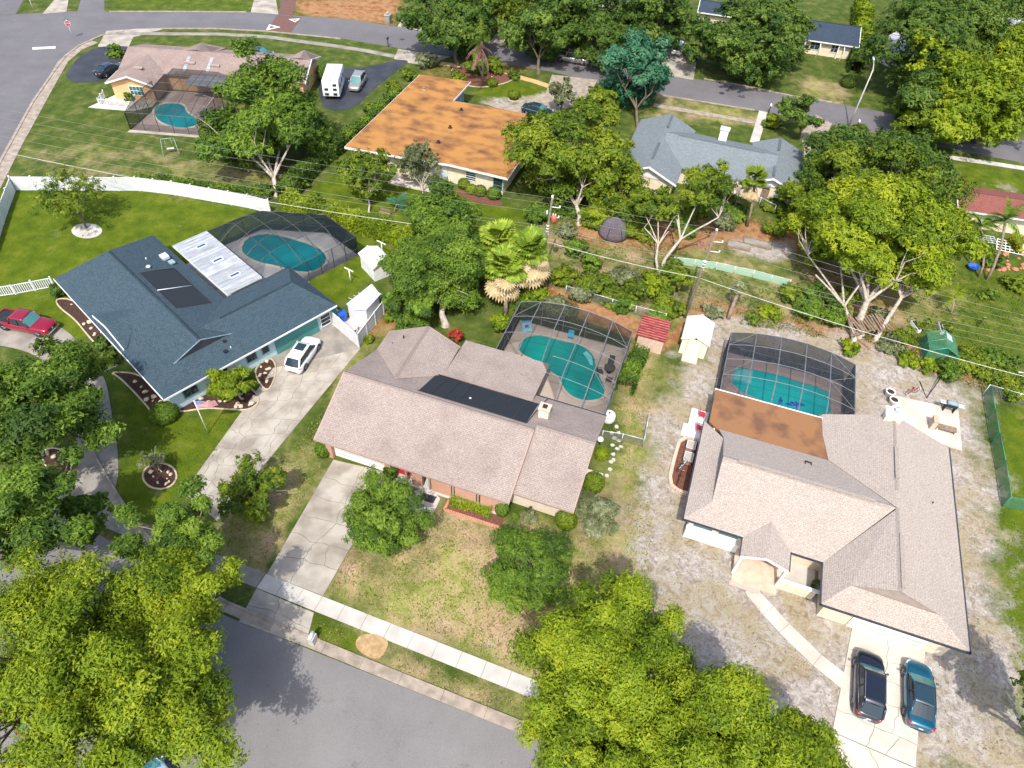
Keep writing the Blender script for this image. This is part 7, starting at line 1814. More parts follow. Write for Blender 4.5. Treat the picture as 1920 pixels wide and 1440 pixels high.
# flag
fb = g(390.3, 812.5); ftp = g(360.5, 751, 4.5); t = thing("flagpole", "white flagpole flying a striped flag on the front lawn of the slate roofed house", "flagpole", (fb.x, fb.y, 0)); o_ = Vector((0, 0, 4.5))
mb = MB(); mb.tube([V3(0, 0, 0), V3(o_.x, o_.y, o_.z)], [.05, .035], 8); mb.build("pole", M['white'], t); mb = MB(); mb.lathe((o_.x, o_.y, 4.5), [(.02, 0), (.06, .04), (.06, .1), (.02, .13)], 8); mb.build("finial", M['chrome'], t)
fl = bpy.data.meshes.new("flag"); FV = []; FF = []; nx, ny = 26, 13; FW, FH = 1.6, .98
fdir = Vector((.93, .18, 0)).normalized()
for j in range(ny + 1):
    for i in range(nx + 1):
        s_ = i / nx; wv = math.sin(s_ * 8) * .12 * s_; p = fdir * (s_ * FW) + Vector((-fdir.y, fdir.x, 0)) * (wv + .25 * s_ * (1 - j / ny)) + Vector((0, 0, 4.35 - FH * (1 - j / ny) - s_ * .22)); FV.append(tuple(p))
for j in range(ny):
    for i in range(nx): b0 = j * (nx + 1) + i; FF.append((b0, b0 + 1, b0 + nx + 2, b0 + nx + 1))
fl.from_pydata(FV, [], FF)
for m_ in (pm('flag_red', (.62, .02, .06), (.55, .02, .05), rough=.9), pm('flag_white', (.8, .78, .78), (.74, .72, .72), rough=.9), pm('flag_blue', (.04, .12, .38), (.05, .14, .42), rough=.9)): fl.materials.append(m_)
mi = []
for j in range(ny):
    for i in range(nx):
        if j >= 6 and i < 11: mi.append(1 if (i % 2 == 1 and j % 2 == 1) and 0 < i < 10 and j < 12 else 2)
        else: mi.append(0 if j % 2 == 0 else 1)
fl.polygons.foreach_set("material_index", mi); link("flag", fl, None, t)
# clothesline posts
for lab, b_, a0 in (("white T-shaped clothesline post nearer the slate roofed house", (657.9, 530), -30), ("white T-shaped clothesline post by the hedge corner", (717.5, 479), -30)):
    p = g(*b_); t = thing("clothesline_post", lab, "clothesline post", (p.x, p.y, 0), a0, "T-shaped clothesline posts")
    mb = MB(); mb.tube([V3(0, 0, 0), V3(0, 0, 1.75)], .055, 8); mb.build("post", M['white'], t); mb = MB(); mb.box((0, 0, 1.78), (1.25, .1, .09)); mb.build("crossbar", M['white'], t)
# stop sign, mailboxes, bollards
p = g(138, 72); t = thing("stop_sign", "red stop sign with green street name blades at the corner", "sign", (p.x, p.y, 0), 20)
mb = MB(); mb.tube([V3(0, 0, 0), V3(0, 0, 3.1)], .04, 6); mb.build("post", M['galv'], t)
def octo(r, y, t_):
    mb = MB(); n = 8
    F_ = [(r * math.cos(math.pi / 8 + k * math.pi / 4), y, 2.35 + r * math.sin(math.pi / 8 + k * math.pi / 4)) for k in range(n)]; B_ = [(a, y + t_, c) for a, _, c in F_]
    mb.face(F_); mb.face(B_[::-1])
    for k in range(n): mb.face([F_[k], B_[k], B_[(k + 1) % n], F_[(k + 1) % n]])
    return mb
octo(.45, -.06, .02).build("sign_border", M['white'], t); octo(.41, -.068, .02).build("sign_face", M['redpaint'], t)
def text(name, body, size, mat, parent, loc, rot, align='CENTER'):
    cu = bpy.data.curves.new(name, 'FONT'); cu.body = body; cu.size = size; cu.align_x = align; cu.align_y = 'CENTER'; cu.extrude = .002
    o = bpy.data.objects.new(name, cu); COL.objects.link(o); dg = bpy.context.evaluated_depsgraph_get(); me = bpy.data.meshes.new_from_object(o.evaluated_get(dg)); bpy.data.objects.remove(o)
    me.materials.clear(); me.materials.append(mat); o = link(name, me, None, parent, loc); o.rotation_euler = rot; return o
text("lettering", "STOP", .34, M['white'], t, (0, -.075, 2.35), (math.radians(90), 0, 0))
mb = MB(); mb.box((0, 0, 2.95), (.8, .03, .2)); mb.build("street_blade", M['greenplastic'], t); mb = MB(); mb.box((0, 0, 3.15), (.03, .8, .2)); mb.build("street_blade", M['greenplastic'], t)
def mailbox(label, px, ang, boxm, tall=1.0, shrouded=False):
    p = g(*px); t = thing("mailbox", label, "mailbox", (p.x, p.y, 0), ang)
    mb = MB(); mb.box((0, 0, tall / 2), (.12, .12, tall)); mb.build("post", M['concnew'] if shrouded else M['dark'], t)
    mb = MB(); loft(mb, [[(x, .14 * math.cos(a), tall + .12 + .16 * math.sin(a)) for a in [math.pi * k / 8 for k in range(9)]] + [(x, -.14, tall), (x, .14, tall)] for x in (-.28, .28)]); mb.build("box", boxm, t)
    mb = MB(); mb.box((.05, .16, tall + .2), (.05, .02, .16)); mb.build("flag", M['redpaint'], t)
    if shrouded:
        mb = MB(); mb.prism([(-.3, -.22), (.3, -.22), (.3, .22), (-.3, .22)], 0, tall * .95); mb.build("cladding", M['concnew'], t)
    return t
mailbox("grey clad mailbox casting a long shadow on the verge beside the driveway apron", (588, 1203), 75, M['galv'], .95, True)
mailbox("dark mailbox on the verge of the upper street near the black driveway", (728, 88), 80, M['dark'], 1.3)
mailbox("white mailbox post beside the white front path of the grey roofed house", (1441, 212), 80, M['white'], 1.2)
mailbox("white mailbox by the foot of the street lamp", (1605, 242), 80, M['white'], 1.2)
p = g(728, 44); t = thing("stone_pillar", "grey stone driveway pillar on the far side of the upper street", "pillar", (p.x, p.y, 0), -10)
mb = MB(); mb.box((0, 0, .7), (.9, .9, 1.4)); mb.build("shaft", M['concdark'], t); mb = MB(); mb.box((0, 0, 1.48), (1.1, 1.1, .14)); mb.build("cap", M['conc'], t); mb = MB(); mb.lathe((0, 0, 1.55), [(.2, 0), (.3, .2), (.2, .42)], 10); mb.build("ball", M['conc'], t)
p = g(63, 18); t = thing("sign_post", "small white post sign at the top left street corner", "sign", (p.x, p.y, 0), 10); mb = MB(); mb.tube([V3(0, 0, 0), V3(0, 0, 2.4)], .05, 6); mb.build("post", M['galv'], t); mb = MB(); mb.box((0, -.05, 2.2), (.5, .03, .6)); mb.build("sign_face", M['white'], t)

# bins, yard things
def bin_(label, loc, ang, mat):
    t = thing("wheelie_bin", label, "bin", tuple(loc), ang); mb = MB(); loft(mb, [[(-.26, -.26, .05), (.26, -.26, .05), (.26, .26, .05), (-.26, .26, .05)], [(-.33, -.33, 1.0), (.33, -.33, 1.0), (.33, .33, 1.0), (-.33, .33, 1.0)]], smooth=False); mb.build("tub", mat, t)
    mb = MB(); mb.slab([V3(-.37, -.38, 1.02), V3(.37, -.38, 1.02), V3(.37, .4, 1.1), V3(-.37, .4, 1.1)], .06); mb.build("lid", mat, t)
    for s_ in (-1, 1):
        mb = MB(); mb.lathe((s_ * .28, .3, .12), [(.12, -.03), (.12, .03)], 10, axis='x'); mb.build("wheel", M['tyre'], t)
bin_("blue wheeled bin behind the white gate fence", on(HB, 18.75, .2, .05), 30, M['blueplastic']); bin_("green wheeled bin behind the white gate fence, next to the blue one", on(HB, 18.2, .95, .05), 30, M['greenplastic'])
def bicycle(name, label, loc, ang, mat):
    t = thing(name, label, "bicycle", tuple(loc), ang)
    for x in (-.52, .52):
        mb = MB(); P_ = [V3(x + .32 * math.cos(a), 0, .34 + .32 * math.sin(a)) for a in [2 * math.pi * k / 14 for k in range(15)]]; mb.tube(P_, .025, 4, caps=False); mb.build("wheel", M['tyre'], t)
    mb = MB()
    for a, b_ in (((-.52, 0, .34), (-.1, 0, .3)), ((-.1, 0, .3), (-.2, 0, .85)), ((-.52, 0, .34), (-.18, 0, .75)), ((-.1, 0, .3), (.4, 0, .8)), ((-.18, 0, .75), (.38, 0, .85)), ((.36, 0, .9), (.52, 0, .34))): mb.tube([a, b_], .022, 5)
    mb.build("frame", mat, t); mb = MB(); mb.tube([(.36, -.28, 1.0), (.36, 0, .92), (.36, .28, 1.0)], .018, 5); mb.build("handlebar", M['chrome'], t); mb = MB(); mb.box((-.22, 0, .88), (.24, .12, .05)); mb.build("saddle", M['dark'], t)
bicycle("bicycle", "dark bicycle leaning in the corner of the utility yard", on(HB, 18.4, -2.6, .05), 70, M['dark'])
for i, (dv, lab, mt) in enumerate(((6.9, "grey bicycle in the brick-edged bed, farther of the two", M['galv']), (5.6, "red bicycle in the brick-edged bed, nearer of the two", M['redpaint']))):
    bicycle("bicycle", lab, on(H3, -.75, dv, .06), -16.5 + 60 + i * 20, mt)
# left side of the beige house: steps, awning chairs, planter ring
t = thing("side_steps", "white concrete side steps at the left end of the rusty flat roof", "steps", tuple(H3.location), -16.5)
mb = MB(); mb.prism([(-1.1, 12.0), (.5, 12.0), (.5, 14.0), (-1.1, 14.0)], 0, .35); mb.build("landing", M['white'], t); mb = MB(); mb.prism([(-1.5, 10.6), (.4, 10.6), (.4, 12.0), (-1.5, 12.0)], 0, .2); mb.build("step", M['white'], t)
for v, lab in ((13.2, "red cushioned chair on the white side steps, farther one"), (11.6, "red cushioned chair on the white side steps, nearer one")):
    chair("garden_chair", lab, on(H3, -.1, v, .3 if v > 12 else .2), 73, M['redpaint'], "red chairs on the side steps")
t = thing("brick_planter", "oblong brick-edged bed full of bicycles along the left wall of the beige roofed house", "planter", tuple(H3.location), -16.5)
ring_ = smooth_poly([(.45, 10.4), (-1.45, 10.4), (-1.6, 7.5), (-1.55, 4.9), (-.6, 4.3), (.3, 4.4)], 1, closed=False)
mb = MB(); mb.prism(ring_ + [(.5, 7)], -.02, .05); mb.build("soil", M['asphtop'] if False else M['redmulch'], t)
rr_ = resample(ring_, .27)
for p, q in zip(rr_, rr_[1:]):
    d_ = q - p; c_ = (p + q) / 2; mb = MB(); mb.box((c_.x, c_.y, .12), (d_.length - .03, .3, .24), math.degrees(math.atan2(d_.y, d_.x))); mb.build("brick", M['tanwood'], t)
for v, w_ in ((9.3, .9), (7.9, 1.0)):
    tt = thing("dog_crate" if False else "storage_box", f"dark red framed storage box beside the beige house wall, {'farther' if v > 9 else 'nearer'} one", "box", on(H3, -.45, v, .06), -16.5)
    mb = MB(); mb.box((0, 0, .3), (.75, w_, .6)); mb.build("box", M['brickred'], tt); mb = MB()
    for s_ in (-1, 1): mb.box((s_ * .38, 0, .6), (.06, w_ + .08, .06)); mb.box((0, s_ * w_ / 2, .6), (.8, .06, .06))
    mb.build("frame", M['galv'], tt)
# right terrace of the beige house
t = thing("rear_terrace", "", "", tuple(H3.location), -16.5)
tp = [local2(H3, *q) for q in ((1679, 743), (1796, 769), (1803, 845), (1700, 812), (1660, 790))]
mb = MB(); mb.prism(tp, -.02, .1); mb.build("terrace_slab", M['concbright'], t)
p = g(1771, 808, .1); an_ = -16.5
t = thing("picnic_bench", "slatted brown bench on the bright terrace right of the beige roof", "bench", (p.x, p.y, .1), an_)
for k in range(7):
    mb = MB(); mb.box((0, -.3 + k * .1, .45), (1.75, .08, .04)); mb.build("slat", M['wood'], t)
for x in (-.8, .8):
    mb = MB(); mb.box((x, 0, .22), (.08, .6, .44)); mb.build("leg", M['white'], t)
p = g(1745, 800, .1); t = thing("storage_cabinet", "narrow tan cabinet standing on the bright terrace beside the slatted bench", "cabinet", (p.x, p.y, .1), an_); mb = MB(); mb.box((0, 0, .55), (.4, .9, 1.1)); mb.build("body", M['tanwood'], t); mb = MB(); mb.box((0, 0, 1.13), (.46, .96, .06)); mb.build("top", M['kerbstone'], t)
p = g(1776, 770, .1); t = thing("barbecue_grill", "dark barbecue grill at the rear corner of the bright terrace", "grill", (p.x, p.y, .1), an_)
mb = MB(); mb.box((0, 0, .85), (1.0, .5, .35)); mb.build("firebox", M['dark'], t); mb = MB(); loft(mb, [[(x, .28 * math.cos(a), 1.03 + .25 * math.sin(a)) for a in [math.pi * k / 6 for k in range(7)]] for x in (-.5, .5)]); mb.build("lid", M['skyblue'], t); mb = MB(); mb.box((.8, 0, .98), (.5, .45, .04)); mb.box((-.8, 0, .98), (.5, .45, .04)); mb.build("side_shelf", M['galv'], t)
for x in (-.45, .45):
    mb = MB(); mb.box((x, 0, .35), (.06, .45, .7)); mb.build("leg", M['dark'], t)
for lab, px in (("white plant pot by the terrace corner, farther one", (1665, 742)), ("white plant pot by the terrace corner, nearer one", (1672, 757))):
    p = g(*px); t = thing("plant_pot", lab, "plant pot", (p.x, p.y, 0), 0, "plant pots by the terrace"); mb = MB(); mb.lathe((0, 0, 0), [(.28, 0), (.42, .55), (.47, .6), (.47, .68), (.38, .68), (.36, .6)], 16); mb.build("pot", M['white'], t); mb = MB(); mb.lathe((0, 0, .6), [(.36, 0), (.34, .02)], 14); mb.build("soil", M['soil'], t)
p = g(1708, 738); bicycle("garden_cultivator", "red and orange garden cultivator lying at the edge of the terrace", (p.x, p.y, .02), 20, M['redpaint'])
bpy.data.objects["garden_cultivator"]["category"] = "garden tool"
mb = MB(); a, b_, c_ = g(1724, 715), g(1737, 747), g(1760, 713); mb.tube([V3(0, 0, .05), b_ - a + Vector((0, 0, .05)), c_ - a + Vector((0, 0, .6))], .05, 6); o = mb.build("metal_pole", M['dark']); o.location = a; tag(o, "two dark metal poles lying in a V behind the bright terrace", "pole")
# white round propane tank, table etc at the right end of the brown roofed house
p = g(1140, 788); t = thing("white_tank", "white rounded tank at the right rear corner of the brown roof", "tank", (p.x, p.y, 0), -16.5); mb = MB(); mb.lathe((0, 0, 0), [(.5, 0), (.6, .2), (.6, .8), (.45, .98), (.1, 1.02)], 16); mb.build("shell", M['white'], t); mb = MB(); mb.lathe((0, 0, 1.0), [(.08, 0), (.08, .12)], 8); mb.build("valve", M['dark'], t)
p = g(1124, 832); t = thing("garden_light", "white ball ornament beside the side wall of the brown roofed house", "ornament", (p.x, p.y, 0)); mb = MB(); mb.lathe((0, 0, 0), [(.12, 0), (.06, .1), (.06, .4)], 8); mb.build("stem", M['dark'], t); mb = MB(); mb.lathe((0, 0, .4), [(.05, 0), (.24, .12), (.3, .26), (.22, .42), (.04, .5)], 14); mb.build("ball", M['white'], t)
mb = MB(); mb.prism([v - Vector((g(1110, 890).x, g(1110, 890).y)) for v in px2([(1099, 880), (1131, 890), (1128, 902), (1108, 898), (1092, 905)])], 0, .15); o = mb.build("side_step", M['concbright']); o.location = g(1110, 890); tag(o, "white concrete side door step beside the round shrubs", "step")
sp_ = [(1156, 800), (1160, 812), (1152, 822), (1148, 835), (1158, 842), (1150, 852), (1146, 866), (1143, 880), (1150, 862), (1138, 892), (1160, 826), (1147, 812), (1164, 838)]
for px in sp_:
    p = g(*px); mb = MB(); n_ = 6; mb.prism([(math.cos(k * 1.047) * rnd.uniform(.15, .26), math.sin(k * 1.047) * rnd.uniform(.15, .26)) for k in range(n_)], 0, .05); o = mb.build("stepping_stone", M['concnew']); o.location = p; tag(o, "pale stepping stone in the line beside the right wall of the brown roofed house", "stepping stone", "stepping stones beside the brown roofed house")
# front of the brown house: planter bed, mat, benches
t = thing("brick_planter", "orange brick edged planter under the porch of the brown roofed house", "planter", tuple(H.location), -16.5)
mb = MB(); mb.prism([(12.3, -.95), (17.1, -.9), (17.0, .05), (12.2, .05)], -.02, .05); mb.build("soil", M['redmulch'], t)
for (a, b_) in (((12.2, -1.05), (17.2, -1.0)), ((12.2, -1.05), (12.2, 0))):
    P_ = resample([a, b_], .24)
    for p_, q in zip(P_, P_[1:]):
        c_ = (p_ + q) / 2; d_ = q - p_; mb = MB(); mb.box((c_.x, c_.y, .1), (d_.length - .02, .22, .2), math.degrees(math.atan2(d_.y, d_.x))); mb.build("brick", M['brick'], t)
t = thing("front_step", "", "", tuple(H.location), -16.5); mb = MB(); mb.prism(smooth_poly([(8.6, -2.9), (11.2, -2.9), (11.5, -1.2), (11.4, .2), (9.0, .2)], 1), -.02, .09); mb.build("entry_slab", M['concnew'], t)
mb = MB(); mb.box((0, 0, .01), (1.2, .7, .025)); o = mb.build("doormat", M['trimdark']); o.location = on(H, 10.5, -.5, .10); o.rotation_euler = (0, 0, math.radians(-16.5)); tag(o, "dark doormat on the entry slab of the brown roofed house", "doormat")
def bench(label, loc, ang, mat):
    t = thing("porch_bench", label, "bench", tuple(loc), ang)
    for k in range(4):
        mb = MB(); mb.box((0, -.2 + k * .12, .42), (1.4, .1, .04)); mb.build("slat", mat, t)
    for k in range(3):
        mb = MB(); mb.box((0, .26, .55 + k * .14), (1.4, .04, .1)); mb.build("back_slat", mat, t)
    for x in (-.65, .65):
        mb = MB(); mb.box((x, 0, .21), (.08, .45, .42)); mb.build("leg", mat, t)
bench("red slatted bench on the porch left of the entry slab", on(H, 7.6, .9, .12), -16.5, M['redpaint']); bench("wooden slatted bench behind the yellow-green planting", on(H, 14.0, 1.2, .12), -16.5, M['wood'])
p = g(763, 338); bench("faded pink slatted bench against the cream back wall of the orange roofed house", (p.x, p.y, .1), 170, M['brickred'])
# mulch beds with rocks around the slate roofed house
def bed(name, label, pts, mat, edge, n_rocks, it=2, rocklabel=None, rs=.2):
    poly = smooth_poly(px2(pts), it); c = sum(poly, Vector((0, 0))) / len(poly); t = thing(name, label, "flower bed", (c.x, c.y, 0))
    mb = MB(); mb.prism([p - c for p in poly], -.02, .045); mb.build("mulch", mat, t)
    if edge:
        mb = MB(); mb.tube([V3(p.x - c.x, p.y - c.y, .05) for p in poly] + [V3(poly[0].x - c.x, poly[0].y - c.y, .05)], .09, 5); mb.build("edging", edge, t)
    P2 = [(p.x, p.y) for p in poly]; xs_ = [p[0] for p in P2]; ys_ = [p[1] for p in P2]; k = 0; tries = 0
    while k < n_rocks and tries < 900:
        tries += 1; q = np.array([[rnd.uniform(min(xs_), max(xs_)), rnd.uniform(min(ys_), max(ys_))]])
        if inside(q, P2)[0] < .25: continue
        s_ = rnd.uniform(.6, 1.5) * rs; mb = MB(); pr = [(.55 * s_, 0), (s_, .3 * s_), (.8 * s_, .7 * s_), (.3 * s_, .95 * s_)]; mb.lathe((0, 0, 0), pr, 6, smooth=False)
        mb.v = [(x * rnd.uniform(.8, 1.2), y * rnd.uniform(.8, 1.2), z) for x, y, z in mb.v]; o = mb.build("rock", M['rock']); o.location = (q[0][0], q[0][1], .04); o.rotation_euler = (0, 0, rnd.uniform(0, 6)); o.scale = (1, rnd.uniform(.55, 1), 1)
        tag(o, rocklabel, "rock", rocklabel.split(" lying")[0] + " group" if False else "rocks: " + rocklabel); k += 1
    return t
bed("mulch_bed", "dark mulch bed with pale rocks in front of the slate roofed house", [(330, 775), (385, 765), (430, 768), (470, 770), (492, 748), (455, 715), (400, 730), (345, 755)], M['mulch'], M['kerbstone'], 14, rocklabel="pale rock lying in the mulch bed in front of the slate roofed house")
bed("mulch_bed", "wedge of rocky mulch between the slate roofed house and its cracked driveway", [(478, 690), (508, 668), (520, 690), (512, 720), (500, 735), (482, 712)], M['mulch'], M['kerbstone'], 11, rocklabel="pale rock lying in the mulch wedge beside the narrow driveway", rs=.17)
bed("mulch_bed", "strip of rocky mulch along the left eave, beyond the entry path", [(104, 560), (110, 576), (142, 600), (164, 628), (186, 652), (222, 650), (185, 605), (140, 562)], M['mulch'], M['kerbstone'], 9, rocklabel="pale rock lying in the mulch strip beyond the entry path")
bed("mulch_bed", "strip of rocky mulch along the left eave, on the flag side of the entry path", [(205, 698), (262, 700), (300, 735), (325, 775), (292, 782), (270, 755), (245, 728), (222, 706)], M['mulch'], M['kerbstone'], 9, rocklabel="pale rock lying in the mulch strip on the flag side of the entry path")
bed("mulch_ring", "round mulch ring with a twiggy tree on the lawn beside the narrow driveway", [(300 + 34 * math.cos(k * .7854), 893 + 26 * math.sin(k * .7854)) for k in range(8)], M['mulch'], M['kerbstone'], 9, rocklabel="pale rock lying in the round mulch ring by the narrow driveway", rs=.15)
bed("mulch_island", "dark mulch island inside the circular drive", [(75, 850), (100, 838), (130, 850), (138, 872), (125, 895), (95, 890)], M['mulch'], M['kerbstone'], 3, rocklabel="pale rock lying on the island of the circular drive")
bed("gravel_ring", "round pale gravel ring under the thin spreading tree", [(163 + 31 * math.cos(k * .7854), 433 + 15 * math.sin(k * .7854)) for k in range(8)], M['concnew'], None, 6, rocklabel="grey stone lying in the pale gravel ring")
bed("mulch_patch", "round tan straw patch on the verge beside the street", [(696, 1187), (724, 1196), (730, 1210), (712, 1238), (688, 1232), (664, 1212), (672, 1192)], pm('straw', (.42, .30, .155), (.30, .195, .095), rough=1, scale=2.5, detail=8, bump=.4), None, 0, rocklabel="x")
bed("island_bed", "reddish planted island bed beneath the dying palm", [(840, 128), (880, 125), (960, 140), (965, 150), (930, 162), (890, 165), (862, 156)], M['redmulch'], M['kerbstone'], 4, rocklabel="small stone lying in the island bed beneath the dying palm")
bed("topiary_ring", "ring of edging round the small topiary behind the orange roof", [(964 + 11 * math.cos(k * .7854), 186 + 5 * math.sin(k * .7854)) for k in range(8)], M['mulch'], M['kerbstone'], 0, rocklabel="x")
bed("shrub_bed", "red mulch bed along the back wall of the orange roofed house", [(855, 352), (890, 366), (945, 378), (940, 388), (890, 380), (850, 362)], M['redmulch'], None, 0, rocklabel="x")
# back gardens: barrel, trampoline, swing, rubble, misc
p = g(1016, 452); t = thing("water_barrel", "bright blue barrel at the foot of the pole with the red transformer", "barrel", (p.x, p.y, 0)); mb = MB(); mb.lathe((0, 0, 0), [(.32, 0), (.38, .1), (.4, .5), (.38, .95), (.32, 1.05)], 16); mb.build("drum", M['ltblue'], t); mb = MB(); mb.lathe((0, 0, 1.05), [(.3, 0), (.3, .03)], 16); mb.build("lid", M['blueplastic'], t)
p = g(1150, 438); t = thing("domed_tent", "grey domed netting canopy in the shade behind the round tree", "tent", (p.x, p.y, 0)); mb = MB(); mb.lathe((0, 0, 0), [(1.9, 0), (1.75, .7), (1.25, 1.5), (.6, 2.0), (.1, 2.2)], 14); mb.build("canopy", meshscreen('tent_net', (.22, .20, .25), .35, .8), t)
for k in range(6):
    a = k * 1.047; mb = MB(); mb.tube([V3(1.9 * math.cos(a), 1.9 * math.sin(a), 0), V3(1.75 * math.cos(a), 1.75 * math.sin(a), .7), V3(1.25 * math.cos(a), 1.25 * math.sin(a), 1.5), V3(0, 0, 2.2)], .03, 4); mb.build("rib", M['dark'], t)
p = g(322, 286); t = thing("swing_set", "thin pale green swing frame on the lawn by the blue kidney pool", "swing", (p.x, p.y, 0), 20)
mb = MB()
for s_ in (-1, 1): mb.tube([(s_ * 1.0, -.9, 0), (s_ * .8, 0, 2.0), (s_ * 1.0, .9, 0)], .035, 5)
mb.tube([(-.8, 0, 2.0), (.8, 0, 2.0)], .035, 5); mb.build("frame", pm('faded_green_tube', (.35, .5, .42), rough=.5), t); mb = MB(); mb.box((0, 0, .6), (.9, .35, .05)); mb.tube([(-.4, 0, .6), (-.4, 0, 2)], .012, 4); mb.tube([(.4, 0, .6), (.4, 0, 2)], .012, 4); mb.build("seat", M['galv'], t)
p = g(1890, 490); rr2 = random.Random(4)
for k in range(46):
    q = g(1890 + rr2.uniform(-42, 36), 492 + rr2.uniform(-18, 18)); s_ = rr2.uniform(.15, .45); mb = MB(); mb.lathe((0, 0, 0), [(.6 * s_, 0), (s_, .3 * s_), (.7 * s_, .8 * s_), (.2 * s_, s_)], 6, smooth=False); o = mb.build("rubble_stone", M['terracotta']); o.location = q; o.scale = (1, rr2.uniform(.5, 1), .8); o.rotation_euler = (0, 0, rr2.uniform(0, 6)); tag(o, "orange-brown rubble stone in the heap under the white window frames", "rubble", "rubble heap stones")
p = g(1890, 468); t = thing("window_frame_stack", "white many-paned window frame leaning on the rubble heap", "window frame", (p.x, p.y, .4), -16)
mb = MB()
for k in range(7): mb.box((-1.5 + k * .5, 0, .02), (.08, 1.7, .06))
for k in range(5): mb.box((0, -.85 + k * .42, .03), (3.08, .08, .06))
mb.build("frame", M['white'], t); t.rotation_euler = (math.radians(18), 0, math.radians(-16))
p = g(1848, 452); t = thing("window_frame_stack", "greyish window frame lying left of the white many-paned one", "window frame", (p.x, p.y, .3), -10); mb = MB()
for k in range(5): mb.box((-1.0 + k * .5, 0, .02), (.07, 1.5, .05))
for k in range(4): mb.box((0, -.75 + k * .5, .03), (2.05, .07, .05))
mb.build("frame", M['galv'], t)
p = g(1822, 505); t = thing("plastic_tub", "blue plastic tub on the lawn left of the queen palms", "tub", (p.x, p.y, 0)); mb = MB(); mb.lathe((0, 0, 0), [(.5, 0), (.65, .5), (.7, .52), (.6, .5), (.5, .1)], 16); mb.build("tub", M['blueplastic'], t)
for lab, px, an2 in (("white planter trough left of the greenhouse", (1715, 615), 100), ("white planter trough behind the greenhouse", (1762, 618), 80), ("white planter trough right of the greenhouse", (1780, 645), 100)):
    p = g(*px); t = thing("planter_trough", lab, "planter", (p.x, p.y, 0), an2, "white planter troughs round the greenhouse"); mb = MB(); mb.box((0, 0, .2), (1.6, .35, .4)); mb.build("trough", M['white'], t); mb = MB(); mb.box((0, 0, .405), (1.5, .25, .02)); mb.build("soil", M['soil'], t)
p = g(1835, 610); bicycle("wheelbarrow", "dark cart lying on the lawn right of the greenhouse", (p.x, p.y, .02), 50, M['dark']); bpy.data.objects["wheelbarrow"]["category"] = "cart"
p = g(1912, 712); t = thing("tarpaulin", "white tarpaulin over a small heap at the right edge under the wire", "tarpaulin", (p.x, p.y, 0)); mb = MB(); mb.lathe((0, 0, 0), [(1.0, 0), (.85, .4), (.5, .7), (.1, .8)], 9, smooth=False); mb.v = [(x * rnd.uniform(.8, 1.2), y * rnd.uniform(.8, 1.2), z) for x, y, z in mb.v]; mb.build("sheet", M['white'], t)
p = g(1376, 652)
for k in range(3):
    q = g(1370 + k * 6, 648 + k * 3); mb = MB(); mb.box((0, 0, .12), (.5, .12, .24)); o = mb.build("clay_pipe", M['terracotta']); o.location = q; o.rotation_euler = (0, 0, math.radians(40 + k * 50)); tag(o, f"{['left', 'middle', 'right'][k]} piece of the small orange heap beside the cream shed", "clay piece")
p = g(668, 418); bench("dark garden bench in the shade behind the yellow hedge", (g(722, 405).x, g(722, 405).y, 0), -20, M['wood'])
p = g(1246, 135); t = thing("ride_on_mower", "small red ride-on mower at the kerb of the upper street", "mower", (p.x, p.y, .02), 70)
mb = MB(); mb.box((.4, 0, .5), (.8, .6, .4)); mb.build("hood", M['redpaint'], t); mb = MB(); mb.box((-.35, 0, .6), (.4, .45, .12)); mb.box((-.55, 0, .85), (.08, .45, .45)); mb.build("seat", M['dark'], t)
for x in (-.5, .55):
    for s_ in (-1, 1):
        mb = MB(); mb.lathe((x, s_ * .42, .25), [(.25, -.08), (.25, .08)], 12, axis='y'); mb.build("wheel", M['tyre'], t)
for lab, px, w_ in (("left timber-edged garden bed under the shade tree", (1385, 462), 2.6), ("right timber-edged garden bed under the shade tree", (1420, 458), 3.2)):
    p = g(*px); t = thing("raised_bed", lab, "garden bed", (p.x, p.y, 0), -16); mb = MB(); mb.prism([(-w_ / 2, -.6), (w_ / 2, -.6), (w_ / 2, .6), (-w_ / 2, .6)], 0, .18); mb.build("soil", M['concdark'], t)
    for s_ in (-1, 1):
        mb = MB(); mb.box((0, s_ * .65, .12), (w_ + .2, .1, .26)); mb.build("board", M['wood'], t); mb = MB(); mb.box((s_ * (w_ / 2 + .05), 0, .12), (.1, 1.3, .26)); mb.build("board", M['wood'], t)
p = g(1320, 462); t = thing("fire_pit", "ring of dark stones at the foot of the pale-limbed tree", "fire pit", (p.x, p.y, 0))
for k in range(10):
    a = k * .628; mb = MB(); mb.box((.7 * math.cos(a), .7 * math.sin(a), .12), (.3, .22, .24), math.degrees(a) + 90); mb.build("stone", M['brickred'], t)
print("leaf quads", LEAF_TOTAL, "objects", len(bpy.data.objects))

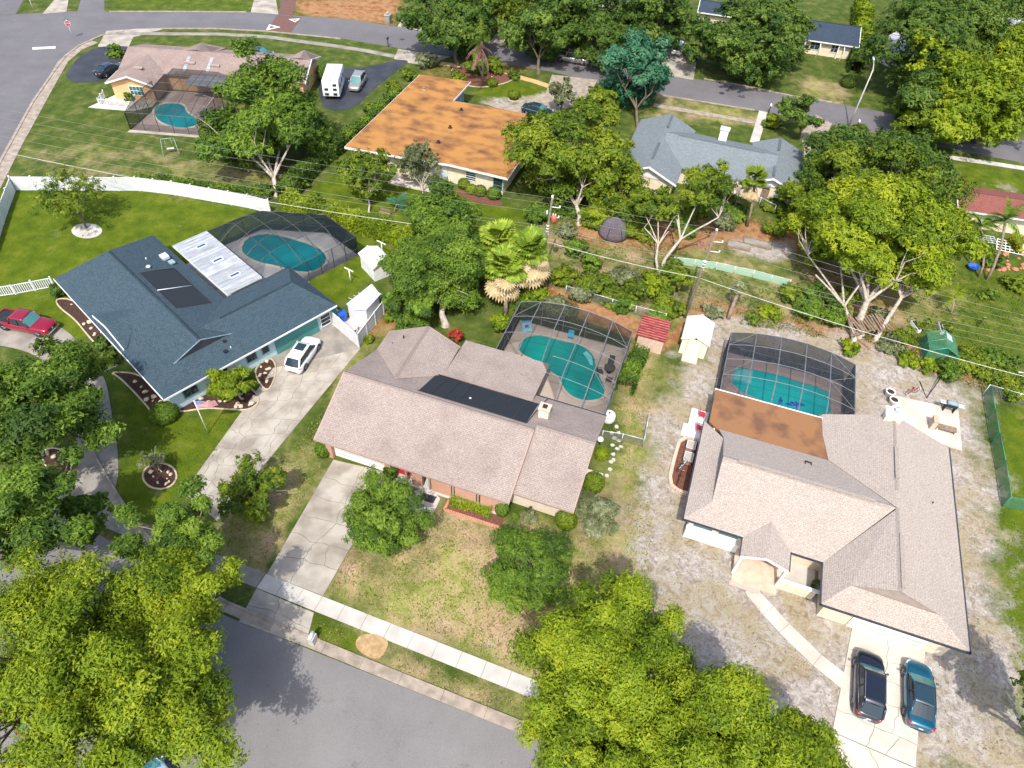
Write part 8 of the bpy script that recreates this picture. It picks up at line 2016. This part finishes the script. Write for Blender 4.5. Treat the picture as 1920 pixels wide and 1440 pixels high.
# ------------------------------------------------------------------ grass tufts and weeds that stand above the lawns (one countless mass each)
def tufts(name, polys, n, size, mat, zr=.06, seed=1, patch=.5):
    rng = np.random.default_rng(seed); out = []
    for poly_px in polys:
        P2 = [(p.x, p.y) for p in gs(poly_px)]; a = np.array(P2); lo_, hi_ = a.min(0), a.max(0)
        q = rng.uniform(lo_, hi_, (int(n * np.prod(hi_ - lo_)), 2)); q = q[inside(q, P2) > .12]
        w = np.sin(q[:, 0] * 1.7 + 2 * np.sin(q[:, 1] * .9)) * np.sin(q[:, 1] * 2.1 + q[:, 0] * .6) * .5 + .5
        out.append(q[rng.random(len(q)) < (1 - patch) + patch * w])
    q = np.concatenate(out); P_ = np.zeros((len(q), 3)); P_[:, :2] = q; P_[:, 2] = rng.uniform(.01, zr, len(q))
    nn = rng.normal(size=P_.shape) * .6 + np.array([0, 0, .8]); nn /= np.linalg.norm(nn, axis=1, keepdims=True)
    return tag(link(name, leaf_mesh(name, P_, nn, size, rng.normal(.5, .25, len(q)), rng, .5), mat), None, None, None, "stuff")
DRYG = leafmat('dry_grass', [(.20, .14, .06), (.30, .23, .09), (.24, .25, .06), (.14, .18, .03)], .1)
GRN = leafmat('lawn_grass', [(.04, .075, .004), (.07, .12, .006), (.10, .145, .01), (.14, .16, .02)], .1)
WEED = leafmat('sand_weeds', [(.16, .12, .07), (.26, .20, .10), (.14, .17, .04), (.07, .12, .015)], .1)
LAWN_F = [(660, 1010), (700, 1060), (790, 985), (830, 965), (920, 985), (1010, 1000), (1150, 1010), (1160, 1200), (1075, 1296), (985, 1262), (614, 1110)]
VERGE = [(740, 1216), (985, 1312), (1003, 1372), (738, 1262)]; VERGE2 = [(592, 1158), (658, 1184), (655, 1222), (582, 1203)]
SIDE = [(425, 980), (520, 870), (680, 668), (700, 625), (640, 700), (590, 830), (610, 875), (490, 1070), (425, 1048)]
GAP = [(1145, 800), (1160, 700), (1235, 690), (1215, 800), (1230, 1000), (1200, 1180), (1165, 1000), (1170, 900)]
SANDF = [(1240, 700), (1300, 700), (1265, 960), (1290, 1000), (1385, 1040), (1405, 1120), (1590, 1300), (1560, 1340), (1400, 1240), (1200, 1180), (1210, 900)]
SANDR = [(1800, 860), (1855, 850), (1880, 1100), (1900, 1420), (1760, 1420), (1750, 1240), (1825, 1220)]
RLAWN = [(1872, 970), (1925, 975), (1925, 1430), (1915, 1430)]
BLAWN = [(235, 700), (300, 790), (330, 800), (470, 772), (350, 925), (262, 850), (240, 1000), (225, 960)]
tufts("dry_grass", [LAWN_F, VERGE, VERGE2, SIDE, GAP], 42, .075, DRYG, seed=3, patch=.7)
tufts("lawn_grass", [LAWN_F, VERGE, VERGE2, SIDE, GAP, RLAWN, BLAWN], 42, .07, GRN, seed=4, patch=.8)
tufts("sand_weeds", [SANDF, SANDR], 16, .07, WEED, seed=5, patch=.95)
UNDER = [[(1000, 540), (1060, 545), (1190, 575), (1275, 600), (1262, 560), (1180, 535), (1060, 515), (990, 520)], [(1480, 600), (1560, 615), (1640, 650), (1740, 695), (1840, 735), (1930, 770), (1930, 715), (1850, 690), (1720, 650), (1640, 610), (1560, 575), (1490, 560)], [(1060, 430), (1240, 420), (1330, 440), (1330, 410), (1200, 385), (1060, 395)], [(1380, 610), (1500, 630), (1560, 640), (1500, 600), (1400, 580)]]
tufts("undergrowth", UNDER, 70, .11, L_MD, zr=.75, seed=6, patch=.95)
tufts("undergrowth", UNDER, 30, .10, L_OL, zr=.55, seed=7, patch=.95)
tufts("lawn_weeds", [[(1020, 450), (1240, 450), (1470, 545), (1460, 600), (1330, 590), (1060, 510)], [(1680, 500), (1920, 520), (1920, 680), (1700, 640)]], 22, .11, GRN, zr=.2, seed=8, patch=.9)
print("leaf faces", LEAF_TOTAL, "objects", len(bpy.data.objects))
